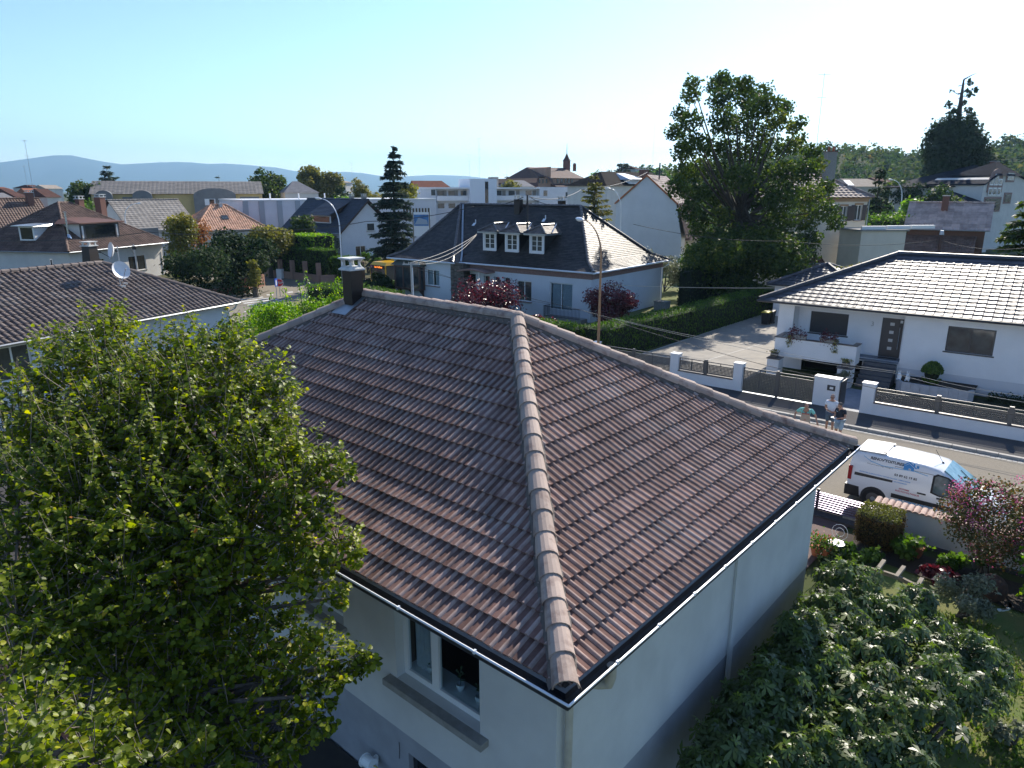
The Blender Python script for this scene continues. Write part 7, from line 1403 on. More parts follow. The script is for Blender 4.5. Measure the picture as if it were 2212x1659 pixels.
    b=G0(2215,560,50);conifer('tree','dark pine cut by the right edge of the photo',b,aD(2215,430,50).z+.8,3.6,'oak',9000,94,levels=16,size=.45,bare=.1,gap=.2,power=.5)
    bush('bush','dark green bush beneath the pine at the right edge',G0(2160,560,54),2.8,4.4,'oak',3600,.2,96,10)
    # left middle: corner garden
    T('large dark bushy evergreen at the street corner garden',515,497,77,165,'dark',12000,30,.34,100,.5,None,rzf=1.0);bush('bush','dark foliage skirt below the corner evergreen',G0(470,590,72),5.4,5.0,'dark',7000,.3,101,14)
    T('yellowing birch with white stems before the orange roof',388,447,88,76,'birch',5200,26,.26,102,.58,None);T('rusty leafless-looking tree beside the birch',430,470,90,58,'rust',1500,16,.2,103,.6)
    T('olive tree spreading over the orange roof corner',575,480,86,130,'olive',5200,26,.3,104,.58);T('small dark tree in front of the works hall',650,452,112,70,'oak',3000,14,.4,105,.55)
    T('yellow-green column of foliage at the corner wall',545,550,70,34,'birch',1600,8,.2,106,.5);bush('bush','green bush under the birch',az(425,605,0),2.2,2.4,'green',2000,.2,107,8);bush('bush','low green bush right of the brown house corner',az(395,603,0),1.8,2.0,'bright',1300,.18,108,7)
    bush('bush','spiky light green shrub left of the blue-black house',az(690,560,0)+Vector((0,2,0)),2.2,4.0,'silver',1800,.3,109,8,shape=NEED)
    pts=[az(*cJ(440,330),0),az(*cJ(950,372),0),az(*cJ(1340,415),0)]
    hedge('hedge','tall dark hedge with a sunlit top behind the pink post fence',[(pts[0].x-.4,pts[0].y+1.6),(pts[2].x,pts[2].y+1.8)],1.7,3.6,'hedge',9000,.22,110);hedge('hedge','bright-topped hedge block left behind the pink fence',[(pts[0].x+1.5,pts[0].y+4.5),(pts[0].x+7,pts[0].y+5)],3.0,5.0,'bright',5000,.22,111)
    hedge('hedge','dark hedge continuing right of the pink fence towards the bus',[(pts[2].x+.3,pts[2].y+2),(pts[2].x+3.2,pts[2].y+3.0)],1.6,2.8,'hedge',4000,.22,112)
    q=G0(795,545,92);bush('clipped_shrub','round clipped shrub at the white house behind the spruce',q,1.6,2.8,'hedge',2000,.18,113,6)
    # clipped hedge with rounded end near the stop sign, bushes beside the slate house
    hedge('hedge','rounded clipped hedge curving along the street behind our roof',[(-55.2,36.4),(-50,37.3),(-45.5,37.0)],2.6,2.1,'hedge',9000,.17,114,jit=.09);hedge('hedge','low clipped hedge between the bus and the bay window',[(-55.3,40.5),(-54.8,45)],1.5,1.6,'green',3500,.17,115)
    bush('bush','dark conical bush beside the bay window',az(825,655,0),1.3,3.0,'dark',2600,.18,116,7)
    # purple shrubs
    bush('purple_shrub','purple-leaved bush spread in front of the porch of the slate-roofed house',az(1062,705,0),3.9,3.3,'purple',8500,.17,120,20);bush('purple_shrub','rounded purple-leaved bush beside the ochre street lamp',az(1322,712,0),2.3,3.9,'purple',7000,.16,121,16);bush('purple_shrub','small purple-leaved shrub left of the stone pillar',(-42.8,39.0,0),1.1,2.2,'purple',900,.15,122,6);bush('purple_shrub','low purple shrub just above our ridge near the railing',az(1175,725,0),.9,1.6,'purple',700,.15,124,6)
    bush('shrub','small dark green shrub at the gable corner of the slate-roofed house',(-30.0,46.6,0),.9,2.4,'green',1200,.2,123,7)
    # bright green climber shrub behind our roof on the left
    rng=np.random.default_rng(130);b=Vector((-27.5,13.5,0));t=thing('shrub','tall light green willow-like shrub growing beyond our far hip','shrub',b);B=[];m=MB();tips=[]
    for (x,y,r) in ((500,705,1.1),(540,690,1.2),(570,665,.9),(600,650,.8),(640,660,.9),(668,640,.7),(700,640,.7),(722,625,.5),(705,660,.7),(610,690,1.2),(650,690,1.0),(570,710,1.3),(520,740,1.4),(620,720,1.2),(560,755,1.4),(690,680,.8)):
        p=aD(x,y+24,29+rng.uniform(-1.5,1.5));r*=.62;B.append((*p,r,r,r*.9));m.tube([(b.x+rng.normal()*.5,b.y+rng.normal()*.5,0),(p+b)/2+Vector((0,0,.4)),p],[.05,.035,.012],5)
    for (x,y) in ((645,608),(615,622),(660,590),(585,635),(728,600),(718,612),(742,598),(690,615),(560,650),(535,668)):tips.append(aD(x,y,29))
    P,d,idx=shell_points(rng,B,15000,.25);Q=[]
    for tp in tips:
        k=130;s=rng.random((k,1));Q.append(np.array(tp)[None]*(1-s)+(np.array(tp)+[0.2,0,-1.6])[None]*s+rng.normal(size=(k,3))*(.05+.12*s));m.tube([tp-Vector((-.2,0,1.6)),tp],[.02,.006],4)
    P=np.vstack([P]+Q);m.build('stems',M['bark_dark'],t);leaves('foliage',P,rng.normal(size=P.shape)+[0,0,.5],rng.uniform(.05,.12,len(P)),DIAM,LEAFM['bright'],t,rng)
    hedge('hedge','feathery green thuja hedge at the corner of the dish-roofed house',[(-44.5,25.5),(-37.5,22.5)],2.2,2.6,'bright',7000,.2,131,jit=.15)
    bush('bush','dark bush below the thuja hedge near the dish-roofed house',(-33,18,0),2.4,2.6,'green',3000,.15,132,9)
build_trees()
# ------------------------------------------------------------------ van
def c8(x,y):return ((2600+x/1.545)/1.8228,(2000+y/1.545)/1.8228)
def build_van():
    X0,Y0=-6.12,24.42;W2=.905;yc=Y0+W2;t=thing('van','white delivery van with blue roofing-firm lettering parked on the street','van',(X0+2.2,yc,0))
    hw=lambda z:W2 if z<.95 else W2-(z-.95)*.20
    st=[(-.02,.42,.62),(.0,.30,1.45),(.04,.26,1.70),(.12,.24,1.785),(.5,.22,1.82),(1.3,.22,1.83),(2.1,.22,1.80),(2.5,.22,1.74),(2.75,.22,1.60),(3.05,.22,1.40),(3.38,.22,1.14),(3.55,.22,1.07),(3.95,.22,.97),(4.15,.24,.90),(4.28,.26,.80),(4.36,.30,.62),(4.38,.40,.52)]
    vs=[];fs=[]
    for i,(x,zb,zt) in enumerate(st):
        nose=1.0 if x<3.9 else 1-(x-3.9)*.35
        if i==0:nose=.96
        sec=[]
        zs=max(zb+.05,zt-.10)
        for (z,w) in ((zb,hw(zb)*.90),(zb+.08,hw(zb)*.99),((zb+min(zt,.95))/2,W2),(min(zs,.95),hw(min(zs,.95))),((min(zs,.95)+zs)/2,hw((min(zs,.95)+zs)/2)),(zs,hw(zs)),(zt-.045,hw(zs)-.035),(zt-.012,hw(zs)-.12),(zt,hw(zs)*.45),(zt+.004,0)):sec.append((x,-w*nose,z))
        sec+=[(x,-y,z) for (x,y,z) in sec[-2::-1]];n=len(sec);vs+=[(X0+a,yc+b,c) for a,b,c in sec]
        if i:
            for k in range(n-1):fs.append(((i-1)*n+k,i*n+k,i*n+k+1,(i-1)*n+k+1))
            fs.append(((i-1)*n+n-1,i*n+n-1,i*n,(i-1)*n))
    fs.append(tuple(range(n-1,-1,-1)));fs.append(tuple(range(len(vs)-n,len(vs))));m=MB();m.add(vs,fs);b=m.build('body',M['vanwhite'],t,smooth=True);b.data.set_sharp_from_angle(angle=math.radians(38))
    S=lambda x,z,o=.006:(X0+x,yc-hw(z)-o,z)
    def side(pts,o=.006,th=.004):return [S(x,z,o) for x,z in pts]
    def patch(name,pts,mt,o=.006,par=t,label=None):
        m=MB();m.prism(side(pts,o),(0,.012,0));return m.build(name,mt,par,label=label)
    gl=mat('van_glass',(.05,.075,.085),(.12,.17,.19),2.5,.05,spec=.9)
    patch('side_window',[(2.42,1.02),(2.42,1.50),(2.50,1.56),(2.74,1.53),(3.02,1.36),(3.36,1.06),(3.2,1.0),(2.6,.96)],gl)
    m=MB();m.prism(side([(2.36,.98),(2.36,1.53),(2.47,1.61),(2.77,1.57),(3.06,1.39),(3.43,1.04),(3.2,.96),(2.58,.92)],.003),(0,.01,0));m.build('window_seal',M['black_rubber'],t)
    m=MB();wpts=[(2.60,.60,1.705),(3.42,.74,1.125)];a0,a1=wpts;nrm=Vector((.58,0,.82))*.03;P=[Vector((X0+a0[0],yc-a0[1],a0[2])),Vector((X0+a1[0],yc-a1[1],a1[2])),Vector((X0+a1[0],yc+a1[1],a1[2])),Vector((X0+a0[0],yc+a0[1],a0[2]))]
    m.prism([p+nrm for p in P],-nrm*1.5);m.build('windscreen',mat('windscreen',(.10,.22,.26),(.25,.42,.47),3,.04,spec=.9),t)  # bluish reflection painted into the glass colour, no cabin behind it
    m=MB();
    for k in (-.35,.15):m.obox(P[1]+nrm*1.3+Vector((-.12,.75+k,.08)),(-.42,.15,.30),(.03,.0,-.02),(.01,0,.012))
    m.each('wiper',M['black_rubber'],t)
    m=MB();m.box(X0+3.42,yc-.72,1.085,X0+3.56,yc+.72,1.115);m.build('scuttle',M['black_plastic'],t)
    patch('side_moulding',[(1.32,.52),(1.32,.66),(3.05,.66),(3.05,.52)],M['black_plastic'],.018);patch('sliding_rail',[(.18,.99),(.18,1.09),(1.30,1.09),(1.30,1.02)],M['black_plastic'],.008)
    m=MB();m.prism([(X0-.06,yc-.93,.24),(X0+.40,yc-.93,.24),(X0+.36,yc-.93,.60),(X0-.06,yc-.93,.62)],(0,1.86,0));m.build('rear_bumper',M['black_plastic'],t)
    m=MB();m.box(X0-.012,yc-.915,.80,X0+.10,yc-.80,1.28);m.build('tail_light',mat('lamp_red',(.35,.02,.02),rough=.2),t)
    for (x,z) in ((2.02,.86),(2.55,.83)):patch('door_handle',[(x,z),(x,z+.05),(x+.24,z+.05),(x+.24,z)],M['black_plastic'],.022)
    m=MB()
    for x in (1.30,2.38,3.30):m.prism(side([(x,.36),(x,1.55 if x<3 else.95),(x+.012,1.55 if x<3 else.95),(x+.012,.36)],.002),(0,.005,0))
    m.prism(side([(1.30,1.548),(1.30,1.56),(2.38,1.56),(2.38,1.548)],.002),(0,.005,0));m.each('door_gap',M['zinc_dark'],t)
    m=MB();m.prism([(X0+.10,yc-.68,1.80),(X0+.95,yc-.68,1.845),(X0+.95,yc+.68,1.845),(X0+.10,yc+.68,1.80)],(0,0,.02));hf=m.build('roof_flap',mat('flap_grey',(.55,.55,.54),rough=.6),t);m=MB()
    for y in (-.5,.5):m.box(X0+.88,yc+y-.07,1.866,X0+1.03,yc+y-.04,1.885);m.box(X0+.95,yc+y-.07,1.866,X0+.98,yc+y+.05,1.885)
    m.each('hinge',M['black_plastic'],hf);m=MB();m.cyl((X0+2.45,yc,1.76),(X0+2.2,yc,2.15),.008,n=5);m.lathe((X0+2.45,yc,1.75),[(.04,0),(.03,.03),(.01,.05)],8);m.build('aerial',M['black_plastic'],t)
    m=MB();m.ell((X0+3.22,yc-1.03,1.02),.09,.10,.12,10,8);m.cyl((X0+3.2,yc-.9,1.0),(X0+3.2,yc-1.0,1.0),.03,n=6);m.build('mirror',M['black_plastic'],t,smooth=True)
    for (x,yy,s) in ((.82,yc-W2,-1),(3.50,yc-W2,-1),(.82,yc+W2,1),(3.50,yc+W2,1)):
        m=MB();m.cyl((X0+x,yy+s*.006,.335),(X0+x,yy-s*.1,.335),.385,n=24);m.build('wheel_arch',M['zinc_dark'],t)
        m=MB();m.cyl((X0+x,yy+s*.022,.315),(X0+x,yy-s*.2,.315),.315,n=24);w=m.build('wheel',M['black_rubber'],t);m=MB();m.cyl((X0+x,yy+s*.030,.315),(X0+x,yy+s*.018,.315),.20,n=20);m.build('rim',M['panel'],w);m=MB();m.cyl((X0+x,yy+s*.040,.315),(X0+x,yy+s*.028,.315),.07,n=12);m.build('hub_cap',M['steel'],w)
    for s in (-1,1):m=MB();m.prism([(X0+4.02,yc+s*.90,.72),(X0+4.30,yc+s*.80,.66),(X0+4.22,yc+s*.80,.82),(X0+3.95,yc+s*.88,.93)],(0,-s*.12,.0));m.build('headlight',M['glass'],t)
    # lettering
    up=Vector((0,.196,.98));nn=Vector((0,-.98,.196));dk=mat('letters_dark',(.05,.05,.06),rough=.5);bl=mat('letters_blue',(.05,.28,.62),rough=.5);rd=mat('letters_red',(.45,.04,.08),rough=.5)
    def T_(txt,px,py,size,mt,nm='lettering',**k):
        q=aY(*c7(px,py),yc-W2);x,z=q.x-X0,q.z;m=MB();u,n_=(up,nn) if z>.93 else (Vector((0,0,1)),Vector((0,-1,0)));o=Vector(S(x,z,.004));put_text(m,txt,size,o,(1,0,0),u,n_,depth=.001,**k);m.build(nm,mt,t)
    T_("RENOV'TOITURES",852,742,.125,dk,bold=.004,shear=.15,space=.95);T_("Vous qui nous protege, Protege la",825,778,.055,dk,shear=.4);T_("03 89 62 19 85",1040,872,.105,dk,bold=.003)
    T_("ENTRETIEN & RENOVATION TOITURE FACADE - DEMOUSSAGE",772,838,.052,bl,bold=.001);T_("ISOLATION - ZINGUERIE - TRAITEMENT DE CHARPENTE",790,862,.052,bl,bold=.001);T_("SYSTEME",1078,978,.075,rd,bold=.002);T_("PHOTOVOLTAIQUE",1050,992,.075,rd,bold=.002);T_("BERGHOLTZ",1388,1038,.10,dk,bold=.002);T_("06 81 61 41",1388,1058,.09,dk,bold=.002);T_("06 29 22 33 4",1383,1078,.09,dk,bold=.002);T_("www.renovtoitures",1120,1085,.14,bl,bold=.004,space=1.1)
    q=aY(*c7(1148,830),yc-W2);x,z=q.x-X0,q.z;m=MB();Q=lambda a,b:S(x+a,z+b,.005)
    m.prism([Q(-.20,.10),Q(0,.27),Q(.22,.10),Q(.20,.07),Q(0,.22),Q(-.18,.07)],(0,.006,0));m.prism([Q(-.14,.10),Q(0,.20),Q(.15,.09),Q(.15,-.02),Q(.07,-.02),Q(.07,.05),Q(-.0,.05),Q(-.0,-.02),Q(-.14,-.02)],(0,.006,0));m.prism([Q(.12,.17),Q(.12,.24),Q(.16,.24),Q(.16,.15)],(0,.006,0));m.build('house_logo',bl,t)
    q=aY(*c7(1210,818),yc-W2);x,z=q.x-X0,q.z;m=MB();m.prism([Q(0,0),Q(.07,0),Q(.07,.08),Q(0,.08)],(0,.006,0));m.build('badge',bl,t)
    q=aY(*c7(1075,1078),yc-W2);x,z=q.x-X0,q.z;m=MB();m.prism([Q(0,0),Q(.09,0),Q(.09,.09),Q(0,.09)],(0,.006,0));bo=m.build('badge',bl,t);m=MB();put_text(m,'f',.09,Q(.03,.015),(1,0,0),(0,0,1),(0,-1,0),depth=.004,bold=.003);m.build('letter',M['white'],bo)
    m=MB();pts=[aY(*c7(a,b),yc-W2) for a,b in ((800,720),(860,765),(950,800),(1080,825),(1200,845),(1300,880))]
    for a,b in zip(pts[:-1],pts[1:]):A,B=S(a.x-X0,a.z,.004),S(b.x-X0,b.z,.004);m.prism([A,B,(B[0],B[1],B[2]+.022),(A[0],A[1],A[2]+.022)],(0,.004,0))
    m.build('stripe',mat('stripe_blue',(.18,.45,.72),rough=.4),t)
    return t
VAN=build_van();VAN.scale=(1.045,1,1);VAN.location.x+=.17
# ------------------------------------------------------------------ people
SKIN=mat('skin_tanned',(.46,.25,.165),(.42,.22,.15),8,.55);HAIR=mat('hair_grey',(.10,.09,.085),rough=.9)
def skin_mesh(J,E,Rd,sub=2):
    """one continuous surface grown round joints J along edges E with radii Rd"""
    names=list(J);me=bpy.data.meshes.new('figure');me.from_pydata([J[n] for n in names],[(names.index(a),names.index(b)) for a,b in E],[]);o=bpy.data.objects.new('figure',me);COL.objects.link(o)
    o.modifiers.new('skin','SKIN');sk=me.skin_vertices[0].data if me.skin_vertices else None
    if sk is None:
        import bmesh
        bm=bmesh.new();bm.from_mesh(me);bm.verts.layers.skin.verify();bm.to_mesh(me);bm.free();sk=me.skin_vertices[0].data
    for i,n in enumerate(names):r=Rd[n];sk[i].radius=(r,r) if not isinstance(r,tuple) else r;sk[i].use_root=(i==0)
    s=o.modifiers.new('sub','SUBSURF');s.levels=sub;s.render_levels=sub
    dg=bpy.context.evaluated_depsgraph_get();dg.update();ev=bpy.data.meshes.new_from_object(o.evaluated_get(dg));vs=[v.co.copy() for v in ev.vertices];fs=[tuple(p.vertices) for p in ev.polygons]
    bpy.data.objects.remove(o);bpy.data.meshes.remove(me);bpy.data.meshes.remove(ev);return vs,fs
def person(label,loc,head,H,pose,cloth):
    """pose: joints in metres for a 1.75 m body, x to the figure's left, y forward, z up"""
    t=thing('person',label,'person',loc,None,head);off=ORG[t];k=H/1.75;P=dict(pose)
    add=lambda v:Vector(v)*k
    J={n:add(v) for n,v in P.items() if n not in ('head','look')};hd_=add(P['head']);E=[('pel','spine'),('spine','chest'),('chest','neck'),('neck','jaw')];R=dict(pel=(.15,.115),spine=(.135,.10),chest=(.165,.115),neck=.058,jaw=.068)
    for s in 'lr':
        E+=[('chest',s+'sh'),(s+'sh',s+'el'),(s+'el',s+'wr'),(s+'wr',s+'pa'),('pel',s+'hip'),(s+'hip',s+'kn'),(s+'kn',s+'an'),(s+'an',s+'toe')];R.update({s+'sh':.062,s+'el':.042,s+'wr':.028,s+'pa':(.038,.02),s+'hip':.095,s+'kn':.055,s+'an':.038,s+'toe':.036})
        pa,wr=J[s+'pa'],J[s+'wr'];d=(pa-wr).normalized();sd=d.cross(Vector((0,1,.2))).normalized();up_=sd.cross(d)
        for i,(o_,l) in enumerate(((-.030,.062),(-.010,.074),(.010,.070),(.028,.055))):
            a=pa+sd*o_*k+d*.03*k;J[f'{s}f{i}a']=a;J[f'{s}f{i}b']=a+d*l*.55*k-up_*.012*k;J[f'{s}f{i}c']=a+d*l*.85*k-up_*.035*k;E+=[(s+'pa',f'{s}f{i}a'),(f'{s}f{i}a',f'{s}f{i}b'),(f'{s}f{i}b',f'{s}f{i}c')];R.update({f'{s}f{i}a':.0095,f'{s}f{i}b':.009,f'{s}f{i}c':.0075})
        J[s+'t1']=wr.lerp(pa,.5)+sd*(-.035)*k;J[s+'t2']=J[s+'t1']+(d*.04-sd*.02-up_*.01)*k;E+=[(s+'wr',s+'t1'),(s+'t1',s+'t2')];R.update({s+'t1':.012,s+'t2':.010})
    Rk={n:(tuple(x*k for x in r) if isinstance(r,tuple) else r*k) for n,r in R.items()};vs,fs=skin_mesh(J,E,Rk,1)
    m=MB();T=[v+off for v in vs];m.add(T,fs);c=hd_+off;f=(Vector(pose['look'])).normalized();sx=f.cross(Vector((0,0,1))).normalized();uz=sx.cross(f);rot=Matrix((sx,f,uz)).transposed()
    m.ell(c,.074*k,.095*k,.115*k,16,12,rot=rot);m.ell(c+(-uz*.055+f*.028)*k,.055*k,.062*k,.062*k,12,8,rot=rot);m.ell(c+(f*.100-uz*.022)*k,.012*k,.020*k,.022*k,8,6,rot=rot)
    for s in (-1,1):m.ell(c+(sx*s*.077-uz*.01-f*.005)*k,.010*k,.020*k,.030*k,8,6,rot=rot)
    b=m.build('body',SKIN,t,smooth=True);m=MB()
    if not cloth.get('glasses'):
        for s in (-1,1):m.ell(c+(sx*s*.030+f*.088+uz*.012)*k,.012*k,.006*k,.006*k,8,6,rot=rot)
    m.ell(c+(f*.086-uz*.062)*k,.024*k,.008*k,.005*k,8,6,rot=rot);m.build('face_features',mat('lips_eyes',(.12,.045,.035),rough=.5),t)
    if cloth.get('glasses'):
        m=MB()
        for s in (-1,1):m.ell(c+(sx*s*.033+f*.092+uz*.012)*k,.030*k,.010*k,.020*k,10,6,rot=rot);m.cyl(c+(sx*s*.06+f*.085+uz*.016)*k,c+(sx*s*.078+uz*.012)*k,.004,n=5)
        m.build('sunglasses',M['black_plastic'],t)
    hm=cloth.get('hair')
    if hm:
        m=MB();m.ell(c+(uz*.022-f*.014)*k,.078*k,.096*k,.103*k,16,12,rot=rot,jit=.02);m.build('hair',hm,t,smooth=True)
    def garment(name,J2,E2,R2,mt,sub=1):
        v,f_=skin_mesh({n:J[n] if n in J else J2[n] for n in J2},E2,{n:(tuple(x*k for x in r) if isinstance(r,tuple) else r*k) for n,r in R2.items()},sub);g=MB();g.add([p+off for p in v],f_);return g.build(name,mt,t,smooth=True)
    L=lambda a,b,f_:J[a].lerp(J[b],f_)
    slv=cloth.get('sleeve',.62);J2={n:J[n] for n in ('chest','spine','pel','lsh','rsh')};J2['hem']=J['pel']-(J['spine']-J['pel'])*.25;J2['col']=L('chest','neck',.55);J2['ls']=L('lsh','lel',slv);J2['rs']=L('rsh','rel',slv)
    garment('shirt',J2,[('chest','spine'),('spine','pel'),('pel','hem'),('chest','col'),('chest','lsh'),('lsh','ls'),('chest','rsh'),('rsh','rs')],dict(chest=(.185,.130),spine=(.165,.125),pel=(.172,.132),hem=(.175,.132),col=.075,lsh=.078,rsh=.078,ls=.068,rs=.068),cloth['shirt'])
    fl=cloth.get('leg',.85);J2=dict(pel=J['pel'],lhip=J['lhip'],rhip=J['rhip'],lk=L('lhip','lkn',fl) if fl<=1 else J['lkn'],rk=L('rhip','rkn',fl) if fl<=1 else J['rkn']);E2=[('pel','lhip'),('lhip','lk'),('pel','rhip'),('rhip','rk')];R2=dict(pel=(.165,.128),lhip=.112,rhip=.112,lk=.088,rk=.088)
    if fl>1:J2['la']=J['lan'];J2['ra']=J['ran'];E2+=[('lk','la'),('rk','ra')];R2.update(la=.07,ra=.07)
    garment('trousers' if fl>1 else 'shorts',J2,E2,R2,cloth['legs'])
    for s in 'lr':
        m=MB();a,b_=J[s+'an'],J[s+'toe'];d=(b_-a);d.z=0;d.normalize();q=a+d*.06*k;rr=Matrix((Vector((d.y,-d.x,0)),d,Vector((0,0,1)))).transposed();m.ell(Vector((q.x,q.y,.045*k))+off,.048*k,.135*k,.05*k,10,8,rot=rr);m.build('shoe',cloth['shoe'],t,smooth=True)
    return t,J,off,k
base=dict(pel=(0,0,.98),spine=(0,0,1.12),chest=(0,.0,1.36),neck=(0,.01,1.50),jaw=(0,.02,1.57),head=(0,.03,1.64),lsh=(.19,0,1.42),rsh=(-.19,0,1.42),lel=(.25,-.03,1.13),rel=(-.25,-.03,1.13),lwr=(.27,.03,.88),rwr=(-.27,.03,.88),lpa=(.27,.06,.80),rpa=(-.27,.06,.80),lhip=(.10,0,.92),rhip=(-.10,0,.92),lkn=(.11,.02,.50),rkn=(-.11,.02,.50),lan=(.11,0,.09),ran=(-.11,0,.09),ltoe=(.12,.14,.04),rtoe=(-.12,.14,.04),look=(0,1,-.15))
def heading(p,tx,ty):return math.atan2(ty-p.y,tx-p.x)-math.pi/2
# man in the mint polo shirt with an apron
p=az(1734,950,0);P=dict(base);P.update(spine=(0,.03,1.11),chest=(0,.11,1.33),neck=(0,.18,1.46),jaw=(0,.22,1.52),head=(0,.25,1.59),lsh=(.21,.12,1.40),rsh=(-.21,.12,1.40),lel=(.41,.02,1.18),rel=(-.40,.10,1.15),lwr=(.42,.12,.93),rwr=(-.47,.20,.91),lpa=(.36,.17,.87),rpa=(-.50,.24,.83),lkn=(.12,.10,.52),lan=(.12,.05,.09),rkn=(-.12,.02,.5),ran=(-.12,-.14,.10),ltoe=(.13,.2,.04),rtoe=(-.13,0,.04),look=(.05,1,-.12))
mint=mat('polo_mint',(.25,.66,.60),(.20,.58,.53),5,.85);apr=mat('apron_beige',(.52,.42,.33),(.46,.37,.29),4,.9)
t,J,off,k=person('bald man in a mint polo shirt and beige apron walking with arms held out',p,heading(p,0,0),1.74,P,dict(shirt=mint,legs=mat('trousers_grey',(.45,.42,.40),rough=.9),leg=2,sleeve=.72,shoe=M['black_rubber'],hair=None))
m=MB();yf=.155;w_=[(-.15,.13,1.27),(.15,.13,1.27),(.19,.09,1.05),(.22,.05,.80),(.16,.05,.66),(0,.05,.60),(-.16,.05,.66),(-.22,.05,.80),(-.19,.09,1.05)];vs=[Vector((x*k,(y+yf+(0 if abs(x)<.12 else -.03))*k,z*k))+off for x,y,z in w_];m.add(vs+[v-Vector((0,.012,0)) for v in vs],[tuple(range(9)),tuple(range(17,8,-1))]+[(i,i+9,(i+1)%9+9,(i+1)%9) for i in range(9)]);ap=m.build('apron',apr,t)
m=MB();m.obox(Vector((-.15*k,(.132+yf)*k,1.235*k))+off,(.30*k,0,0),(0,.008,0),(0,0,.045*k));m.build('apron_band',mat('band_red',(.45,.12,.10),rough=.8),ap);m=MB()
for s in (-1,1):m.tube([Vector((s*.14*k,.27*k,1.27*k))+off,Vector((s*.10*k,.27*k,1.40*k))+off,Vector((s*.07*k,.17*k,1.49*k))+off],.006,5)
m.build('apron_strap',M['zinc_dark'],ap);m=MB();m.tube([Vector(((.035*math.cos(a)*k),(.10+yf+.012)*k,(.99+.03*math.sin(a))*k))+off for a in np.linspace(0,6.28,10)],.006,4);m.cyl(Vector((0,(.10+yf+.012)*k,.97*k))+off,Vector((0,(.11+yf+.012)*k,1.01*k))+off,.006,n=4);m.build('apron_emblem',MATS['band_red'],ap)
m=MB();m.obox(Vector((-.09*k,.20*k,.62*k))+off,(.18*k,0,0),(0,.01,0),(0,0,.16*k));m.build('pocket_cloth',M['white'],t)
# man in the white t-shirt and sunglasses
p=az(1789,938,0);P=dict(base);P.update(lel=(.24,-.02,1.14),lwr=(.10,.20,1.08),lpa=(.04,.26,1.09),rel=(-.27,-.02,1.15),rwr=(-.16,.22,1.06),rpa=(-.10,.28,1.07),look=(.15,1,-.30),rkn=(-.12,.05,.5),ran=(-.14,.02,.09),rtoe=(-.17,.16,.04))
t,J,off,k=person('man in a white t-shirt, sunglasses and dark denim shorts beside the letter box pillar',p,heading(p,-6,0),1.82,P,dict(shirt=mat('tee_white',(.74,.78,.86),(.68,.72,.80),5,.85),legs=mat('denim_dark',(.09,.13,.18),(.13,.18,.24),9,.9),leg=.88,sleeve=.6,shoe=mat('shoe_purple',(.07,.05,.07),rough=.7),glasses=True,hair=mat('hair_cropped',(.30,.22,.18),rough=.9)))
# man in the navy polo with light denim shorts
p=az(1808,954,0);P=dict(base);P.update(neck=(0,.04,1.49),jaw=(0,.06,1.55),head=(0,.09,1.62),lel=(.25,.02,1.14),lwr=(.08,.27,1.12),lpa=(.03,.33,1.13),rel=(-.26,.02,1.15),rwr=(-.12,.27,1.10),rpa=(-.05,.33,1.11),look=(.05,1,-.45))
t,J,off,k=person('man in a navy polo and light denim shorts looking down at papers in his hands',p,heading(p,-17,10),1.76,P,dict(shirt=mat('polo_navy',(.012,.018,.032),(.02,.026,.042),6,.8),legs=mat('denim_light',(.36,.48,.58),(.26,.37,.48),8,.9),leg=.95,sleeve=.62,shoe=M['black_rubber'],hair=HAIR))
m=MB();m.obox(Vector((.03*k,.138*k,1.33*k))+off,(.10*k,-.01,.012),(0,.006,0),(0,0,.022));m.build('chest_print',mat('print_pale',(.45,.55,.6),rough=.6),t)
R_m=Matrix.Rotation(t.rotation_euler[2],4,'Z');q=R_m@Vector((-.01*k,.37*k,1.13*k));q=Vector((p.x,p.y,0))+q;pt=thing('papers','small sheaf of white papers held by the man in the navy polo','papers',q,None,t.rotation_euler[2]);m=MB();o=ORG[pt];m.obox(o+Vector((-.11,-.05,0)),(.22,0,0),(0,.14,-.01),(0,0,.008));m.build('sheets',M['white'],pt);m=MB();m.obox(o+Vector((-.02,-.03,.010)),(.07,0,0),(0,.10,-.006),(0,0,.008));m.build('phone',M['black_plastic'],pt)
# ------------------------------------------------------------------ lamps, poles, signs, wires, bus
def lamp(label,base,h,head,mt,r=.09,group=None,bend=.72):
    base,head=Vector(base),Vector(head);t=thing('street_lamp',label,'street lamp',base,group);m=MB();top=base+Vector((0,0,h*bend));pts=[base,base+Vector((0,0,1.0)),top]
    for i in range(1,11):
        u=i/10;a=u*math.pi/2*.93;pts.append(Vector((top.x+(head.x-top.x)*(1-math.cos(a)),top.y+(head.y-top.y)*(1-math.cos(a)),top.z+(head.z-top.z)*math.sin(a))))
    rs=[r*1.25,r*1.15,r*.8]+[r*.75-.03*i/10 for i in range(10)];m.tube(pts,rs,10);m.build('mast',mt,t,smooth=True);d=(pts[-1]-pts[-3]);d.z*=.4;d.normalize();s=Vector((-d.y,d.x,0)).normalized();rot=Matrix((s,d,s.cross(d))).transposed();m=MB();m.ell(head+d*.25,.17,.42,.11,12,8,rot=rot);hb=m.build('lamp_head',M['white'] if mt!=M['lamp_orange'] else M['zinc_white'],t,smooth=True);m=MB();m.ell(head+d*.33-Vector((0,0,.06)),.14,.26,.09,12,8,rot=rot);m.build('lamp_glass',M['ceramic'],hb,smooth=True)
P0=aY(1297,600,34.2);hd=aY(*c3(1462,305),34.9);lamp('ochre street lamp with a curved neck standing before the slate-roofed house',(P0.x,34.2,.12),9.0,hd,M['lamp_orange'],.075)
b=G0(738,560,76);hd=aD(*c2(800,492),76.5);lamp('pale curved street lamp rising behind our chimney',b,9.2,hd,M['zinc_white'],.085)
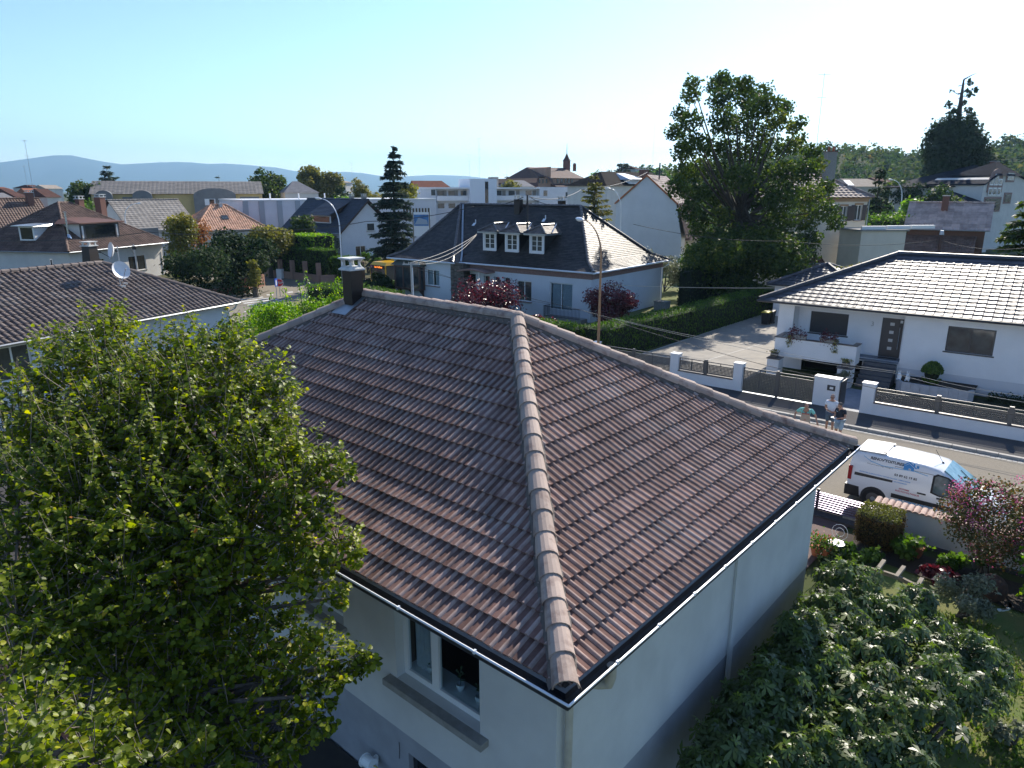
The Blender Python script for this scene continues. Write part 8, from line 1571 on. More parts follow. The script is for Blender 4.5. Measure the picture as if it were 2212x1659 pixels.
b=G0(*cr(1592,560),92);hd=aD(*cr(1478,450),92);lamp('white street lamp arching in front of the warehouse',b,hd.z+.2,hd,M['zinc_white'],.10);b=G0(*c1(1085,640),105);hd=aD(*c1(1190,535),105);lamp('white street lamp arching before the arched gable on the left',b,hd.z+.2,hd,M['zinc_white'],.10);b=G0(*c5(735,1050),120);hd=aD(*c5(650,950),120);lamp('small street lamp in front of the hillside trees',b,hd.z+.3,hd,M['zinc_white'],.10)
def wire(label,pts,r=.014,sag=.3,mt=None):
    m=MB()
    for a,b in zip(pts[:-1],pts[1:]):
        a,b=Vector(a),Vector(b);m.tube([a.lerp(b,i/14)-Vector((0,0,sag*4*(i/14)*(1-i/14))) for i in range(15)],r,5)
    return m.solo('overhead_wire',mt or M['wire'],label,'wire',pts[0],smooth=True)
pt=aY(*c3(220,620),34.3);pb=Vector((pt.x,34.3,.12));t=thing('utility_pole','grey lattice utility pole with a short crossarm in front of the bay window','utility pole',pb);m=MB();m.cbox(pb,.13,.11,pt.z-.1);m.build('pole',M['steel'],t);m=MB();m.cbox((pb.x,pb.y,pt.z-.12),1.3,.07,.07,.6)
for o in (-.55,-.2,.2,.55):m.cyl((pb.x+o*.82,pb.y+o*.56,pt.z-.06),(pb.x+o*.82,pb.y+o*.56,pt.z+.1),.03,n=6)
m.build('crossarm',M['steel'],t);m=MB();m.tube([(pb.x+.12,pb.y,pt.z-.3),(pb.x+.2,pb.y-.05,2),(pb.x+.22,pb.y-.05,.2)],.03,5);m.build('cable_guard',M['ceramic'],t)
for i,(dy,lab) in enumerate(((0,'uppermost'),(3,'middle'),(8,'lowest'))):
    e=FS.cY(*c3(697,408+dy*.5),48.6);e=FS.W(e.x,48.6,e.z);wire(f'{lab} of the three cables from the grey pole to the left dormer',[(pt.x+.3*(i-1),34.3,pt.z),e],.018,.35+.25*i,M['wire_light'])
wire('black cable running from the grey pole down the street past the lamp, upper one',[(pt.x,34.3,pt.z-.3),aY(*c3(1455,960),33.6),aY(*c6(0,893),33.4),aY(*c6(780,1065),33.3),aY(*c6(2209,1345),33.2)],.014,.08)
wire('thin cable above the white pillars running into the right edge, lower one',[aY(*c3(1460,960),35.2),aY(*c6(0,810),34.2),aY(*c6(1200,1010),34),aY(*c6(2230,1240),34)],.010,.10,M['wire_light']);wire('thin cable above the white pillars running into the right edge, upper one',[aY(*c3(1700,1020),36),aY(*c6(120,805),35.4),aY(*c6(1300,1010),35.3),aY(*c6(2230,1192),35.2)],.010,.10,M['wire_light'])
wire('cable from the grey pole to the right along the slate house wall',[(pt.x+.4,34.3,pt.z-.1),aY(*c3(900,850),33.8),aY(*c3(1230,915),33.6)],.010,.06)
wire('white cable stretched low between the slate-roofed house and the modern house',[aD(*c4(-180,1445),50),aD(*c4(1180,1462),45)],.018,.12,M['wire_light'])
wire('cable crossing in front of the oak and the beige house',[aD(*c4(-10,1050),52),aD(*c4(1000,1160),52),aD(*c5(1040,1440),52),aD(*c5(1760,1502),46)],.018,.35)
wire('long twisted cable crossing the left half in front of the spruce',[aD(*c1(-20,858),64),aD(*c1(1300,782),62),aD(*c2(200,768),60),aD(*c2(1200,690),58),aD(*c2(2140,560),57),aD(*c3(1035,140),56)],.028,.25);wire('cable from the ridge mast over to the dark chimney on the right',[aD(*c3(1075,138),56),aD(*cr(1200,460),75),aD(*cr(1840,290),108)],.03,.5)
wire('short cable from the ridge mast down behind the slate ridge',[aD(*c3(1090,145),56),aD(*c3(1230,195),56)],.025,.1)
q=aD(*c3(1063,125),57);m=MB();m.cyl(q-Vector((0,0,2.6)),q,.07,n=8);m.solo('cable_mast',M['zinc_dark'],'short dark cable mast standing on the slate ridge between the chimneys','mast',q-Vector((0,0,2.6)))
q=aD(*c5(1052,1392),52);t=thing('utility_pole','dark wooden pole with a bright metal cap in front of the barn','utility pole',(q.x,q.y,0));m=MB();m.cyl((q.x,q.y,0),q,.11,n=8);m.build('pole',M['wood_dark'],t);m=MB();m.cyl(q-Vector((0,0,.05)),q+Vector((0,0,.25)),.16,.12,10);m.build('cap',M['steel'],t)
def sign(name,label,base,h,kind,face,sz=.4,group=None):
    base=Vector(base);t=thing(name,label,'road sign',base,group);m=MB();m.cyl(base,base+Vector((0,0,h)),.035,n=8);m.build('pole',M['steel'],t);c=base+Vector((0,0,h));f=Vector((math.cos(face),math.sin(face),0));s=Vector((0,0,1)).cross(f)
    def disc(r,n,o,th=.012,rot=0,cc=c):return [cc+f*o+s*math.cos(rot+2*math.pi*i/n)*r+Vector((0,0,1))*math.sin(rot+2*math.pi*i/n)*r for i in range(n)]
    return t,c,f,s,disc
ang=math.atan2(-33,55)
sp=az(*cJ(752,620),0);q=aY(*cJ(737,418),sp.y);t,c,f,s,disc=sign('stop_sign','red octagonal STOP sign on a grey post at the junction',sp,q.z,'stop',ang)
m=MB();m.prism(disc(.43,8,.05,rot=math.pi/8),f*.012);m.build('border',M['white'],t);m=MB();m.prism(disc(.39,8,.064,rot=math.pi/8),f*.006);po=m.build('plate',M['red'],t);m=MB();vs,fs=text_mesh('STOP',.30,.003,.012,'CENTER');m.add([c+f*.076+s*v.x+Vector((0,0,v.y-.105)) for v in vs],fs);m.build('lettering',M['white'],po)
sp=az(*cJ(703,640),0);q=aY(*cJ(650,400),sp.y);t,c,f,s,disc=sign('road_sign','leaning blue sign seen edge-on left of the STOP sign',sp,q.z+.1,'blue',ang+1.15);m=MB();m.obox(c-s*.3+f*.04-Vector((0,0,.55)),s*.6,f*.02,(0,0,.8));m.build('plate',M['blue'],t);m=MB();m.obox(c-s*.12+f*.062-Vector((0,0,.45)),s*.24,f*.004,(0,0,.5));m.build('symbol',M['white'],t)
sp=az(*cJ(1133,330),0);q=aY(*cJ(1130,170),sp.y);t,c,f,s,disc=sign('road_sign','round no-parking sign below a square blue dead-end sign',sp,q.z,'np',ang);m=MB();m.prism(disc(.46,20,.05),f*.012);m.build('border',M['red'],t);m=MB();m.prism(disc(.36,20,.064),f*.005);m.build('plate',M['blue'],t);m=MB();d=(s+Vector((0,0,-1))).normalized()*.40;e=(s+Vector((0,0,1))).normalized()*.045;m.prism([c+f*.072-d-e,c+f*.072+d-e,c+f*.072+d+e,c+f*.072-d+e],f*.004);m.build('bar',M['red'],t)
c2_=c+Vector((0,0,1.05));m=MB();m.cyl(c,c2_,.035,n=6);m.obox(c2_-s*.4-Vector((0,0,.42))+f*.05,s*.8,f*.012,(0,0,.84));m.build('dead_end_plate',M['blue'],t);m=MB();m.obox(c2_-s*.06-Vector((0,0,.38))+f*.064,s*.12,f*.004,(0,0,.55));m.obox(c2_-s*.24+Vector((0,0,.16))+f*.064,s*.18,f*.004,(0,0,.12));m.obox(c2_+s*.06+Vector((0,0,.16))+f*.064,s*.18,f*.004,(0,0,.12));m.build('symbol',M['white'],t);m=MB();m.obox(c2_-s*.10+Vector((0,0,.14))+f*.066,s*.20,f*.005,(0,0,.14));m.build('red_bar',M['red'],t)
def build_corner():
    a,b,c=Vector((-69.4,24,0)),Vector((-68.9,36.6,0)),Vector((-72.0,40.9,0));bm_=mat('wall_brick_pink',(.36,.19,.13),(.28,.15,.11),6,.9,bump=.4);t=thing('garden_wall','low pinkish brick wall with a capped pillar at the street corner','wall',b);m=MB()
    for p,q,h0,h1 in ((a,b,.75,.75),(b,c,.7,1.4)):d=(q-p);s=Vector((-d.y,d.x,0)).normalized()*.22;m.hexa([p,q,q+s,p+s,p+Vector((0,0,h0)),q+Vector((0,0,h1)),q+s+Vector((0,0,h1)),p+s+Vector((0,0,h0))])
    m.build('wall',bm_,t);m=MB();m.cbox(b+Vector((.0,.1,0)),.62,.62,1.55);m.build('pillar',bm_,t);m=MB();m.cbox(b+Vector((0,.1,1.552)),.78,.78,.12);m.build('pillar_cap',M['rose'],t)
    for i,(px,py,top,lab) in enumerate(((355,570,155,'thin wooden stake leaning by the corner pillar, left one'),(392,545,175,'thin pale pole by the corner pillar with a small lamp, right one'))):
        q=az(*cJ(px,py),0);w=aY(*cJ(px-18,top),q.y);m=MB();m.cyl(q,w,.06,.05,6)
        if i:m.cbox(w-Vector((0,0,.3)),.2,.2,.5)
        m.solo('post',M['wood_grey'] if not i else M['ceramic'],lab,'post',q)
    pk=mat('concrete_pink',(.40,.26,.20),(.33,.22,.17),2.5,.9,bump=.3);P=[az(*cJ(440,320),0),az(*cJ(950,370),0),az(*cJ(1340,420),0),az(*cJ(1625,405),0)];t=thing('garden_wall','long pinkish low wall with square posts below the dark hedge','wall',P[0]);m=MB()
    for p,q in zip(P[:-1],P[1:]):d=q-p;s=Vector((-d.y,d.x,0)).normalized()*.2;m.obox(p,d,s,(0,0,.85))
    m.build('wall',pk,t)
    for (px,py) in ((590,330),(765,348),(940,368),(1125,385),(1320,415),(1600,405),(1950,395)):q=az(*cJ(px,py),0);m=MB();m.cbox(q,.42,.42,2.25);m.build('post',pk,t)
    q=az(*cJ(788,352),0);q.y-=.3;m=MB();m.cbox(q,.8,.45,1.15,.3);m.solo('cable_cabinet',M['ceramic'],'pale electricity cabinet in front of the pink wall','cabinet',q)
    q=az(*c3(2038,960),0);m=MB();m.cbox((q.x,q.y,0),1.2,.8,.75);m.cbox((q.x,q.y,.752),1.3,.9,.06);m.solo('stone_trough',M['sill'],'square stone post cap at the gable corner above the hedge','trough',q)
build_corner()
def build_bus():
    x1,y0=-58.2,46.7;w,L,h=2.5,11.5,3.05;x0=x1-w;t=thing('bus','yellow city bus waiting behind the slate-roofed house','bus',(x1-w/2,y0+5,0));m=MB();m.hexa([(x0,y0,.35),(x1,y0,.35),(x1,y0+L,.35),(x0,y0+L,.35),(x0,y0,1.15),(x1,y0,1.15),(x1,y0+L,1.15),(x0,y0+L,1.15)]);m.box(x0,y0+L-.4,1.15,x1,y0+L,h-.3)
    for yy in (y0+.02,y0+1.4,y0+3.4,y0+5.8,y0+8.2):m.box(x1-.06,yy,1.15,x1,yy+.14,h-.3);m.box(x0,yy,1.15,x0+.06,yy+.14,h-.3)
    m.build('body',M['yellow_paint'],t);m=MB();z=h-.3;m.hexa([(x0,y0+.05,z),(x1,y0+.05,z),(x1,y0+L,z),(x0,y0+L,z),(x0+.15,y0+.35,h),(x1-.15,y0+.35,h),(x1-.15,y0+L-.1,h),(x0+.15,y0+L-.1,h)]);m.box(x0+.5,y0+2.5,h+.002,x1-.5,y0+5.5,h+.22);m.build('roof',M['yellow_paint'],t)
    m=MB();m.box(x0+.05,y0+.02,1.152,x1-.05,y0+.06,h-.62);m.build('windscreen',M['glass_grey'],t);m=MB();m.box(x0+.04,y0+.01,h-.62,x1-.04,y0+.07,h-.31);d=m.build('destination_display',M['black_plastic'],t);m=MB();put_text(m,'Les Collines',.26,(x0+.75,y0+.005,h-.56),(1,0,0),(0,0,1),(0,-1,0),depth=.003,bold=.008);m.build('lettering',mat('led_orange',(.8,.22,.04),emit=(1,.25,.04),estr=1.0),d);m=MB();put_text(m,'21',.28,(x0+.12,y0+.005,h-.57),(1,0,0),(0,0,1),(0,-1,0),depth=.003,bold=.012);m.build('route_number',mat('led_pink',(.8,.3,.5),rough=.5),d)
    m=MB();m.box(x1-.03,y0+.2,1.2,x1-.015,y0+L-.4,h-.35);m.box(x0+.015,y0+.2,1.2,x0+.03,y0+L-.4,h-.35);m.build('side_windows',M['glass_dark'],t)
    for s in (x0,x1):
        for yy in (y0+2.7,y0+8.6):m=MB();m.cyl((s-.03 if s==x0 else s+.03,yy,.48),(s+.25 if s==x0 else s-.25,yy,.48),.48,n=20);m.build('wheel',M['black_rubber'],t)
    m=MB();m.box(x0-.25,y0-.25,1.9,x0-.05,y0-.15,2.5);m.box(x0-.15,y0-.2,2.4,x0+.1,y0+.1,2.46);m.build('mirror',M['black_plastic'],t)
build_bus()
# ------------------------------------------------------------------ near garden on the right
def build_garden():
    # slatted gate
    yg=22.75;a,b=aY(*c7(425,1003),yg),aY(*c7(925,1108),yg);x0,x1=a.x-1.6,b.x+.0;zt=(a.z+b.z)/2;t=thing('slat_gate','dark gate of wide horizontal metal slats catching the sun','gate',(x0,yg,0));n=9;z0=.06
    for x in (x0,(x0+x1)/2,x1):m=MB();m.box(x-.04,yg+.03,.05,x+.04,yg+.09,zt+.05);m.build('post',M['anthracite'],t)
    for i in range(n):z=z0+(zt-z0)*i/n;hh=(zt-z0)/n;m=MB();m.box(x0,yg-.05,z,x1,yg+.028,z+hh*.62);m.build('slat',mat('slat_metal',(.20,.17,.24),rough=.34,spec=.9,metal=.8),t)
    q=aY(*c7(740,1240),yg-.08);m=MB();m.box(q.x-.3,yg-.1,q.z-.04,q.x+.3,yg-.023,q.z+.06);m.build('opener_box',M['sill'],t)
    # rendered wall with wavy tile coping
    yw=22.45;a=aY(*c7(930,1085),yw);x0=a.x;zt=a.z-.05;x1=9;t=thing('garden_wall','white rendered garden wall with wavy terracotta tile coping','wall',(x0,yw,0));m=MB();m.box(x0,yw,0,x1,yw+.24,zt);m.build('wall',M['plaster'],t);m=MB()
    x=x0-.05;n=0
    while x<x1:
        for k in range(7):
            t0,t1=math.pi*k/7,math.pi*(k+1)/7;r=.085;P=lambda t_,y,dz=0:(x+.09-math.cos(t_)*r,y,zt+.01+math.sin(t_)*.065+dz)
            m.add([P(t0,yw-.08),P(t1,yw-.08),P(t1,yw+.32,.05),P(t0,yw+.32,.05)],[(0,1,2,3)],tint=R_.random());m.add([P(t0,yw-.08),P(t1,yw-.08),P(t1,yw-.08,-.03),P(t0,yw-.08,-.03)],[(3,2,1,0)],tint=.3)
        x+=.18
    m.box(x0-.03,yw-.05,zt+.001,x1,yw+.29,zt+.02);m.build('coping',mat('coping_tile',(.62,.46,.38),(.50,.34,.27),5,.85,tintmix=(.8,1.2)),t)
    # clipped box shrub
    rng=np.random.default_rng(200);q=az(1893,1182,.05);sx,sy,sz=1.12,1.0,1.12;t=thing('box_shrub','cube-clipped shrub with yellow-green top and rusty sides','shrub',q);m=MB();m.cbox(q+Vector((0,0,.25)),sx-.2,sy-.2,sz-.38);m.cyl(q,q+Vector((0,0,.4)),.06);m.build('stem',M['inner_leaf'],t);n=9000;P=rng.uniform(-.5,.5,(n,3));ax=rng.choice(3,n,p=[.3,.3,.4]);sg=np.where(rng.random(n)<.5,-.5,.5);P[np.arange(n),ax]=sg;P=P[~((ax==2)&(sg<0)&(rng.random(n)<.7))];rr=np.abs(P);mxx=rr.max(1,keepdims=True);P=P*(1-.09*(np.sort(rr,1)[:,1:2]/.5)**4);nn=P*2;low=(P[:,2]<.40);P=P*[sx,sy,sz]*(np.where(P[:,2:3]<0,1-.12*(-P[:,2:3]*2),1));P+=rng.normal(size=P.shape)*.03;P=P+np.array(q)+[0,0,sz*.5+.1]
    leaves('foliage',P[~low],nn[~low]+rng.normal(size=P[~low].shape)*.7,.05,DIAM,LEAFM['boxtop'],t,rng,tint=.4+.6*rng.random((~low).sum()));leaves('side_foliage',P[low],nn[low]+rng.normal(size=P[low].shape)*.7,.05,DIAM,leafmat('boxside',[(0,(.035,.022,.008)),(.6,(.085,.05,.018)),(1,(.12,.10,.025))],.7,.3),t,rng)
    # crape myrtle
    b=az(2118,1232,.07);t=thing('flowering_tree','small multi-stemmed tree with pink flower clusters before the garden wall','tree',b);m=MB();B=[]
    bl=[(1950,1030,1.0),(1900,1080,.8),(1860,1120,.6)]
    for (x,y,r,D) in ((2080,1075,.55,22),(2110,1055,.5,22.3),(2150,1060,.6,22.2),(2190,1075,.6,22.4),(2060,1105,.55,21.6),(2100,1110,.7,21.8),(2150,1110,.75,21.8),(2200,1115,.75,22),(2075,1145,.55,21.4),(2110,1160,.6,21.2),(2160,1165,.7,21.4),(2210,1170,.7,21.6),(2130,1195,.5,21.2),(2180,1205,.6,21.4),(2240,1120,.8,22),(2230,1180,.7,21.8)):
        p=aD(x,y,D*.78);r*=.82;B.append((*p,r,r,r*.8));s=b+Vector((rng.normal()*.12,rng.normal()*.12,0));mid=(s+p)/2+Vector((0,0,.15));m.tube([s,s.lerp(mid,.5),mid,p],[.045,.04,.028,.01],5)
    m.build('trunk',M['pvc'],t);P,d,idx=shell_points(rng,B,8200,.3);leaves('crown',P,rng.normal(size=P.shape)+[0,0,.6],rng.uniform(.05,.09,len(P)),DIAM,LEAFM['crape'],t,rng)
    C,d,i2=shell_points(rng,B,105,.85);k=d[:,2]>-.5;C=C[k];Q=np.repeat(C,34,0)+rng.normal(size=(len(C)*34,3))*[.075,.075,.10];leaves('blossom',Q,rng.normal(size=Q.shape),.045,DIAM,LEAFM['pink'],t,rng)
    bush('bush','big-leaved yellow-green bush at the foot of the pink flowering tree',(0.1,20.0,.07),1.15,1.7,'bright',1500,.16,201,9);bush('bush','silvery fine-leaved bush behind the timber frame',az(*c8(1770,640),.1)+Vector((.2,0,0)),.85,1.15,'silver',2600,.10,202,9,shape=NEED)
    bush('plant','dark ground-cover plants under the cube-clipped shrub',(-4.5,20.2,.05),.7,.5,'green',700,.12,203,5);
    for i,(x,y,r,h,kd,lab) in enumerate(((-3.4,21.1,.45,.7,'green','leafy perennial between box shrub and terracotta planter'),(-2.3,21.3,.4,.6,'green','grassy green perennial right of the terracotta planter'),(-1.6,21.4,.35,.8,'green','upright iris-like clump against the wall'),(-2.4,20.3,.5,.4,'purple','low reddish bedding plants in front of the wall'),(1.2,20.9,.7,.9,'green','dark green bed plant right of the flowering tree'),(-5.0,19.3,.5,.4,'dark','low dark plants at the corner of the lawn'))):bush('plant',lab,(x,y,.07),r,h,kd,420,.15,210+i,5,'plant',NEED if kd=='silver' else DIAM)
    # terracotta planter
    q=az(*c7(1215,1518),.12);t=thing('planter','rectangular terracotta planter with green foliage by the garden wall','planter',q);m=MB();a_,w,d_,h=.18,.62,.28,.30;ca,sa=Vector((1,-.12,0)).normalized(),Vector((.12,1,0)).normalized();P=lambda u,v,z,k:q+ca*u*w/2*k+sa*v*d_/2*k+Vector((0,0,z));m.hexa([P(-1,-1,0,.82),P(1,-1,0,.82),P(1,1,0,.82),P(-1,1,0,.82),P(-1,-1,h,1),P(1,-1,h,1),P(1,1,h,1),P(-1,1,h,1)]);m.hexa([P(-1,-1,h-.05,1.06),P(1,-1,h-.05,1.06),P(1,1,h-.05,1.06),P(-1,1,h-.05,1.06),P(-1,-1,h+.01,1.06),P(1,-1,h+.01,1.06),P(1,1,h+.01,1.06),P(-1,1,h+.01,1.06)]);m.build('box',M['terracotta'],t)
    P_=np.array(q)+[0,0,.35]+rng.normal(size=(260,3))*[.22,.10,.10];leaves('foliage',P_,rng.normal(size=P_.shape)+[0,0,.5],.12,NEED,LEAFM['green'],t,rng,dirs=rng.normal(size=P_.shape)*.5+[0,0,.8])
    # weathered timber frame
    t=thing('timber_frame','weathered timber pergola beam with short cross-pieces beside the fig','pergola',(-2,17,0));zt=1.95;pts=[az(*c8(x,y),zt) for x,y in ((1110,330),(1245,355),(1345,378),(1450,412),(1650,512))];m=MB()
    for p,q in zip(pts[:-1],pts[1:]):d=(q-p);s=Vector((-d.y,d.x,0)).normalized()*.035;m.obox(p-s-Vector((0,0,.09)),d,s*2,(0,0,.09))
    m.build('beam',M['wood_grey'],t)
    for (xa,ya,xb,yb) in ((1312,395,1360,330),(1432,430,1480,368),(1560,490,1590,440)):p,q=az(*c8(xa,ya),zt+.06),az(*c8(xb,yb),zt+.06);d=(q-p);s=Vector((-d.y,d.x,0)).normalized()*.04;m=MB();m.obox(p-s,d,s*2,(0,0,.07));m.build('cross_piece',M['wood_grey'],t)
    p=pts[-1];m=MB();m.cbox((p.x,p.y,.03),.09,.09,zt-.03);m.build('post',M['wood_grey'],t);p=pts[0];m=MB();m.cbox((p.x,p.y,.03),.09,.09,zt-.12);m.build('post',M['wood_grey'],t)
    # rusty garden ball
    q=az(*c8(2000,560),.05);m=MB();m.ell(q+Vector((0,0,.36)),.36,.36,.36,20,14);t=m.solo('garden_ball',mat('rust_metal',(.12,.05,.03),(.05,.03,.025),9,.85,bump=.5),'rusty openwork garden ball on the shaded lawn','garden ornament',q)
    rng=np.random.default_rng(230);m=MB()
    for i in range(60):a_=rng.uniform(0,6.28);m.cbox((q.x+.45*math.cos(a_),q.y+.45*math.sin(a_),.03),.07,.06,.04,a_)
    m.solo('pebble_ring',M['ceramic'],'thin ring of white pebbles round the rusty garden ball','pebbles',(q.x,q.y,.03),kind='stuff')
    # wrought iron chair and geraniums
    q=az(*c8(1060,300),.08);t=thing('garden_chair','white wrought-iron garden chair on the brick drive behind the fig','chair',q);m=MB();
    for i in range(4):a_=math.pi/4+i*math.pi/2;m.tube([q+Vector((.22*math.cos(a_),.22*math.sin(a_),0)),q+Vector((.17*math.cos(a_),.17*math.sin(a_),.45))],.012,5)
    m.build('legs',M['ceramic'],t);m=MB();m.cyl(q+Vector((0,0,.45)),q+Vector((0,0,.47)),.23,n=18);m.build('seat',M['ceramic'],t);m=MB()
    for r in (.22,.12):m.tube([q+Vector((r*math.cos(a_),.2,.72+r*1.1*math.sin(a_))) for a_ in np.linspace(0,6.28,16)],.006,5)
    m.build('backrest',M['ceramic'],t)
    for i,(x,y,lab) in enumerate(((945,285,'pot of red geraniums beside the far house corner'),(1010,300,'second pot of red geraniums next to the garden chair'))):
        q=az(*c8(x,y),.08);t=thing('flower_pot',lab,'flower pot',q,'geranium pots by the drive');m=MB();m.lathe(q,[(.11,0),(.17,.26),(.18,.28),(.14,.28)],14);m.build('pot',M['terracotta'],t);P_=np.array(q)+[0,0,.45]+rng.normal(size=(320,3))*[.16,.16,.10];leaves('foliage',P_,rng.normal(size=P_.shape)+[0,0,.5],.07,DIAM,LEAFM['green'],t,rng);P_=np.array(q)+[0,0,.6]+rng.normal(size=(36,3))*[.13,.13,.04];leaves('blossom',P_,rng.normal(size=P_.shape)+[0,0,1],.04,DIAM,leafmat('redflower',[(0,(.5,.02,.02)),(1,(.7,.05,.03))],.5,.3),t,rng)
    # grass blades on the lawn that shows
    n=52000;rng=np.random.default_rng(240);P=np.column_stack([rng.uniform(-3.0,5.0,n),rng.uniform(4.5,19.0,n),np.full(n,.03)]);k=(np.sin(P[:,0]*3.1)+np.sin(P[:,1]*2.3+P[:,0])+rng.normal(size=n)*.9)>-.9;P=P[k];leaves('grass',P,rng.normal(size=P.shape)+[0,-1,.6],rng.uniform(.05,.13,len(P)),NEED,leafmat('grass',[(0,(.06,.10,.015)),(.6,(.12,.19,.03)),(.85,(.20,.24,.05)),(1,(.32,.27,.12))],.8,.35),None,rng,dirs=rng.normal(size=P.shape)*.6+[0,0,1],solo=P[0],kind='stuff')
    bush('plant','small grey-green shrub at the bottom right corner of the lawn',az(*c8(2150,1440),.05),.5,.5,'silver',500,.09,245,5,'plant')
build_garden()
# ------------------------------------------------------------------ fig tree against the gable wall
def build_fig():
    rng=np.random.default_rng(300);b=Vector((-1.9,10.8,0));t=thing('fig_tree','large fig tree with lobed glossy leaves against our right-hand wall','tree',b);m=MB();tips=[]
    spec=[(1560,1290,12.2,.55),(1640,1260,13.0,.6),(1720,1225,13.6,.65),(1790,1235,13.6,.65),(1850,1262,13.3,.6),(1500,1380,11.0,.5),(1570,1360,11.6,.8),(1660,1330,12.2,.85),(1750,1310,12.6,.85),(1840,1320,12.5,.8),(1930,1330,12.4,.7),(1985,1300,12.8,.45),(2000,1380,12.0,.75),(2090,1410,11.8,.75),(2140,1445,11.5,.55),(1480,1470,10.0,.5),(1560,1450,10.3,.8),(1650,1430,10.8,.9),(1750,1410,11.2,.95),(1850,1410,11.2,.95),(1950,1440,11.0,.9),(2050,1480,10.7,.8),(1500,1560,9.2,.6),(1590,1540,9.5,.8),(1690,1530,9.8,.9),(1790,1510,10.0,.95),(1890,1510,10.1,.9),(1980,1540,9.9,.8),(1460,1630,8.6,.5),(1560,1630,8.6,.7),(1660,1620,8.9,.8),(1770,1610,9.1,.85),(1870,1600,9.3,.85),(1950,1620,9.2,.7),(1750,1680,8.6,.8),(1620,1700,8.2,.8),(1870,1690,8.7,.7),(2120,1500,10.8,.5),(1425,1600,9.0,.35)]
    for (x,y,D,r) in spec:
        c=aD(x,y,D+.35)
        if c.x<-3.75+r*.6:c.x=-3.75+r*.6
        mid=(b+c)/2+Vector((0,0,.1));s=b+Vector((rng.normal()*.25,rng.normal()*.25,.1));m.tube([s,s.lerp(mid,.5),mid,c],[.07,.055,.04,.02],6);k=int(25*r/.8)+4
        for j in range(k):
            d=rng.normal(size=3);d/=np.linalg.norm(d);d[2]=abs(d[2])*.9-.15;q=Vector(np.array(c)+d*r*rng.uniform(.55,1.05));
            if q.x<-4.0:q.x=-4.0+rng.random()*.15
            tips.append((q,Vector(d)));m.tube([c,c.lerp(q,.6)-Vector((0,0,.05)),q],[.018,.012,.008],4)
    P=[];N=[];Dr=[];S=[];C=[]
    for q,d in tips:
        a0=rng.uniform(0,6.28);up=(Vector((0,0,1))+d*.8).normalized();e1=up.orthogonal().normalized();e2=up.cross(e1);n=rng.integers(7,12);cc=rng.random()
        for j in range(n):
            a=a0+j*2.4;f=j/n;o=(e1*math.cos(a)+e2*math.sin(a));dr=(o*(.55+.6*f)+up*(.6-.9*f));dr.normalize();pos=q+dr*(.03+.10*f)-up*(.16*f);nn=(up*(.55+.45*f)+o*(.5-.1*f)+Vector(rng.normal(size=3)*.16)).normalized();P.append(pos);N.append(nn);Dr.append(dr);S.append(rng.uniform(.13,.23)*(.6 if j<2 else 1));C.append(.5*cc+.5*rng.random())
    m.build('trunk',M['bark'],t);leaves('crown',np.array(P),np.array(N),np.array(S),FIG,LEAFM['fig'],t,rng,tint=np.array(C),dirs=np.array(Dr))
build_fig()
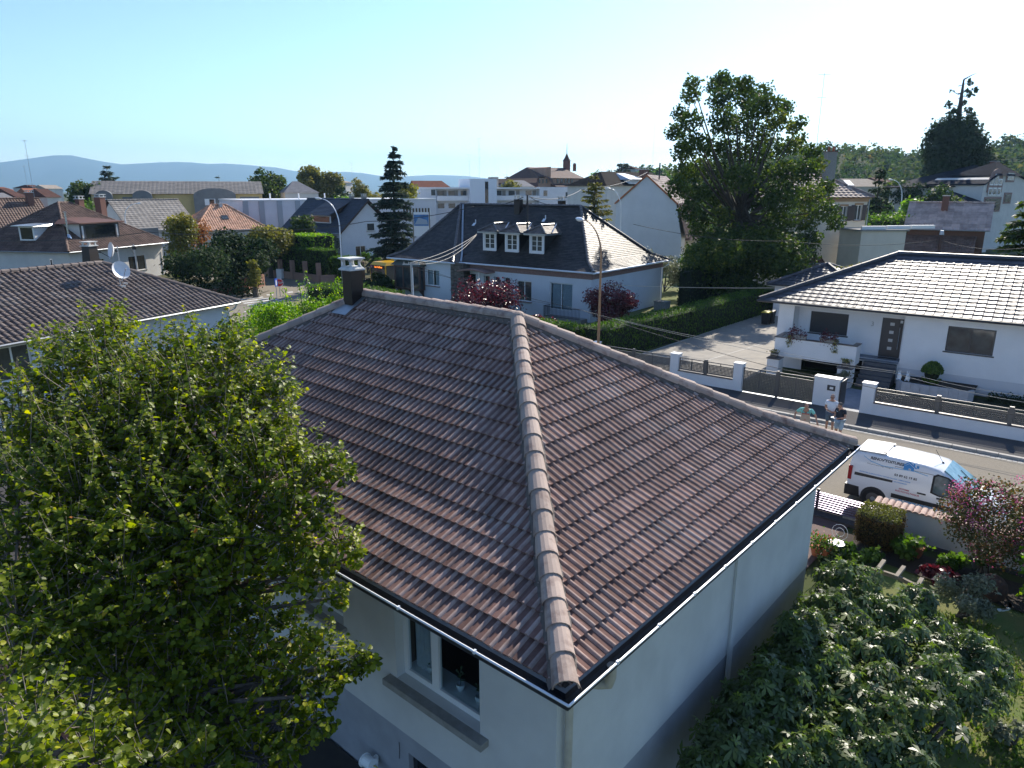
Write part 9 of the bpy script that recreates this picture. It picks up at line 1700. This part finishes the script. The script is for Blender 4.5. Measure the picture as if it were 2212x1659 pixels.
# ------------------------------------------------------------------ round-leaved tree filling the left foreground
def build_judas():
    rng=np.random.default_rng(310);b=Vector((-8.6,1.2,.8));t=thing('tree','big round-leaved tree with yellowing leaf tips filling the left foreground','tree',b);m=MB();fork=b+Vector((0,.1,2.2));m.tube([b,b+Vector((.05,0,1.1)),fork],[.26,.21,.19],10)
    spec=[(120,755,11.2,.4),(170,765,11,.5),(215,740,11,.55),(245,700,11.2,.35),(268,715,11.3,.3),(150,815,10.6,.7),(230,800,10.6,.7),(70,850,10.3,.35),(300,800,10.8,.45),(345,770,11,.5),(400,760,11,.55),(455,750,11,.55),(500,735,11.1,.35),(535,790,10.6,.5),(330,850,10.3,.8),(420,840,10.3,.85),(500,850,10.2,.8),(570,830,10.2,.5),(595,880,10,.5),(40,900,9.8,.7),(130,900,9.8,.8),(230,900,9.8,.9),(330,930,9.7,.9),(430,930,9.7,.9),(530,940,9.6,.8),(610,950,9.4,.5),(650,990,9.2,.45),(700,1005,9.1,.35),(745,1018,9.0,.22),(30,990,9.0,.8),(140,1000,9.0,.9),(250,1010,9,.95),(360,1030,9,.95),(470,1040,9,.9),(570,1050,8.9,.8),(640,1070,8.7,.55),(690,1100,8.5,.35),(60,1100,8.3,.9),(180,1110,8.3,.95),(300,1130,8.4,1),(420,1150,8.4,.95),(530,1150,8.4,.8),(610,1160,8.4,.6),(680,1180,8.3,.4),(730,1175,8.3,.35),(765,1200,8.3,.22),(40,1220,7.6,.8),(150,1230,7.7,.9),(270,1250,7.9,.95),(390,1260,8.1,.9),(490,1260,8.2,.75),(590,1250,8.3,.5),(640,1245,8.2,.35),(700,1260,8.1,.3),(735,1290,8,.18),(40,1340,6.9,.7),(150,1350,7.2,.85),(270,1370,7.5,.85),(390,1380,7.8,.8),(490,1370,8.0,.65),(570,1380,7.9,.5),(640,1370,7.9,.42),(700,1400,7.8,.4),(750,1425,7.7,.28),(795,1435,7.7,.18),(740,1470,7.6,.25),(650,1450,7.6,.45),(700,1500,7.4,.35),(580,1470,7.6,.55),(480,1480,7.5,.65),(370,1490,7.3,.7),(250,1480,7.0,.6),(120,1470,6.6,.4),(40,1460,6.2,.5),(600,1560,7.2,.5),(690,1560,7.1,.28),(500,1570,7.1,.6),(400,1590,6.9,.6),(290,1580,6.5,.5),(180,1570,6.0,.42),(70,1560,5.5,.42),(560,1640,6.8,.45),(440,1660,6.5,.5),(320,1660,6.0,.45),(200,1650,5.4,.42),(90,1640,4.9,.4),(20,1620,4.7,.35),(620,1620,6.9,.3),(470,1350,9.3,.8),(300,1300,9.4,.9),(350,1450,8.6,.8),(550,1300,9.2,.5)]
    mains=[fork+Vector(v) for v in ((-.9,1.6,1.0),(.7,1.4,1.1),(-1.8,.2,.8),(.5,-.2,1.0),(-.4,2.4,1.6),(1.2,.6,.6))]
    for q in mains:m.tube([fork,(fork+q)/2+Vector((0,0,.1)),q],[.14,.11,.085],7)
    P=[];N=[];Dr=[];S=[];C=[];tw=[]
    for (x,y,D,r) in spec:
        c=aD(x,y,D);s=min(mains,key=lambda v:(v-c).length);mid=(s+c)/2+Vector(rng.normal(size=3)*.12);m.tube([s,s.lerp(mid,.6),mid,mid.lerp(c,.6),c],[.06,.045,.034,.024,.014],5);k=int(12+84*r*r)
        for j in range(k):
            d=rng.normal(size=3);d/=np.linalg.norm(d);d[2]+=.25;l=r*rng.uniform(.35,.75);p0=np.array(c)+d*r*rng.uniform(.15,.55);p1=p0+d*l+rng.normal(size=3)*.06*l+[0,0,.08*l];tw.append((c.lerp(Vector(p0),.6) if rng.random()<.5 else Vector(p0),Vector(p0*.5+p1*.5)+Vector((0,0,-.02)),Vector(p1)));nl=int(6+l*26);cc=rng.random();sd=np.cross(d,[0,0,1]);sd/=max(np.linalg.norm(sd),1e-3)
            for i in range(nl):
                f=(i+.5)/nl;pos=p0+(p1-p0)*f;sg=1 if i%2 else -1;hang=sd*sg*.75+d*.35+np.array([0,0,-.55])+rng.normal(size=3)*.35;P.append(pos+hang*.035);Dr.append(hang);N.append(np.array([0,0,.75])+d*.45+rng.normal(size=3)*.5);S.append(rng.uniform(.038,.082)*(1 if f<.8 else.8));C.append(np.clip(.30*cc+.38*rng.random()+.30*f*f*rng.random()+(.25 if rng.random()<.03 else 0),0,1))
    m.build('trunk',M['bark'],t);v=[];f_=[]
    for (a,b_,c) in tw:
        o=len(v);u=Vector((.5,.5,.7)).cross(c-a).normalized();w=u.cross((c-a).normalized())
        for q,rr in ((a,.008),(b_,.006),(c,.0025)):
            for k in range(3):an=2.094*k;v.append(q+(u*math.cos(an)+w*math.sin(an))*rr)
        for lv in range(2):
            for k in range(3):f_.append((o+lv*3+k,o+lv*3+(k+1)%3,o+lv*3+3+(k+1)%3,o+lv*3+3+k))
    off=np.array(ORG[t]);me=np_mesh('twigs',np.array([tuple(q) for q in v])-off,np.array(f_),4,mat('twig_grey',(.24,.20,.17),rough=.85));o=bpy.data.objects.new('twigs',me);COL.objects.link(o);o.parent=t
    leaves('crown',np.array(P),np.array(N),np.array(S),HEART,LEAFM['judas'],t,rng,tint=np.array(C),dirs=np.array(Dr));print('judas leaves',len(P))
build_judas()
q=az(150,1540,.82);m=MB()
for i in range(8):
    for j in range(5):m.cbox((q.x+(i-4)*.22+(j%2)*.1,q.y+(j-2)*.12,.81),.205,.105,.05+R_.uniform(0,.01),0,tint=R_.random())
m.solo('paving_patch',M['terracotta'],kind='structure')
bush('shrub','shaded shrubs under the round-leaved tree by the terrace edge',(-10.5,3.6,.8),.9,.9,'dark',1200,.12,320,7)
# ------------------------------------------------------------------ air
HZ=bpy.data.materials.new('haze');HZ.use_nodes=True;nt=HZ.node_tree;nt.nodes.clear();o_=nt.nodes.new('ShaderNodeOutputMaterial');v_=nt.nodes.new('ShaderNodeVolumePrincipled');v_.inputs['Color'].default_value=(.42,.70,1,1);v_.inputs['Density'].default_value=.00011;v_.inputs['Anisotropy'].default_value=.25;nt.links.new(v_.outputs[0],o_.inputs['Volume'])
m=MB();m.box(-10900,-10900,-6,10900,10900,620);h=m.solo('haze',HZ,kind='stuff',loc=(0,0,0));h.display_type='WIRE'
